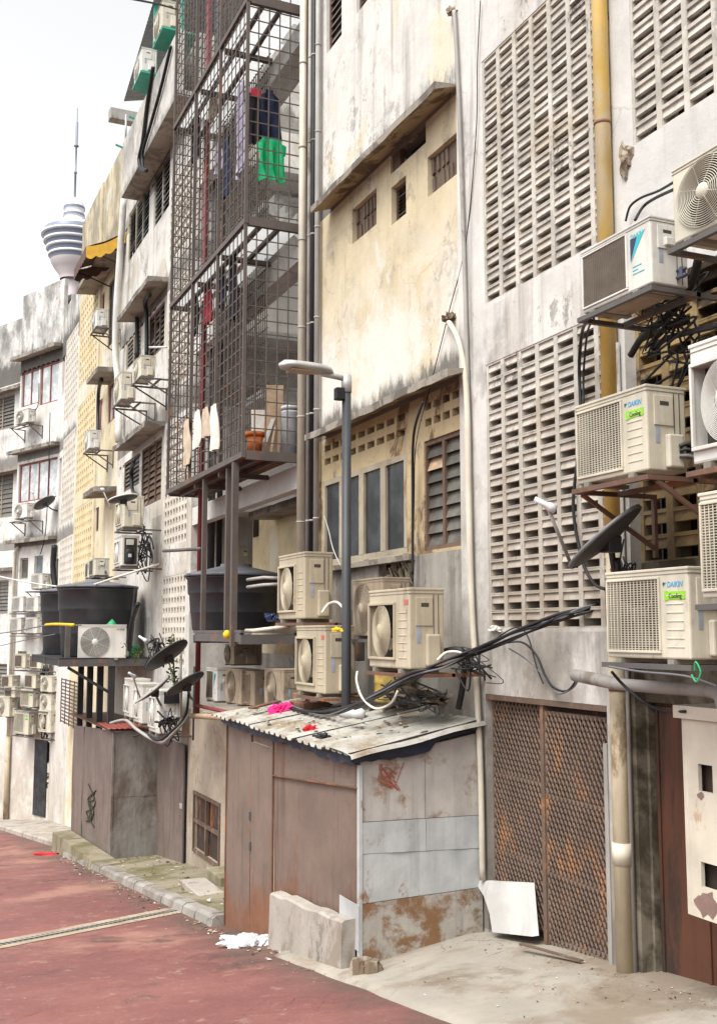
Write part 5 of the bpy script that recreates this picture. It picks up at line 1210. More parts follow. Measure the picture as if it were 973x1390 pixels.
# ================================================================== tin shed in front
YS = -1.28; xsh0 = at(306, 1100, YS).x; xsh1 = at(489, 1150, YS).x
zr1 = Zv(488, 1028, YS); zr0 = Zv(316, 975, YS)
shed = empty('tin_shed', 'rusty tin shed with grey painted end and pale corrugated roof', 'shed', (xsh1, YS, zg(xsh1)))
PS = lambda o: loc(o, shed)
def zroof(x): return zr1 + (zr0 - zr1) * (x - xsh1) / (xsh0 - xsh1)
xa = at(341, 1100, YS).x; xb_ = at(371, 1100, YS).x
def panel(x0, x1, zb0, zb1, top0, top1, y, mat, name, th=.012, wav=.0):
    mb = MB(); n = 8; vs = []
    for i in range(n + 1):
        t = i / n; x = x0 + (x1 - x0) * t; w_ = wav * math.sin(t * 9 + x)
        zb = zb0 + (zb1 - zb0) * t; zt = top0 + (top1 - top0) * t
        for j in range(7): vs.append((x, y + w_ * math.sin(j * .9 + t * 3) , zb + (zt - zb) * j / 6))
    fs = [(i * 7 + j, (i + 1) * 7 + j, (i + 1) * 7 + j + 1, i * 7 + j + 1) for i in range(n) for j in range(6)]
    k = len(vs); mb.add(vs + [(a, b + th, c) for a, b, c in vs], fs + [tuple(q + k for q in reversed(f)) for f in fs])
    return PS(mb.build(name, mat, shed))
zb = lambda x: zg(x) + .05
panel(xsh0, xa - .01, zb(xsh0) - .05, zb(xa) - .05, zroof(xsh0) - .06, zroof(xa) - .06, YS + .012, M['shed_front'], 'wall_panel', wav=.006)
dpan = panel(xa, xb_ - .02, zb(xa) - .06, zb(xb_) - .06, zroof(xa) - .2, zroof(xb_) - .2, YS - .008, M['shed_front'], 'door', wav=.01)
panel(xa, xb_ - .02, zroof(xa) - .195, zroof(xb_) - .195, zroof(xa) - .05, zroof(xb_) - .05, YS + .01, M['shed_brown'], 'wall_panel')
zs1, zs0 = Zv(372, 1053, YS), Zv(480, 1068, YS)
panel(xb_, xsh1 - .02, zs1, zs0, zroof(xb_) - .05, zroof(xsh1) - .08, YS + .004, M['shed_brown'], 'wall_panel', wav=.004)
panel(xb_, xsh1 - .02, zb(xb_) + .02, zb(xsh1) + .08, zs1 - .012, zs0 - .012, YS + .014, M['shed_brown'], 'wall_panel', wav=.006)
for xx, yy, mt in ((xb_ - .01, YS - .012, 'steel_brown'), (xa - .005, YS - .010, 'steel_brown'), (xsh0 + .01, YS - .004, 'steel_brown')):
    mb = MB(); mb.box(xx - .012, xx + .012, yy, yy + .02, zb(xx) - .02, zroof(xx) - .08); PS(mb.build('edge_strip', M[mt], shed))
mb = MB(); mb.bar((xb_, YS - .006, zs1), (xsh1 - .02, YS - .006, zs0), .03, .012); PS(mb.build('edge_strip', M['steel_brown'], shed))
for yy in (1108, 1148): 
    p = at(341, yy, YS); mb = MB(); mb.cbox(p.x - .03, p.x + .02, YS - .03, YS - .008, p.z - .05, p.z + .05, .005); PS(mb.build('hinge', M['steel_dark'], shed))
# grey end: stacked sheets
def yend(px, py): return atx(px, py, xsh1).y
y_m = yend(577, 1080); zE = [atx(490, 1288, xsh1).z, atx(490, 1228, xsh1).z, atx(490, 1160, xsh1).z, atx(490, 1117, xsh1).z, zroof(xsh1) - .04]
zEw = [atx(652, 1250, xsh1).z, atx(652, 1205, xsh1).z, atx(652, 1152, xsh1).z, atx(652, 1107, xsh1).z, 1.70]
YW = -.02
def endp(y0, y1, k, dx, mat, name='end_panel', zz=None):
    f_ = lambda arr, y: arr[0] + 0
    mb = MB(); vs = []
    n = 6
    for i in range(n + 1):
        y = y0 + (y1 - y0) * i / n; t = (y - YS) / (YW - YS)
        for kk in (k, k + 1):
            z = zE[kk] + (zEw[kk] - zE[kk]) * t + (.0 if kk != k else (.004 if k else -.16)); vs.append((xsh1 + dx + .004 * math.sin(i * 1.7 + k), y, z))
    fs = [(2 * i, 2 * i + 2, 2 * i + 3, 2 * i + 1) for i in range(n)]; q = len(vs)
    mb.add(vs + [(a - .01, b, c) for a, b, c in vs], fs + [tuple(w_ + q for w_ in reversed(f)) for f in fs])
    return PS(mb.build(name, mat, shed))
endp(YS, y_m - .004, 3, .0, M['shed_dirty']); endp(y_m, YW, 3, .004, M['shed_dirty'])
endp(YS, y_m, 2, .012, M['shed_grey']); endp(y_m + .002, YW, 2, .010, M['shed_grey'])
endp(YS, YW, 1, .006, M['shed_grey']); endp(YS, YW, 0, .014, M['shed_low'])
mb = MB(); mb.box(xsh1 - .03, xsh1 + .02, YS - .02, YS + .012, zb(xsh1), zE[4] - .03); PS(mb.build('corner_post', M['shed_grey'], shed))
zc_ = Zv(470, 1218, YS); mb = MB(); mb.box(at(464, 1240, YS).x, xsh1 + .022, YS - .026, YS - .021, zE[0] - .02, zc_); PS(mb.build('corner_plate', M['shed_grey'], shed))
# red scrawl on the end panel
rr = random.Random(12); y_a = yend(512, 1050); y_b = yend(548, 1050); z_a = atx(530, 1074, xsh1).z; z_b = atx(530, 1034, xsh1).z
for s in range(4):
    mb = MB(); pts = [(xsh1 + .0085, rr.uniform(y_a, y_b), rr.uniform(z_a, z_b)) for _ in range(5)]; mb.tube(spline(pts, 5), .0028, 5)
    PS(mb.build('graffiti', M['graffiti_red'], shed))
# roof: corrugated sheets, ribs towards the wall
zrw0, zrw1 = zr0 + .20, Zv(646, 984, 0) + .02
def roofz(x, y): t = (y - (YS - .12)) / (-.03 - (YS - .12)); a = zroof(x); bq = zrw1 + (zrw0 - zrw1) * (x - xsh1) / (xsh0 - xsh1); return a + (bq - a) * t
x = xsh0 - .12; si = 0; rr = random.Random(5)
while x < xsh1 + .02:
    x1_ = min(x + .78, xsh1 + .06); yo = YS - .12 - rr.uniform(0, .07); lift = .012 * (si % 2) + rr.uniform(0, .012)
    mb = MB(); n = 26; m_ = 7; vs = []
    for i in range(n + 1):
        xx = x + (x1_ - x) * i / n; ph = (i % 6); rib = .028 if ph in (1, 2) else 0.0
        for j in range(m_): y = yo + (-.03 - yo) * j / (m_ - 1); vs.append((xx, y, roofz(xx, y) + rib + lift + rr.uniform(0, .004)))
    fs = [(i * m_ + j, (i + 1) * m_ + j, (i + 1) * m_ + j + 1, i * m_ + j + 1) for i in range(n) for j in range(m_ - 1)]; k = len(vs)
    mb.add(vs + [(a, b, c - .004) for a, b, c in vs], fs + [tuple(q + k for q in reversed(f)) for f in fs])
    PS(mb.build('roof_sheet', M['roofsheet'], shed)); x = x1_ - .03; si += 1
# smooth flashing at the near edge with torn blue tarpaulin under it
mb = MB(); vs = []
for i in range(9):
    y = YS - .14 + (-.02 - (YS - .14)) * i / 8
    for xx, dz in ((xsh1 - .42, .055), (xsh1 - .1, .05), (xsh1 + .10, .03), (xsh1 + .12, .0)): vs.append((xx, y, roofz(min(xx, xsh1), y) + dz + .008 * math.sin(i * 1.3)))
mb.add(vs, [(4 * i + j, 4 * i + j + 1, 4 * i + j + 5, 4 * i + j + 4) for i in range(8) for j in range(3)], 0, False); PS(mb.build('flashing', M['roofsheet'], shed))
mb = MB(); vs = []; rr = random.Random(8)
for i in range(21):
    t = i / 20; y = YS - .12 + (-.05 - (YS - .12)) * t; zt = roofz(xsh1, y) + .022; d = (.05 + .09 * math.sin(t * 2.7)) * (1 if t < .62 else .5) + rr.uniform(0, .02)
    vs += [(xsh1 + .085, y, zt), (xsh1 + .075 + .015 * math.sin(i), y, zt - d * .5), (xsh1 + .055 + .02 * math.sin(i * .8), y, zt - d)]
mb.add(vs, [(3 * i + j, 3 * i + 3 + j, 3 * i + 4 + j, 3 * i + 1 + j) for i in range(20) for j in range(2)], 0, True)
PS(mb.build('tarpaulin', M['tarp_blue'], shed))
mb = MB(); vs = []
for i in range(61):
    t = i / 60; x = xsh0 + (xsh1 - xsh0) * t; zt = zroof(x) - .004; vs += [(x, YS - .06 + .01 * math.sin(i * 2.1), zt), (x, YS - .075 + .012 * math.sin(i * 1.3), zt - .05 - rr.uniform(0, .05))]
mb.add(vs, [(2 * i, 2 * i + 2, 2 * i + 3, 2 * i + 1) for i in range(60)], 0, True); PS(mb.build('tarpaulin', M['tarp_blue'], shed))
# broken render slab leaning at the foot of the shed
p0 = at(368, 1211, YS - .14); p1 = at(466, 1252, YS - .14)
mb = MB(); n = 12; vs = []; rr = random.Random(4)
for i in range(n + 1):
    t = i / n; x = p0.x + (p1.x - p0.x) * t; zt = p0.z + (p1.z - p0.z) * t + rr.uniform(-.015, .012); 
    vs += [(x, YS - .17, zg(x) - .08), (x, YS - .15 + rr.uniform(-.006, .006), zt - .02), (x, YS - .13, zt), (x, YS - .03, zt + .01), (x, YS - .02, zg(x) - .05)]
mb.add(vs, [(5 * i + j, 5 * i + 5 + j, 5 * i + 6 + j, 5 * i + 1 + j) for i in range(n) for j in range(4)] + [(4, 3, 2, 1, 0), tuple(5 * n + j for j in range(5))])
one(mb, 'concrete_slab', M['concrete'], 'chipped low concrete slab along the foot of the tin shed', 'slab')
mb = MB(); rr = random.Random(6)
for i in range(9):
    a = p1.x + rr.uniform(.0, .45); mb.lathe([(0, 0), (.09 * rr.uniform(.6, 1.3), .02), (.07, .12 * rr.uniform(.6, 1.6)), (0, .17)], 6, 0, Matrix.Translation((a, YS - rr.uniform(-.02, .12), zg(a) - .02)) @ Matrix.Rotation(rr.uniform(0, 3), 4, 'Z'), False)
tag(mb.build('rubble', M['rubble']), 'crumbled brown rubble under the corner of the tin shed', 'rubble', None, 'stuff')
# litter on the shed roof
def onroof(px, py):
    d = ray(px, py); t = 8.0
    for _ in range(60):
        p = CAM + d * t; t += (p.z - roofz(p.x, p.y) - .04) / max(1e-3, -d.z) * .5
    return CAM + d * t
def lump(name, p, r, mat, label, cat, sq=.6, seed=0, n=4, el=1.0, rz=0.):
    bm = bmesh.new(); bmesh.ops.create_icosphere(bm, subdivisions=n, radius=1); rr = random.Random(seed); k = [Vector((rr.uniform(-1, 1), rr.uniform(-1, 1), rr.uniform(-1, 1))) * 3.2 for _ in range(5)]
    Mx = Matrix.Rotation(rz, 3, 'Z')
    for v in bm.verts:
        s = 1 + sum(.13 * math.sin(v.co.dot(q) + i) for i, q in enumerate(k)); v.co = Mx @ Vector((v.co.x * r * el * s, v.co.y * r * s, max(-.25, v.co.z) * r * sq * s))
    from mathutils import noise as mn
    for v in bm.verts:
        q = v.co / r * 1.9 + Vector((seed * 3.1, 0, 0)); a1 = abs(mn.noise(q)); a2 = abs(mn.noise(q * 2.3 + Vector((7, 1, 2)))); a3 = abs(mn.noise(q * 4.9))
        v.co = v.co * (1.12 - .75 * (1 - a1) ** 6 * .6 + .5 * a1 - .35 * (1 - a2) ** 5 * .6 - .12 * a3)
    bm.verts.index_update(); mb = MB(); mb.add([v.co.copy() for v in bm.verts], [[v.index for v in f.verts] for f in bm.faces], 0, False, Matrix.Translation(p)); bm.free()
    return one(mb, name, mat, label, cat)
lump('pink_cloth', onroof(382, 966), .13, M['pink'], 'crumpled bright pink cloth on the shed roof', 'cloth', .6, 1, 4, 1.3)
lump('red_wrapper', onroof(422, 992), .055, M['red_rag'], 'small red wrapper on the pale shed roof', 'litter', .9, 2)
lump('dark_rag', onroof(438, 988 + 12), .07, M['rubber'], 'small black rag on the pale shed roof', 'rag', .4, 9, 4, 1.6)
q = onroof(478, 976); bt = empty('crushed_bottle', 'crumpled clear white plastic bottle on the shed roof', 'bottle', q, R(60))
mb = MB(); mb.tube([(-.14, 0, .05), (-.10, .0, .055), (-.04, .01, .06), (.03, -.01, .05), (.10, 0, .06), (.14, 0, .05)], [.022, .05, .06, .045, .058, .04], 10); mb.build('body', M['plastic_white'], bt)
mb = MB(); mb.tube([(-.175, 0, .05), (-.142, 0, .05)], .02, 10); mb.build('cap', M['plastic_white'], bt)
for i, (a, b_, w_, mt, lb) in enumerate((((500, 965), (585, 955), .16, 'wood_brown', 'brown sheet of scrap lying on the shed roof by the lamp post'), ((540, 976), (628, 957), .05, 'pipe_grey', 'long grey batten lying across the shed roof'), ((520, 950), (600, 938), .04, 'wood_cream', 'pale batten under the unit right of the lamp post'), ((340, 972), (378, 962), .10, 'steel_brown', 'reddish strip lying at the far end of the shed roof'), ((590, 968), (640, 962), .09, 'wood_cream', 'pale flattened board at the wall end of the shed roof'))):
    A = onroof(*a); B = onroof(*b_); mb = MB(); mb.bar(A + Vector((0, 0, .03 + .02 * i)), B + Vector((0, 0, .03 + .02 * i)), w_, .02); one(mb, 'scrap_board', M[mt], lb, 'board')
# ================================================================== expanded metal gates
gate = empty('mesh_gate', 'rusty expanded metal gate with two leaves', 'gate', ((gx0 + gx1) / 2, .05, 0))
PGt = lambda o: loc(o, gate)
gxm = at(741, 1100, .05).x
def mesh_panel(x0, x1, z0, z1, y, cw=.058, chh=.092, s=.011):
    mb = MB(); nx = int((x1 - x0) / cw); cw = (x1 - x0) / nx; nz = int((z1 - z0) / chh); chh = (z1 - z0) / nz; nz2 = nz * 2
    for i in range(nx + 1):
        for sg in (1, -1):
            vs = []
            for j in range(nz2 + 1):
                xx = x0 + cw * i + sg * (cw / 2 if j % 2 else 0) + random.uniform(-.002, .002); xx = min(max(xx, x0), x1); z = z0 + chh * j / 2
                vs += [(xx - s / 2, y, z), (xx + s / 2, y + .012, z)]
            mb.add(vs, [(2 * j, 2 * j + 2, 2 * j + 3, 2 * j + 1) for j in range(nz2)])
    return mb
for (a, b_, yy, zt) in ((gx0 + .03, gxm - .03, .06, gz1 - .03), (gxm + .03, gx1 - .05, .035, gz1 - .10)):
    z0 = -.12 if a < gxm - .1 else -.02
    fr_ = MB(); fr_.box(a - .025, a + .01, yy + .013, yy + .04, z0, zt).box(b_ - .01, b_ + .025, yy + .013, yy + .04, z0, zt).box(a + .01, b_ - .01, yy + .014, yy + .039, zt - .035, zt).box(a + .01, b_ - .01, yy + .014, yy + .039, z0, z0 + .035)
    for zz in ((.34, .66) if a < gxm - .1 else (.30, .62)): fr_.box(a + .01, b_ - .01, yy + .015, yy + .038, z0 + (zt - z0) * zz, z0 + (zt - z0) * zz + .035)
    lf = PGt(fr_.build('leaf_frame', M['gate_rust'], gate)); 
    mp = mesh_panel(a, b_, z0 + (.18 if a < gxm - .1 else 0.0), zt, yy).build('expanded_mesh', M['gate_rust'], lf)
mb = MB(); mb.box(gxm - .028, gxm + .024, .02, .10, -.2, gz1 - .002); PGt(mb.build('centre_post', M['gate_rust'], gate))
mb = MB(); mb.box(gx0, gx1, .0, .03, gz1 - .05, gz1 - .002); PGt(mb.build('top_rail', M['gate_rust'], gate))
mb = MB(); mb.box(gx1 - .05, gx1 - .002, -.01, .10, -.3, gz1 - .3); PGt(mb.build('side_post', M['pipe_grey'], gate))
# white foam board leaning at the gate
p = [at(643, 1196, -.05), at(716, 1200, -.03), at(722, 1272, -.09), at(668, 1266, -.13)]
mb = MB(); vs = [tuple(p[0]), tuple(p[1]), tuple(p[2]), tuple(p[3]), tuple(at(664, 1240, -.11)), tuple(at(656, 1216, -.08))]; nn = Vector((.03, .05, .01))
mb.add(vs + [tuple(Vector(v) + nn) for v in vs], [(0, 1, 2, 3, 4, 5), (11, 10, 9, 8, 7, 6)] + [(i, (i + 1) % 6, 6 + (i + 1) % 6, 6 + i) for i in range(6)]); one(mb, 'foam_board', M['foam'], 'broken white foam board leaning against the rusty gate', 'board')
# litter on the ground
p = atg(346, 1283); lump('plastic_bag', (p.x, p.y, p.z), .24, M['plastic_white'], 'crumpled white plastic bag on the red road by the slab', 'bag', .45, 3, 5, 1.35, 1.0)
p = atg(61, 1161); lump('red_rag', (p.x, p.y, p.z), .16, M['red_rag'], 'red rag lying flat on the red road at the far left', 'rag', .25, 5, 4, 1.9, 1.2)
p = atg(645, 1262); lump('litter', (p.x - .1, p.y + .3, -.12), .07, M['clothes_tan'], 'torn paper scraps at the corner of the tin shed', 'litter', .35, 7, 4, 1.8)
p = atg(730, 1272); mb = MB(); mb.bar((-8.0, -.30, .055), (-7.3, -.18, .09), .04, .012); one(mb, 'stick', M['wood_brown'], 'thin brown stick lying in front of the gate', 'stick')
# ================================================================== far shed, past the kerb
YF = -.97; xf1 = at(152, 1080, YF).x; xf0 = at(97, 1080, YF).x; xf0 = max(xf0, -28.2)
ztf1 = Zv(152, 992, YF); ztf0 = Zv(100, 985, YF)
fs_ = empty('tin_shed', 'tall grey brown tin shed in the middle distance with scrawled front', 'shed', (xf1, YF, zg(xf1)))
PF = lambda o: loc(o, fs_)
def vplate(x0, x1, y, z0, z1, mat, name, par, th=.015, wav=.008, zt1=None):
    mb = MB(); n = 10; vs = []
    for i in range(n + 1):
        t = i / n; x = x0 + (x1 - x0) * t
        for j in range(8): s = j / 7; zt = z1 + ((zt1 if zt1 is not None else z1) - z1) * t; vs.append((x, y + wav * math.sin(t * 8 + j * 1.1), z0(x) + (zt - z0(x)) * s))
    f_ = [(i * 8 + j, (i + 1) * 8 + j, (i + 1) * 8 + j + 1, i * 8 + j + 1) for i in range(n) for j in range(7)]; k = len(vs)
    mb.add(vs + [(a, b + th, c) for a, b, c in vs], f_ + [tuple(q + k for q in reversed(f)) for f in f_])
    return mb.build(name, mat, par)
zk = lambda x: zg(x) + .02
xs_ = [xf0, xf0 + (xf1 - xf0) * .30, xf0 + (xf1 - xf0) * .62, xf1]
for i in range(3): PF(vplate(xs_[i] + .01, xs_[i + 1], YF + .006 * (i % 2), zk, ztf0 + (ztf1 - ztf0) * i / 3, M['far_shed_front'], 'wall_panel', fs_, zt1=ztf0 + (ztf1 - ztf0) * (i + 1) / 3))
zmid = atx(165, 1083, xf1).z; yfe = -.03
for k, (za, zb2, dx, mt) in enumerate(((zk(xf1) - .02, zmid, .012, 'galvanised'), (zmid + .004, ztf1 - .02, .004, 'galvanised'))):
    mb = MB(); vs = []; n = 8
    for i in range(n + 1):
        y = YF + (yfe - YF) * i / n
        for j in range(7): vs.append((xf1 + dx + .01 * math.sin(i * 1.1 + j * .8 + k), y, za + (zb2 - za) * j / 6))
    f_ = [(i * 7 + j, (i + 1) * 7 + j, (i + 1) * 7 + j + 1, i * 7 + j + 1) for i in range(n) for j in range(6)]; kk = len(vs)
    mb.add(vs + [(a - .012, b, c) for a, b, c in vs], f_ + [tuple(q + kk for q in reversed(f)) for f in f_]); PF(mb.build('end_panel', M[mt], fs_))
mb = MB(); mb.box(xf1 - .03, xf1 + .022, YF - .02, YF + .02, zk(xf1), ztf1 - .01); PF(mb.build('corner_post', M['galvanised'], fs_))
mb = MB(); mb.box(xf0 - .1, xf1 + .05, YF - .08, yfe, ztf1 - .0, ztf1 + .025); PF(mb.build('roof_sheet', M['steel_brown'], fs_))
M['sheet_red'] = metal_paint('sheet_red', (.26, .06, .05), rust=(.12, .07, .05), amt=(.56, .68), rough=.7, sc=3)
pa = atx(133, 992, xf1 - .1); mb = MB(); vs = []
for i in range(15):
    for j in range(2): vs.append((xf1 + .15 - j * 1.3, -1.10 + i * .055, ztf1 + .05 + .014 * (i % 2) + .03 * j))
mb.add(vs, [(2 * i, 2 * i + 2, 2 * i + 3, 2 * i + 1) for i in range(14)]); one(mb, 'roof_sheet', M['sheet_red'], 'loose red corrugated sheet lying on the far tin shed', 'sheet')
rr = random.Random(21)
for s in range(4):
    mb = MB(); xa_, xb2 = at(118, 1090, YF).x, at(131, 1090, YF).x; z1, z2 = Zv(124, 1120, YF), Zv(124, 1070, YF)
    mb.tube(spline([(rr.uniform(xa_, xb2), YF - .016, z1 + (z2 - z1) * (q / 4 + rr.uniform(-.1, .1))) for q in range(5)], 5), .013, 5); PF(mb.build('graffiti', M['ink'], fs_))
# kerb wall at the foot of the far shed
mb = MB(); n = 14; vs = []
for i in range(n + 1):
    x = -27.2 + (xf1 + 1.2 + 27.2) * i / n; h_ = .42 - .30 * i / n; vs += [(x, KY - .02, zg(x) - .05), (x, KY + .01, zg(x) + h_), (x, YF - .03, zg(x) + h_ + .03), (x, YF - .03, zg(x) - .05)]
mb.add(vs, [(4 * i + j, 4 * i + 4 + j, 4 * i + 5 + j, 4 * i + 1 + j) for i in range(n) for j in range(3)] + [(3, 2, 1, 0), tuple(4 * n + j for j in range(4))]); one(mb, 'low_wall', M['concrete_moss'], 'low sloping concrete footing wall under the far tin shed', 'wall')
# metal door between the far shed and the low wall
xd0, xd1 = at(214, 1090, -.03).x, at(252, 1090, -.03).x; zt1 = Zv(232, 1004, -.03)
dd = empty('metal_door', 'dark brown sheet metal door beside the galvanised shed end', 'door', ((xd0 + xd1) / 2, -.03, zg(xd0)))
PD = lambda o: loc(o, dd)
PD(vplate(xd0, xd1, -.05, zk, zt1, M['far_shed_front'], 'door_leaf', dd)); mb = MB(); mb.box(xd1 - .06, xd1, -.075, -.052, zk(xd0) + .3, zt1); PD(mb.build('frame', M['steel_dark'], dd))
mb = MB(); mb.cbox(xd1 - .25, xd1 - .08, -.085, -.066, zg(xd1) + 1.1, zg(xd1) + 1.2, .006); PD(mb.build('latch', M['pipe_grey'], dd))
# concrete blocks by the low window
p = at(299, 1165, -.35); mb = MB(); mb.cbox(p.x - .3, p.x + .5, -.5, -.05, zg(p.x), zg(p.x) + .32, .02); one(mb, 'concrete_block', M['concrete_moss'], 'concrete step block under the barred low window', 'block')
p = at(270, 1180, -.8); mb = MB(); mb.cbox(p.x - .35, p.x + .9, -1.0, -.6, zg(p.x) + .1, zg(p.x) + .20, .015); one(mb, 'paving_slab', M['concrete'], 'loose paving slab lying on the mossy walkway', 'slab')
# ================================================================== pipes on the walls
xp0 = at(821, 300, -.075).x; zj = Zv(829, 730, -.075)
dpz = empty('downpipe', 'yellow downpipe turning cream lower down, between the vent screens', 'downpipe', (xp0, -.075, 0))
xpb = at(843, 1200, -.075).x
mb = MB(); mb.tube([(xp0, -.075, zj), (xp0, -.075, TOP)], .066, 20); loc(mb.build('upper_length', M['pipe_yellow'], dpz), dpz)
mb = MB(); mb.tube([(xp0, -.075, -.2), (xp0, -.075, zj - .001)], .066, 20); loc(mb.build('lower_length', M['pipe_old'], dpz), dpz)
for py in (160, 590, 935): z = Zv(828, py, -.075); mb = MB(); mb.tube([(xp0, -.075, z - .013), (xp0, -.075, z + .013)], .071, 20); loc(mb.build('clamp', M['steel_brown'], dpz), dpz)
z = Zv(842, 1158, -.075); mb = MB(); mb.tube([(xp0, -.075, z - .08), (xp0, -.075, z + .08)], .077, 20); loc(mb.build('coupling', M['pipe_cream'], dpz), dpz)
q = at(855, 1100, -.03); pipe('conduit', [(q.x, -.03, -.2), (q.x, -.03, Zv(850, 460, -.03))], .021, M['pipe_grey'], 'thin grey conduit right beside the yellow downpipe')
pts = [at(782, 917, -.30), at(806, 921, -.30), at(840, 929, -.30), at(900, 934, -.30), at(962, 938, -.30)]
wp = pipe('waste_pipe', pts, .045, M['pipe_grey'], 'big grey waste pipe running level below the lowest lettered unit', n=14)
mb = MB(); e_ = at(962, 938, -.30); mb.tube(spline([e_, e_ + Vector((.09, 0, -.02)), e_ + Vector((.13, 0, -.10)), e_ + Vector((.13, .1, -.5))], 5), .047, 14); mb.build('elbow', M['pipe_grey'], wp)
q0 = at(781, 917, -.30); mb = MB(); mb.tube([q0 + Vector((-.01, 0, 0)), at(835, 928, -.30)], .048, 14); mb.build('sleeve', M['pipe_grey'], wp)
for (px, r, mt, zb_, Y_, lb) in ((409, .055, 'pipe_cream', 760, -.06, 'cream downpipe left of the grey conduits, next to the cage'), (418.5, .028, 'pipe_grey', 770, -.03, 'thin grey conduit, first right of the cream downpipe'), (424, .036, 'rubber', 770, .0, 'dark conduit between the two grey ones by the yellow bay'), (430, .04, 'pipe_grey', 775, -.04, 'grey pipe at the left edge of the yellow bay')):
    q = at(px, 500, Y_); zz = Zv(px, zb_, Y_)
    pipe('downpipe', [(q.x, Y_, zz), (q.x, Y_, TOP)], r, M[mt], lb, 'downpipe', 14, clamps=[(q.x, Y_, z) for z in (4.2, 5.7, 7.0, 8.3, 9.7, 11.0)])
gp_ = [at(616, 14, -.04), at(619, 60, -.04), at(625, 200, -.04), at(632, 420, -.03), at(638, 640, -.03), at(641, 800, -.03), at(650, 960, -.03), at(657, 1180, -.03)]
pipe('conduit', gp_, .022, M['pipe_grey'], 'thin grey conduit running down the white column, full height', sp=6)
cp_ = [at(608, 438, .02), at(611, 440, -.05), at(622, 462, -.06), at(630, 500, -.06), at(634, 560, -.06), at(636, 680, -.06), at(640, 820, -.06), at(646, 920, -.06), at(652, 1040, -.06), at(655, 1195, -.06)]
pipe('water_pipe', cp_, .030, M['pipe_cream'], 'bent cream pipe curving out of the yellow wall and down past the shed', sp=6)
lump('broken_plug', at(612, 432, .0), .07, M['rubble'], 'crumbling mortar plug where the cream pipe leaves the yellow wall', 'plug', .9, 14)
lump('broken_plug', at(616, 16, .0), .07, M['rubble'], 'mortar plug at the top of the thin grey conduit', 'plug', .9, 15)
q = at(160, 420, -.2); pts = [at(168, 270, -.25), at(164, 330, -.25), at(158, 420, -.25), at(157, 480, -.2), at(160, 520, -.15), at(161, 600, -.15)]
pipe('downpipe', pts, .085, M['ac_white'], 'white downpipe at the joint of the white and cream shophouses', 'downpipe', 14, sp=4)
q = FD.at(20, 760, -.12); p0, p1 = FD.w((q.x, -.12, FD.at(14, 1000, -.12).z)), FD.w((q.x, -.12, FD.at(20, 750, -.12).z)); pipe('downpipe', [p0, p1, p1 + Vector((.15, .1, .2))], .07, M['pipe_cream'], 'cream downpipe on the end building left of its small windows', 'downpipe')
q = FD.at(10, 1040, -.12); p0, p1 = FD.w((q.x, -.12, FD.at(10, 1115, -.12).z)), FD.w((q.x, -.12, FD.at(12, 1000, -.12).z)); pipe('downpipe', [p0, p1], .09, M['pipe_old'], 'brown stained pipe at the foot of the end building, left edge', 'downpipe')
# ================================================================== satellite dishes
M['dish_grey'] = metal_paint('dish_grey', (.14, .14, .145), amt=(.62, .74), rough=.5, dirt=.3, sc=4)
M['dish_dark'] = metal_paint('dish_dark', (.055, .055, .058), amt=(.66, .78), rough=.5, dirt=.3, sc=4)
def dish(c, nrm, r, mat, label, lnb=None, arm=None, mount=None, back='dish_dark'):
    c = Vector(c); nrm = Vector(nrm).normalized(); o = empty('satellite_dish', label, 'satellite dish', c)
    Rm = nrm.to_track_quat('Z', 'Y').to_matrix().to_4x4()
    mb = MB(); n = 40
    pr_ = [(0, -.16 * r)] + [(r * k / 6, -.16 * r + .16 * r * (k / 6) ** 2) for k in range(1, 7)]
    mb.lathe(pr_, n, 0, Rm); mb.lathe([(r, .0), (r * 1.03, .004), (r * 1.03, -.018), (r * .98, -.022)], n, 0, Rm)
    mb.lathe([(a, b - .014) for a, b in pr_[::-1]], n, 1, Rm)
    mb.build('reflector', [M[mat], M[back]], o, False)
    if lnb is not None:
        l = Vector(lnb) - c; e = (Vector(arm) - c) if arm is not None else Vector((0, 0, -r))
        mb = MB(); mb.tube([e, e + (l - e) * .98], .014, 8); mb.build('arm', M['pipe_grey'], o)
        d = (-l).normalized(); mb = MB(); mb.tube([l + d * .07, l + d * .02, l - d * .02, l - d * .1], [.035, .036, .022, .020], 12); mb.build('receiver', M['plastic_white'], o)
    if mount is not None:
        m_ = Vector(mount) - c; bk = -nrm * r * .2; mb = MB(); mb.tube(spline([bk, bk + (m_ - bk) * .5 + Vector((0, 0, -.05)), m_], 4), .024, 8); mb.build('mount', M['steel_black'], o)
        mb = MB(); mb.cbox(bk.x - .06, bk.x + .06, bk.y - .06, bk.y + .06, bk.z - .07, bk.z + .05, .01); mb.build('bracket_plate', M['steel_black'], o)
    return o
def img(dx, dy, dz=0.): return (rt * dx - up * dy + fw * dz)
dish(at(820, 728, -.55), img(-.62, -.74, .30), .33, 'dish_grey', 'dark satellite dish tilted skyward between the lettered units', at(742, 686, -.95), at(774, 764, -.6), at(838, 790, -.05))
dish(at(226, 889, -.95), img(-.60, -.76, .28), .40, 'dish_dark', 'black satellite dish by the platform, highest of three', at(195, 868, -1.3), at(209, 903, -1.0), at(250, 872, -.1))
dish(at(207, 936, -1.1), img(-.58, -.78, -.02), .36, 'pipe_grey', 'silvery satellite dish just above the low white units', at(180, 917, -1.5), at(191, 950, -1.15), at(222, 960, -.3))
dish(at(251, 928, -.75), img(-.55, -.80, .28), .34, 'dish_dark', 'black satellite dish next to the red standpipe, lowest of three', None, None, at(262, 950, -.1))
dish(at(167, 676, -1.0), img(-.25, -.95, .18), .30, 'ac_white', 'pale satellite dish in front of the tall cream unit', at(139, 664, -1.2), at(151, 691, -1.05), at(178, 690, -.2))
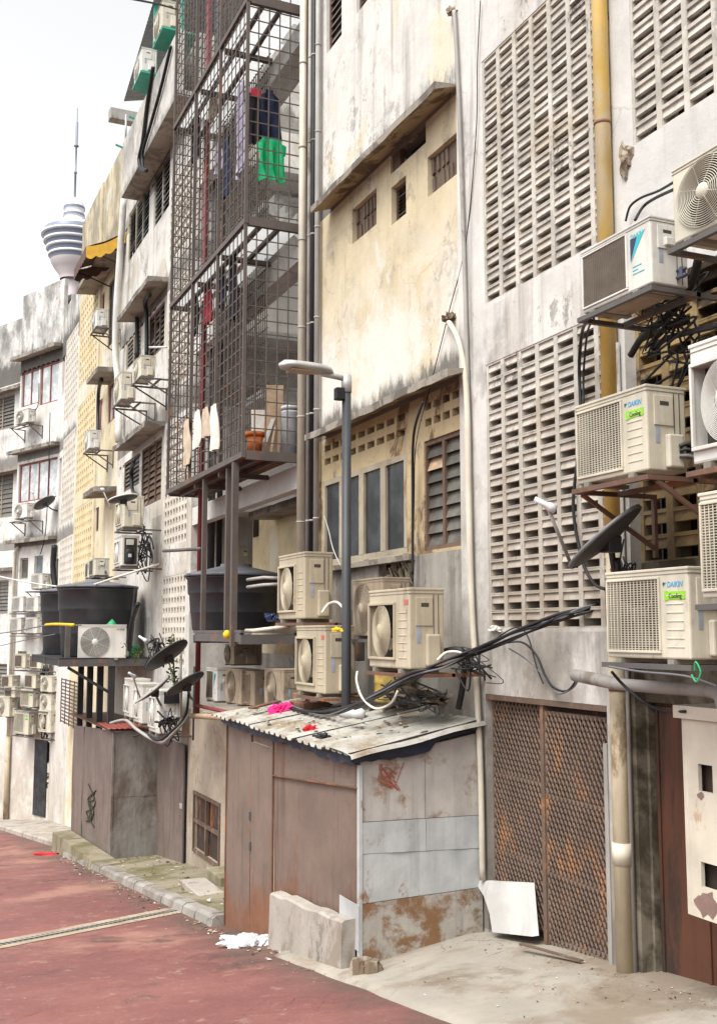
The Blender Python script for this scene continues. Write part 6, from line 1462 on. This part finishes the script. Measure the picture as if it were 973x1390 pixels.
p = FD.w(FD.at(60, 682, -.5)); dish(p, img(-.55, -.8, .25), .40, 'pipe_grey', 'small grey satellite dish on the end building between two sliding windows', FD.w(FD.at(44, 668, -.8)), FD.w(FD.at(50, 692, -.6)), FD.w(FD.at(80, 694, -.02)))
# ================================================================== cables
def cable(pts, r, mat, label, sp=10, n=6, name='cable', cat='cable', group=None):
    mb = MB(); mb.tube(spline(pts, sp), r, n); return one(mb, name, M[mat], label, cat, group)
A = lambda px, py, Y: at(px, py, Y)
# thick bundle from the vent screen to the lamp post
trunk = [(812, 823, .09), (790, 829, -.04), (760, 838, -.15), (700, 862, -.3), (650, 884, -.45), (600, 902, -.7), (560, 918, -.9), (520, 940, -.95), (480, 960, -.9), (440, 968, -.8), (400, 962, -.75), (372, 952, -.6)]
bnd = empty('cable_bundle', 'thick twisted black cable bundle sagging from the vent screen to the lamp post', 'cables', A(*trunk[3]))
rr = random.Random(40)
for k in range(5):
    pts = [A(x, y, Y) + Vector((rr.uniform(-.03, .03), rr.uniform(-.025, .025), rr.uniform(-.03, .03))) for x, y, Y in trunk]
    mb = MB(); mb.tube(spline(pts, 8), (.016, .013, .012, .011, .010)[k], 6); loc(mb.build('strand', M['rubber' if k < 4 else 'cable_grey'], bnd), bnd)
cable([A(650, 886, -.3), A(672, 868, -.1), A(700, 852, -.06), A(716, 864, -.05), A(728, 905, -.05), A(737, 928, -.05)], .007, 'rubber', 'thin black cable looping up over the vent screen corner')
cable([A(680, 874, -.2), A(708, 872, -.06), A(728, 890, -.05), A(740, 918, -.05), A(752, 934, -.05), A(770, 938, -.05), A(783, 922, -.1)], .010, 'rubber', 'black cable loop hanging left of the big grey waste pipe')
cable([A(690, 880, -.2), A(714, 895, -.06), A(735, 915, -.05), A(755, 941, -.05), A(776, 935, -.06), A(784, 924, -.1)], .008, 'cable_grey', 'grey cable loop just inside the black loop by the waste pipe')
cable([A(800, 432, -.7), A(790, 450, -.25), A(786, 500, -.05), A(788, 560, -.04), A(784, 620, -.04), A(778, 690, -.04), A(790, 760, -.04), A(806, 792, -.06), A(822, 800, -.3)], .014, 'rubber', 'black hose hanging from the teal triangle unit over the vent screen')
cable([A(806, 432, -.7), A(797, 452, -.22), A(792, 505, -.04), A(792, 548, -.04)], .009, 'rubber', 'thinner black cable beside the hanging hose')
cable([A(838, 760, -.4), A(840, 792, -.15), A(846, 806, -.1), A(856, 808, -.1)], .022, 'rubber', 'short thick black hose bent behind the near satellite dish')
cable([A(925, 240, -.6), A(895, 258, -.2), A(870, 268, -.08), A(855, 280, -.05), A(849, 300, -.05)], .010, 'rubber', 'black cable from the ringed fan unit to the wall clip')
cable([A(925, 252, -.6), A(890, 268, -.25), A(873, 280, -.15), A(862, 298, -.3)], .012, 'rubber', 'second black cable dropping behind the teal triangle unit')
cable([A(948, 350, -.5), A(938, 385, -.35), A(915, 420, -.2), A(880, 450, -.1), A(868, 462, -.05), A(856, 482, -.02)], .030, 'rubber', 'thick insulated hose running diagonally across the ochre blocks')
cable([A(973, 442, -.4), A(930, 452, -.2), A(900, 462, -.12), A(885, 480, -.05)], .022, 'rubber', 'insulated hose arching level over the ochre blocks', 8)
for k, (y0, r) in enumerate(((606, .016), (612, .013), (619, .013))):
    cable([A(922, y0, -.5), A(936, y0 - 4 + 2 * k, -.45), A(946, y0 + 6, -.4), A(952, y0 + 24, -.35)], r, ('rubber', 'rubber', 'cable_grey')[k], ('upper black hose behind the unit over the dish', 'middle black hose behind the unit over the dish', 'grey hose behind the unit over the dish')[k])
cable([A(826, 905, -.85), A(870, 912, -.8), A(930, 918, -.75), A(973, 932, -.6)], .008, 'cable_grey', 'grey wire drooping under the lowest lettered unit')
cable([A(830, 912, -.5), A(846, 930, -.4), A(872, 952, -.36), A(900, 965, -.3), A(930, 966, -.36)], .011, 'rubber', 'black cable slung below the big grey waste pipe')
cable([A(652, 0, -.03), A(648, 80, -.03), A(646, 180, -.03), A(632, 330, .0), A(610, 420, .0), A(585, 520, -.02), A(565, 600, -.3), A(562, 680, -.05), A(560, 790, -.05)], .006, 'rubber', 'thin black wire straying down across the yellow wall')
cable([A(574, 545, -.25), A(563, 580, -.25), A(560, 620, -.1), A(560, 690, -.06), A(560, 780, -.06)], .016, 'rubber', 'black insulated cable between the two yellow bay windows')
# white and grey drain hoses round the middle units
cable([A(437, 832, -.6), A(446, 820, -.5), A(458, 818, -.5), A(468, 830, -.5), A(470, 846, -.5)], .016, 'cable_white', 'white hose looping behind the unit by the right tank')
cable([A(485, 912, -.85), A(484, 925, -.9), A(492, 948, -.95), A(510, 962, -.95), A(530, 955, -.9), A(540, 938, -.85)], .012, 'cable_white', 'white drain hose hanging in a loop by the lamp post')
cable([A(588, 900, -.55), A(600, 886, -.4), A(622, 882, -.3), A(630, 892, -.25), A(628, 930, -.2), A(622, 962, -.2)], .03, 'rubber', 'thick black hose arching right of the four beige units')
cable([A(594, 896, -.6), A(606, 886, -.45), A(624, 886, -.35), A(632, 896, -.3)], .014, 'cable_white', 'white hose riding on the thick black hose')
cable([A(440, 700, -.1), A(446, 720, -.06), A(452, 745, -.06), A(462, 768, -.06)], .005, 'cable_white', 'thin white wire across the left casement')
# tangles of thin wires
rr = random.Random(55)
def tangle(c, sx, sy, sz, n, lb, mat='rubber', r=.007):
    c = Vector(c); mb = MB()
    for _ in range(n):
        a = c + Vector((rr.uniform(-sx, sx), rr.uniform(-sy, sy), rr.uniform(-sz, sz))); pts = [a]
        for k in range(4): pts.append(c + Vector((rr.gauss(0, sx * .6), rr.gauss(0, sy * .6), rr.gauss(0, sz * .6))))
        mb.tube(spline(pts, 6), r * rr.uniform(.6, 1.5), 5)
    return one(mb, 'wire_tangle', M[mat], lb, 'wires')
tangle(A(900, 430, -.22), .35, .07, .25, 9, 'tangle of thin wires under the teal triangle unit')
tangle(A(930, 470, -.2), .3, .05, .22, 7, 'tangle of thin wires over the ochre blocks, behind the white edge unit')
tangle(A(846, 775, -.15), .12, .05, .25, 6, 'tangle of thin wires behind the near satellite dish')
tangle(A(640, 905, -.3), .35, .1, .16, 9, 'tangle of wires where the bundle crosses the cream pipe')
tangle(A(560, 948, -.45), .7, .15, .12, 10, 'tangle of wires on the shed roof under the beige unit')
tangle(A(215, 885, -.7), .5, .15, .3, 8, 'tangle of wires beside the big platform and the top dish', r=.012)
tangle(A(230, 985, -.75), .5, .15, .25, 8, 'tangle of wires hanging under the low trio', r=.014)
tangle(A(196, 745, -.4), .4, .15, .4, 9, 'tangle of wires right of the gutted unit', r=.014)
tangle(FD.w(FD.at(62, 985, -.35)), .5, .1, .4, 9, 'tangle of wires around the foot of the dense stack', r=.018)
tangle(FD.w(FD.at(60, 905, -.3)), .5, .1, .6, 7, 'tangle of wires behind the dense stack top', r=.018)
# lines across the alley, at the left edge
cable([A(-30, 776, -2.6), A(20, 787, -2.2), A(60, 794, -1.6), A(110, 797, -1.3), A(160, 783, -1.0), A(198, 771, -.5), A(216, 766, -.05)], .022, 'cable_white', 'pale cable sagging in front of the big black tank')
cable([A(-30, 864, -3.0), A(20, 857, -2.6), A(65, 849, -2.1), A(110, 849, -1.95)], .014, 'cable_grey', 'grey line from the left edge to the platform')
o = cable([A(62, 848.5, -2.12), A(75, 847.5, -2.08), A(100, 848.5, -2.0)], .03, 'sign_yellow', 'yellow sleeve on the grey line by the tanks', 4, 8, 'cable_sleeve', 'sleeve')
cable([A(-30, 884, -2.6), A(30, 870, -2.2), A(75, 861, -1.8)], .012, 'cable_grey', 'lower grey line from the left edge to the tanks')
cable([A(208, 90, -.5), A(200, 140, -.5), A(194, 190, -.5), A(189, 215, -.5), A(192, 229, -.5), A(199, 231, -.48)], .045, 'rubber', 'black hose draped down the parapet, left one')
cable([A(232, 62, -.5), A(218, 120, -.5), A(204, 170, -.5), A(194, 205, -.5), A(194, 226, -.5), A(199, 230, -.48)], .035, 'rubber', 'black hose draped down the parapet, right one')
cable([A(170, -4, -3.0), A(215, 5, -1.8), A(240, 12, -.9)], .016, 'rubber', 'black line crossing the sky to the top of the cage')
for px, dx, lb in ((187, 0, 'black pipe bundle in front of the window over the smaller bay unit'), (197, 3, 'black hose in front of the dark window of the white bay')):
    cable([A(px + 6, 400, -.3), A(px, 410, -.15), A(px - 1 + dx, 430, -.06), A(px - 1 + dx, 485, -.06)], .05, 'rubber', lb, 5)
cable([A(138, 515, -.3), A(134, 530, -.1), A(133, 560, -.05), A(133, 585, -.1)], .05, 'rubber', 'black hose by the red framed window of the cream shophouse', 5)
cable([A(182, 625, -.3), A(178, 640, -.1), A(180, 665, -.1), A(186, 672, -.3)], .045, 'rubber', 'black hose curling out of the lowest bay window', 5)
cable([A(150, 982, -1.1), A(170, 978, -1.1), A(185, 990, -1.1), A(205, 1003, -1.0), A(222, 1008, -.9), A(240, 990, -.8), A(256, 972, -.6)], .03, 'pipe_grey', 'bent grey conduit sagging under the low trio of units')
cable([A(182, 1000, -.9), A(196, 996, -1.0), A(215, 1005, -1.0), A(236, 990, -.9), A(252, 970, -.7), A(256, 940, -.5)], .022, 'rubber', 'black cable tangle under the low trio of units')
cable([A(187, 820, -.9), A(178, 850, -.8), A(176, 880, -.7), A(184, 800, -.3)], .05, 'rubber', 'fat black pipe at the right side of the big tank', 6)
q = FD
for pts, lb in (([(68, 560), (66, 640), (62, 720), (55, 752)], 'black wire hanging down the end building by the dish'), ([(53, 520), (52, 548), (48, 556)], 'short wire by the upper sliding windows')):
    cable([FD.w(FD.at(x, y, -.35)) for x, y in pts], .018, 'rubber', lb, 5)
cable([FD.w(FD.at(74, 740, -.25)), FD.w(FD.at(72, 770, -.2)), FD.w(FD.at(75, 800, -.2))], .10, 'rubber', 'fat bundle of black hoses at the corner of the end building', 5)
# ================================================================== bars, ledges, clutter
p0, p1 = A(222, 748, -.6), A(272, 745, -.8); mb = MB(); mb.tube([p0, p1], .03, 8); one(mb, 'pole', M['steel_dark'], 'thin dark pole sticking out level across the vent column', 'pole')
p0, p1 = A(203, 471, -.5), A(226, 471, -.5); mb = MB(); mb.tube([p0, p1], .02, 8); one(mb, 'pole', M['plastic_white'], 'short white rod by the cage above the smaller bay unit', 'pole')
mb = MB(); mb.tube([A(258, 972, -.5), A(300, 974, -.75), A(322, 975, -1.0)], .045, 10); one(mb, 'timber_pole', M['board'], 'pale timber pole lying under the ledge units beside the shed roof', 'pole')
mb = MB(); mb.tube([A(268, 958, -.45), A(290, 963, -.5), A(330, 972, -.6)], .03, 10); one(mb, 'water_pipe', M['pipe_red'], 'dull red pipe lying along the ledge under the brown units', 'pipe')
mb = MB(); mb.tube([A(264, 905, -.45), A(263, 960, -.45), A(262, 1005, -.4)], .018, 8); one(mb, 'conduit', M['steel_dark'], 'thin dark conduit left of the red standpipe', 'pipe')
mb = MB(); mb.tube([A(246, 872, -.4), A(245, 930, -.4), A(246, 975, -.3)], .022, 8); one(mb, 'conduit', M['pipe_grey'], 'thin grey stand between the black dishes', 'pipe')
# barred panel beside the stack
p = at(97, 950, -.4); mb = MB(); x0_, x1_ = at(84, 950, -.3).x, at(108, 950, -.3).x; z0_, z1_ = Zv(96, 985, -.3), Zv(96, 925, -.3)
bars = empty('window_cage', 'rusty barred window cage right of the dense stack of units', 'cage', (x0_, -.3, z0_)); n = 12
mb = MB()
for i in range(n + 1): zz = z0_ + (z1_ - z0_) * i / n; mb.box(x0_, x1_, -.31, -.29, zz - .02, zz + .02)
loc(mb.build('bars', M['wood_brown'], bars), bars)
mb = MB()
for i in range(5): mb = MB(); xx = x0_ + (x1_ - x0_) * i / 4; mb.box(xx - .03, xx + .03, -.335, -.312, z0_ - .04, z1_ + .04); loc(mb.build('upright', M['steel_dark'], bars), bars)
# clutter below the middle units: ledge with junk
rr = random.Random(77)
for (px, py, Y, sx, sy, sz, mt, lb) in ((488, 880, -.15, .10, .10, .3, 'steel_dark', 'dark upright iron behind the lamp post'), (533, 925, -.25, .42, .25, .42, 'drum', 'dull ochre drum behind the cables by the wall'), (420, 958, -.55, .5, .35, .10, 'steel_brown', 'reddish junk tray under the left beige unit'), (580, 950, -.3, .5, .3, .10, 'rubble', 'pile of mortar rubble on the shed roof at the wall')):
    p = A(px, py, Y)
    if mt == 'rubble': lump('rubble_pile', p, .22, M[mt], lb, 'rubble', .5, 44, 3, 1.8)
    elif mt == 'drum':
        o = empty('drum', lb, 'drum', (p.x, p.y, p.z - .22)); mb = MB(); mb.lathe([(0, 0), (.2, 0), (.205, .02), (.2, .04), (.2, .2), (.207, .215), (.2, .23), (.2, .42), (.21, .44), (.18, .45), (0, .43)], 24); mb.build('body', M[mt], o)
    else:
        mb = MB(); mb.cbox(p.x - sx / 2, p.x + sx / 2, p.y - sy / 2, p.y + sy / 2, p.z - sz / 2, p.z + sz / 2, .012)
        for _ in range(7): a = Vector((p.x + rr.uniform(-sx, sx) * .6, p.y + rr.uniform(-.1, .1), p.z + sz / 2)); mb.bar(a, a + Vector((rr.uniform(-.3, .3), rr.uniform(-.1, .1), rr.uniform(.02, .12))), .03, .02)
        one(mb, 'scrap_iron', M[mt], lb, 'scrap')
p = A(458, 856, -.95); lump('yellow_scrap', p, .045, M['sign_yellow'], 'yellow plastic scrap on top of the beige unit left of the lamp', 'litter', .7, 16, 3, 1.6)
p = A(370, 842, -.7); lump('blue_cloth', p, .08, M['navy'], 'small blue cloth wedged between the tank and the beige unit', 'cloth', .8, 17)
p = A(669, 856, -.03); lump('paper_scrap', p, .05, M['clothes_white'], 'torn paper stuck in the bottom left hole of the vent screen', 'litter', .7, 19, 3, 1.5)
p = A(943, 912, -.85); mb = MB(); mb.tube(spline([p, p + Vector((.02, -.01, .06)), p + Vector((.05, 0, .0)), p + Vector((.01, 0, -.06)), p + Vector((-.03, 0, -.02))], 5), .006, 6); one(mb, 'green_tie', M['green_pail'], 'green wire tie on the shelf above the waste pipe', 'tie')
# broken hole in the plaster beside the right screen
p = A(850, 216, -.0)
vs = []; rr = random.Random(23); n = 22
for k, f_ in enumerate((1.0, .8, .55, .25)):
    for i in range(n):
        a = 2 * math.pi * i / n; q = f_ * (1 + .25 * math.sin(3 * a + 1) + .12 * math.sin(7 * a)) * rr.uniform(.88, 1.1); vs.append((p.x + .075 * q * math.cos(a), -.004 - (0, .022, .008, .026)[k] * rr.uniform(.5, 1.3), p.z + .15 * q * math.sin(a)))
mb = MB(); mb.add(vs, [(k * n + i, k * n + (i + 1) % n, (k + 1) * n + (i + 1) % n, (k + 1) * n + i) for k in range(3) for i in range(n)] + [tuple(3 * n + i for i in range(n))])
one(mb, 'broken_plaster', M['rubble'], 'rough broken patch of plaster beside the yellow downpipe', 'plaster patch')
# weeds between the dishes
rr = random.Random(9)
for (px, py, Y, n, hh, lb) in ((238, 935, -.45, 46, .9, 'straggly green weed growing behind the black dishes'), (183, 900, -.6, 26, .4, 'small weed at the platform edge beside the pail')):
    p = A(px, py, Y); o = empty('weed', lb, 'plant', p); st = MB(); lf = MB()
    for k in range(6):
        e = Vector((rr.uniform(-.3, .3), rr.uniform(-.2, .2), hh * rr.uniform(.5, 1.1))); pts = spline([(0, 0, 0), e * .5 + Vector((rr.uniform(-.08, .08), 0, 0)), e], 4); st.tube(pts, .008, 5)
        for _ in range(n // 3):
            c = pts[rr.randrange(2, len(pts))] + Vector((rr.gauss(0, .05), rr.gauss(0, .05), rr.gauss(0, .04))); a = Vector((rr.gauss(0, 1), rr.gauss(0, 1), rr.gauss(0, .6))).normalized(); b_ = a.orthogonal().normalized(); s = rr.uniform(.03, .06)
            lf.add([c - a * s, c + b_ * s * .5, c + a * s, c - b_ * s * .5], [(0, 1, 2, 3)])
    st.build('stem', M['leaf'], o); tag(lf.build('foliage', M['leaf'], o, False))
# graffiti on the end building: tubes of paint
def scrawl(fr, strokes, Y, r, mat, par):
    for s in strokes:
        mb = MB(); mb.tube(spline([fr.at(x, y, Y) for x, y in s], 5), r, 5); mb.build('graffiti', M[mat], par)
scrawl(FD, [[(52, 1058), (52, 1050), (55, 1056), (57, 1049), (57, 1058)], [(60, 1051), (58, 1053), (60, 1057), (62, 1053), (60, 1051)], [(65, 1050), (63, 1052), (65, 1055), (63, 1058)], [(66.5, 1049), (66.5, 1058)], [(69, 1050), (66.5, 1054), (69, 1058)], [(54, 1064), (66, 1063)], [(58, 1064), (57, 1074)], [(61, 1064), (62, 1073), (60, 1077)], [(64, 1062), (64, 1070)]], -.012, .02, 'ink', b5)
# ================================================================== awning on the cream shophouse
xw0, xw1 = -27.35, -29.3
aw = empty('awning', 'sun bleached yellow and brown scalloped awning high on the cream shophouse', 'awning', (xw0, 0, 12.5))
PA = lambda o: loc(o, aw)
yo = atx(117, 334, xw0).y; zo = atx(117, 334, xw0).z; zi = zo + .55
mb = MB(); n = 12; vs = []
for i in range(n + 1):
    x = xw0 + (xw1 - xw0) * i / n; vs += [(x, .0, zi), (x, yo * .5, (zi + zo) / 2 - .05), (x, yo, zo)]
k = len(vs); mb.add(vs + [(a, b, c - .012) for a, b, c in vs], [(3 * i + j, 3 * i + 3 + j, 3 * i + 4 + j, 3 * i + 1 + j) for i in range(n) for j in range(2)]); mb.add([(a, b, c - .013) for a, b, c in vs], [(3 * i + j, 3 * i + 3 + j, 3 * i + 4 + j, 3 * i + 1 + j) for i in range(n) for j in range(2)], 1)
PA(mb.build('canopy_cloth', [M['canvas_yellow'], M['canvas_brown']], aw))
def valance(pts, d, mat, m2):
    mb = MB(); n = len(pts); vs = []
    for i, p in enumerate(pts): vs += [tuple(p), (p[0], p[1], p[2] - d - .07 * abs(math.sin(i * math.pi / 6)))]
    mb.add(vs, [(2 * i, 2 * i + 2, 2 * i + 3, 2 * i + 1) for i in range(n - 1)]); return PA(mb.build('valance', M[mat], aw))
valance([(xw0 + .003, yo * i / 24, zo + (zi - zo) * (1 - i / 24) - .10 * math.sin(math.pi * i / 24)) for i in range(25)], .28, 'canvas_yellow', None)
valance([(xw0 + (xw1 - xw0) * i / 42, yo - .003, zo) for i in range(43)], .25, 'canvas_brown', None)
valance([(xw1 - .003, yo * i / 24, zo + (zi - zo) * (1 - i / 24) - .10 * math.sin(math.pi * i / 24)) for i in range(25)], .28, 'canvas_brown', None)
mb = MB(); mb.tube([(xw1, -.02, zi - .9), (xw1, yo, zo - .02)], .02, 8); PA(mb.build('arm', M['steel_black'], aw)); mb = MB(); mb.tube([(xw0 - .1, -.02, zi - .9), (xw0 - .1, yo, zo - .02)], .02, 8); PA(mb.build('arm', M['steel_black'], aw))
# ================================================================== lean-to on the roof
yr = .45; xr0 = at(168, 137, yr).x; xr1 = at(236, -70, yr).x; zr_ = Zv(168, 137, yr); zr2 = Zv(205, 12, yr)
sl = (zr2 - zr_) / (at(205, 12, yr).x - xr0)
lt = empty('roof_shelter', 'green framed rooftop shelter with corrugated zinc sheets above the parapet', 'shelter', (xr0, yr, zr_))
PLt = lambda o: loc(o, lt)
mb = MB(); n = int((xr1 - xr0) / .06); vs = []
for i in range(n + 1):
    x = xr0 + (xr1 - xr0) * i / n; z = zr_ + sl * (x - xr0) + (.03 if i % 2 else 0); vs += [(x, yr, z), (x, 3.2, z + .75)]
mb.add(vs, [(2 * i, 2 * i + 2, 2 * i + 3, 2 * i + 1) for i in range(n)]); PLt(mb.build('roof_sheet', M['roofzinc'], lt))
mb = MB(); mb.box(xr0 + .2, xr1, 3.0, 3.1, TOP - .4, zr_ + .6); PLt(mb.build('back_panel', M['roofzinc'], lt))
for px in (197, 216, 233):
    x = at(px, 90, .3).x; zz = zr_ + sl * (x - xr0); mb = MB(); mb.box(x - .035, x + .035, .5, .57, TOP - .49, zz + .1); PLt(mb.build('post', M['green_steel'], lt))
    mb = MB(); mb.bar((x, .53, TOP + .2), (x, -.42, TOP + .45), .04); PLt(mb.build('strut', M['green_steel'], lt))
for o in (ra, rb):
    lx = o.location; mb = MB(); mb.box(lx.x - .45, lx.x + .45, lx.y - .2, .5, lx.z - .04, lx.z - .002); PLt(mb.build('unit_shelf', M['green_steel'], lt))
    mb = MB(); mb.bar((lx.x + .38, -.31, lx.z + .5), (lx.x + .38, lx.y - .15, lx.z - .02), .035); PLt(mb.build('strut', M['green_steel'], lt))
# floodlight on the parapet
p = at(171, 178, -.42); q = at(171, 155, -.42); fl = empty('floodlight', 'grey floodlight on a thin stem at the parapet corner', 'floodlight', p)
mb = MB(); mb.tube([p + Vector((0, 0, -.2)), q], .025, 8); loc(mb.build('stem', M['lamp_grey'], fl), fl)
a = at(165, 149, -.42); mb = MB(); mb.cbox(a.x, a.x + .28, -.75, .25, q.z, q.z + .30, .02); loc(mb.build('lamp_head', M['pipe_grey'], fl), fl)
# ================================================================== communications tower far away
TD = 930.0
def tp(px, py): d = ray(px, py); d = d * (TD / Vector((d.x, d.y)).length); return CAM + d
tb = tp(99.5, 330); k_ = TD / F / .985
tw = empty('telecom_tower', 'distant white telecom tower with banded pod and mast', 'tower', (tb.x, tb.y, -7))
zT = lambda py: tp(99.5, py).z + 7
rr_ = lambda px: px * k_
def tl(prof, mat, name): mb = MB(); mb.lathe([(rr_(a), zT(b)) for a, b in prof], 36); mb.build(name, M[mat], tw)
mb = MB(); mb.lathe([(11, 0), (rr_(9), zT(430)), (rr_(9), zT(378))], 28); mb.build('shaft', M['tower_pink'], tw)
tl([(16, 380), (17, 374), (24, 365), (28, 358), (29, 355)], 'tower_pink', 'pod_cone')
rows = [(355.5, 29.5, 31.5), (346.5, 32, 34.5), (337.5, 35, 38), (328.5, 38.5, 41.5), (318.5, 41, 37)]
for i, (y, ra_, rb_) in enumerate(rows):
    tl([(ra_ - 1, y), (ra_ + (.4 if i < 4 else -3), y - 5.4)], 'tower_glass', 'window_band')
    tl([(ra_ - (0 if i < 4 else 3), y - 5.4), (rb_, y - 5.8), (rb_ + .8, y - 7), (rb_ + .5, y - 8.6), (rb_ - 1, y - 9.0)], 'tower_white', 'pod_band')
tl([(36, 309.5), (26, 305), (14, 302.5), (13, 296)], 'tower_white', 'neck')
for y in (296, 286): tl([(12, y), (13.4, y - 2), (13.8, y - 5), (12.6, y - 6), (12, y - 10)], 'tower_white', 'upper_deck'); tl([(13.9, y - 1.6), (14.0, y - 5.2)], 'tower_glass', 'deck_band')
tl([(12, 276), (8, 273.5), (5, 272), (3, 268)], 'tower_white', 'cap')
tl([(1.5, 268), (1.4, 235), (2.2, 234.5), (2.2, 232.5), (1.2, 232), (1.1, 199), (3.2, 198), (3.2, 196.5), (1.9, 196), (1.7, 165), (.8, 164), (.6, 146), (0, 145)], 'tower_glass', 'mast')

# ================================================================== fine litter gathered at edges
rr = random.Random(91); mats = ['board', 'clothes_tan', 'rubber', 'foam', 'leaf', 'wood_brown']
mbs = MB()
def bit(x, y, z, s):
    a = rr.uniform(0, 6.28); l = s * rr.uniform(.5, 1.6); w_ = s * rr.uniform(.25, .8); c, n_ = math.cos(a), math.sin(a); t_ = rr.uniform(.0, .6) * s
    mbs.add([(x - l * c, y - l * n_, z), (x + w_ * n_, y - w_ * c, z + t_), (x + l * c, y + l * n_, z + .003), (x - w_ * n_, y + w_ * c, z + t_ * .5)], [(0, 1, 2, 3)], rr.randrange(len(mats)))
for _ in range(260): x = rr.uniform(-27, -13.3); bit(x, KY - abs(rr.gauss(0, .18)) - .03, zg(x) + .006, rr.uniform(.012, .035))
for _ in range(160): x = rr.uniform(-26, -13.6); bit(x, rr.uniform(-1.1, -.1), zg(x) + .135, rr.uniform(.015, .05))
for _ in range(120): x = rr.uniform(-13.4, -9.2); bit(x, YS - .15 - abs(rr.gauss(0, .14)), zg(x) + .008, rr.uniform(.01, .035))
for _ in range(200): x = rr.uniform(-20, -4); bit(x, rr.uniform(-6, -1.6), zg(x) + .006, rr.uniform(.004, .011))
for _ in range(150): x = rr.uniform(xsh0, xsh1); y = YS + abs(rr.gauss(0, .6)); y = min(y, -.06); bit(x, y, roofz(x, y) + .045, rr.uniform(.015, .05))
dg = bpy.context.evaluated_depsgraph_get(); dg.update()
apo = [o for o in bpy.data.objects if o.name.startswith('apron')][0]
for _ in range(220):
    x = rr.uniform(-9.0, -5.2); y = rr.choice((-.12 - abs(rr.gauss(0, .12)), rr.uniform(-1.4, -.1)))
    hit, l_, n_, i_ = apo.ray_cast(Vector((x, y, 5)), Vector((0, 0, -1)))
    if hit: bit(x, y, l_.z + .004, rr.uniform(.005, .016))
tag(mbs.build('fine_litter', [M[q] for q in mats], None, False), 'small scraps, leaves and grit gathered along the edges', 'litter', None, 'stuff')
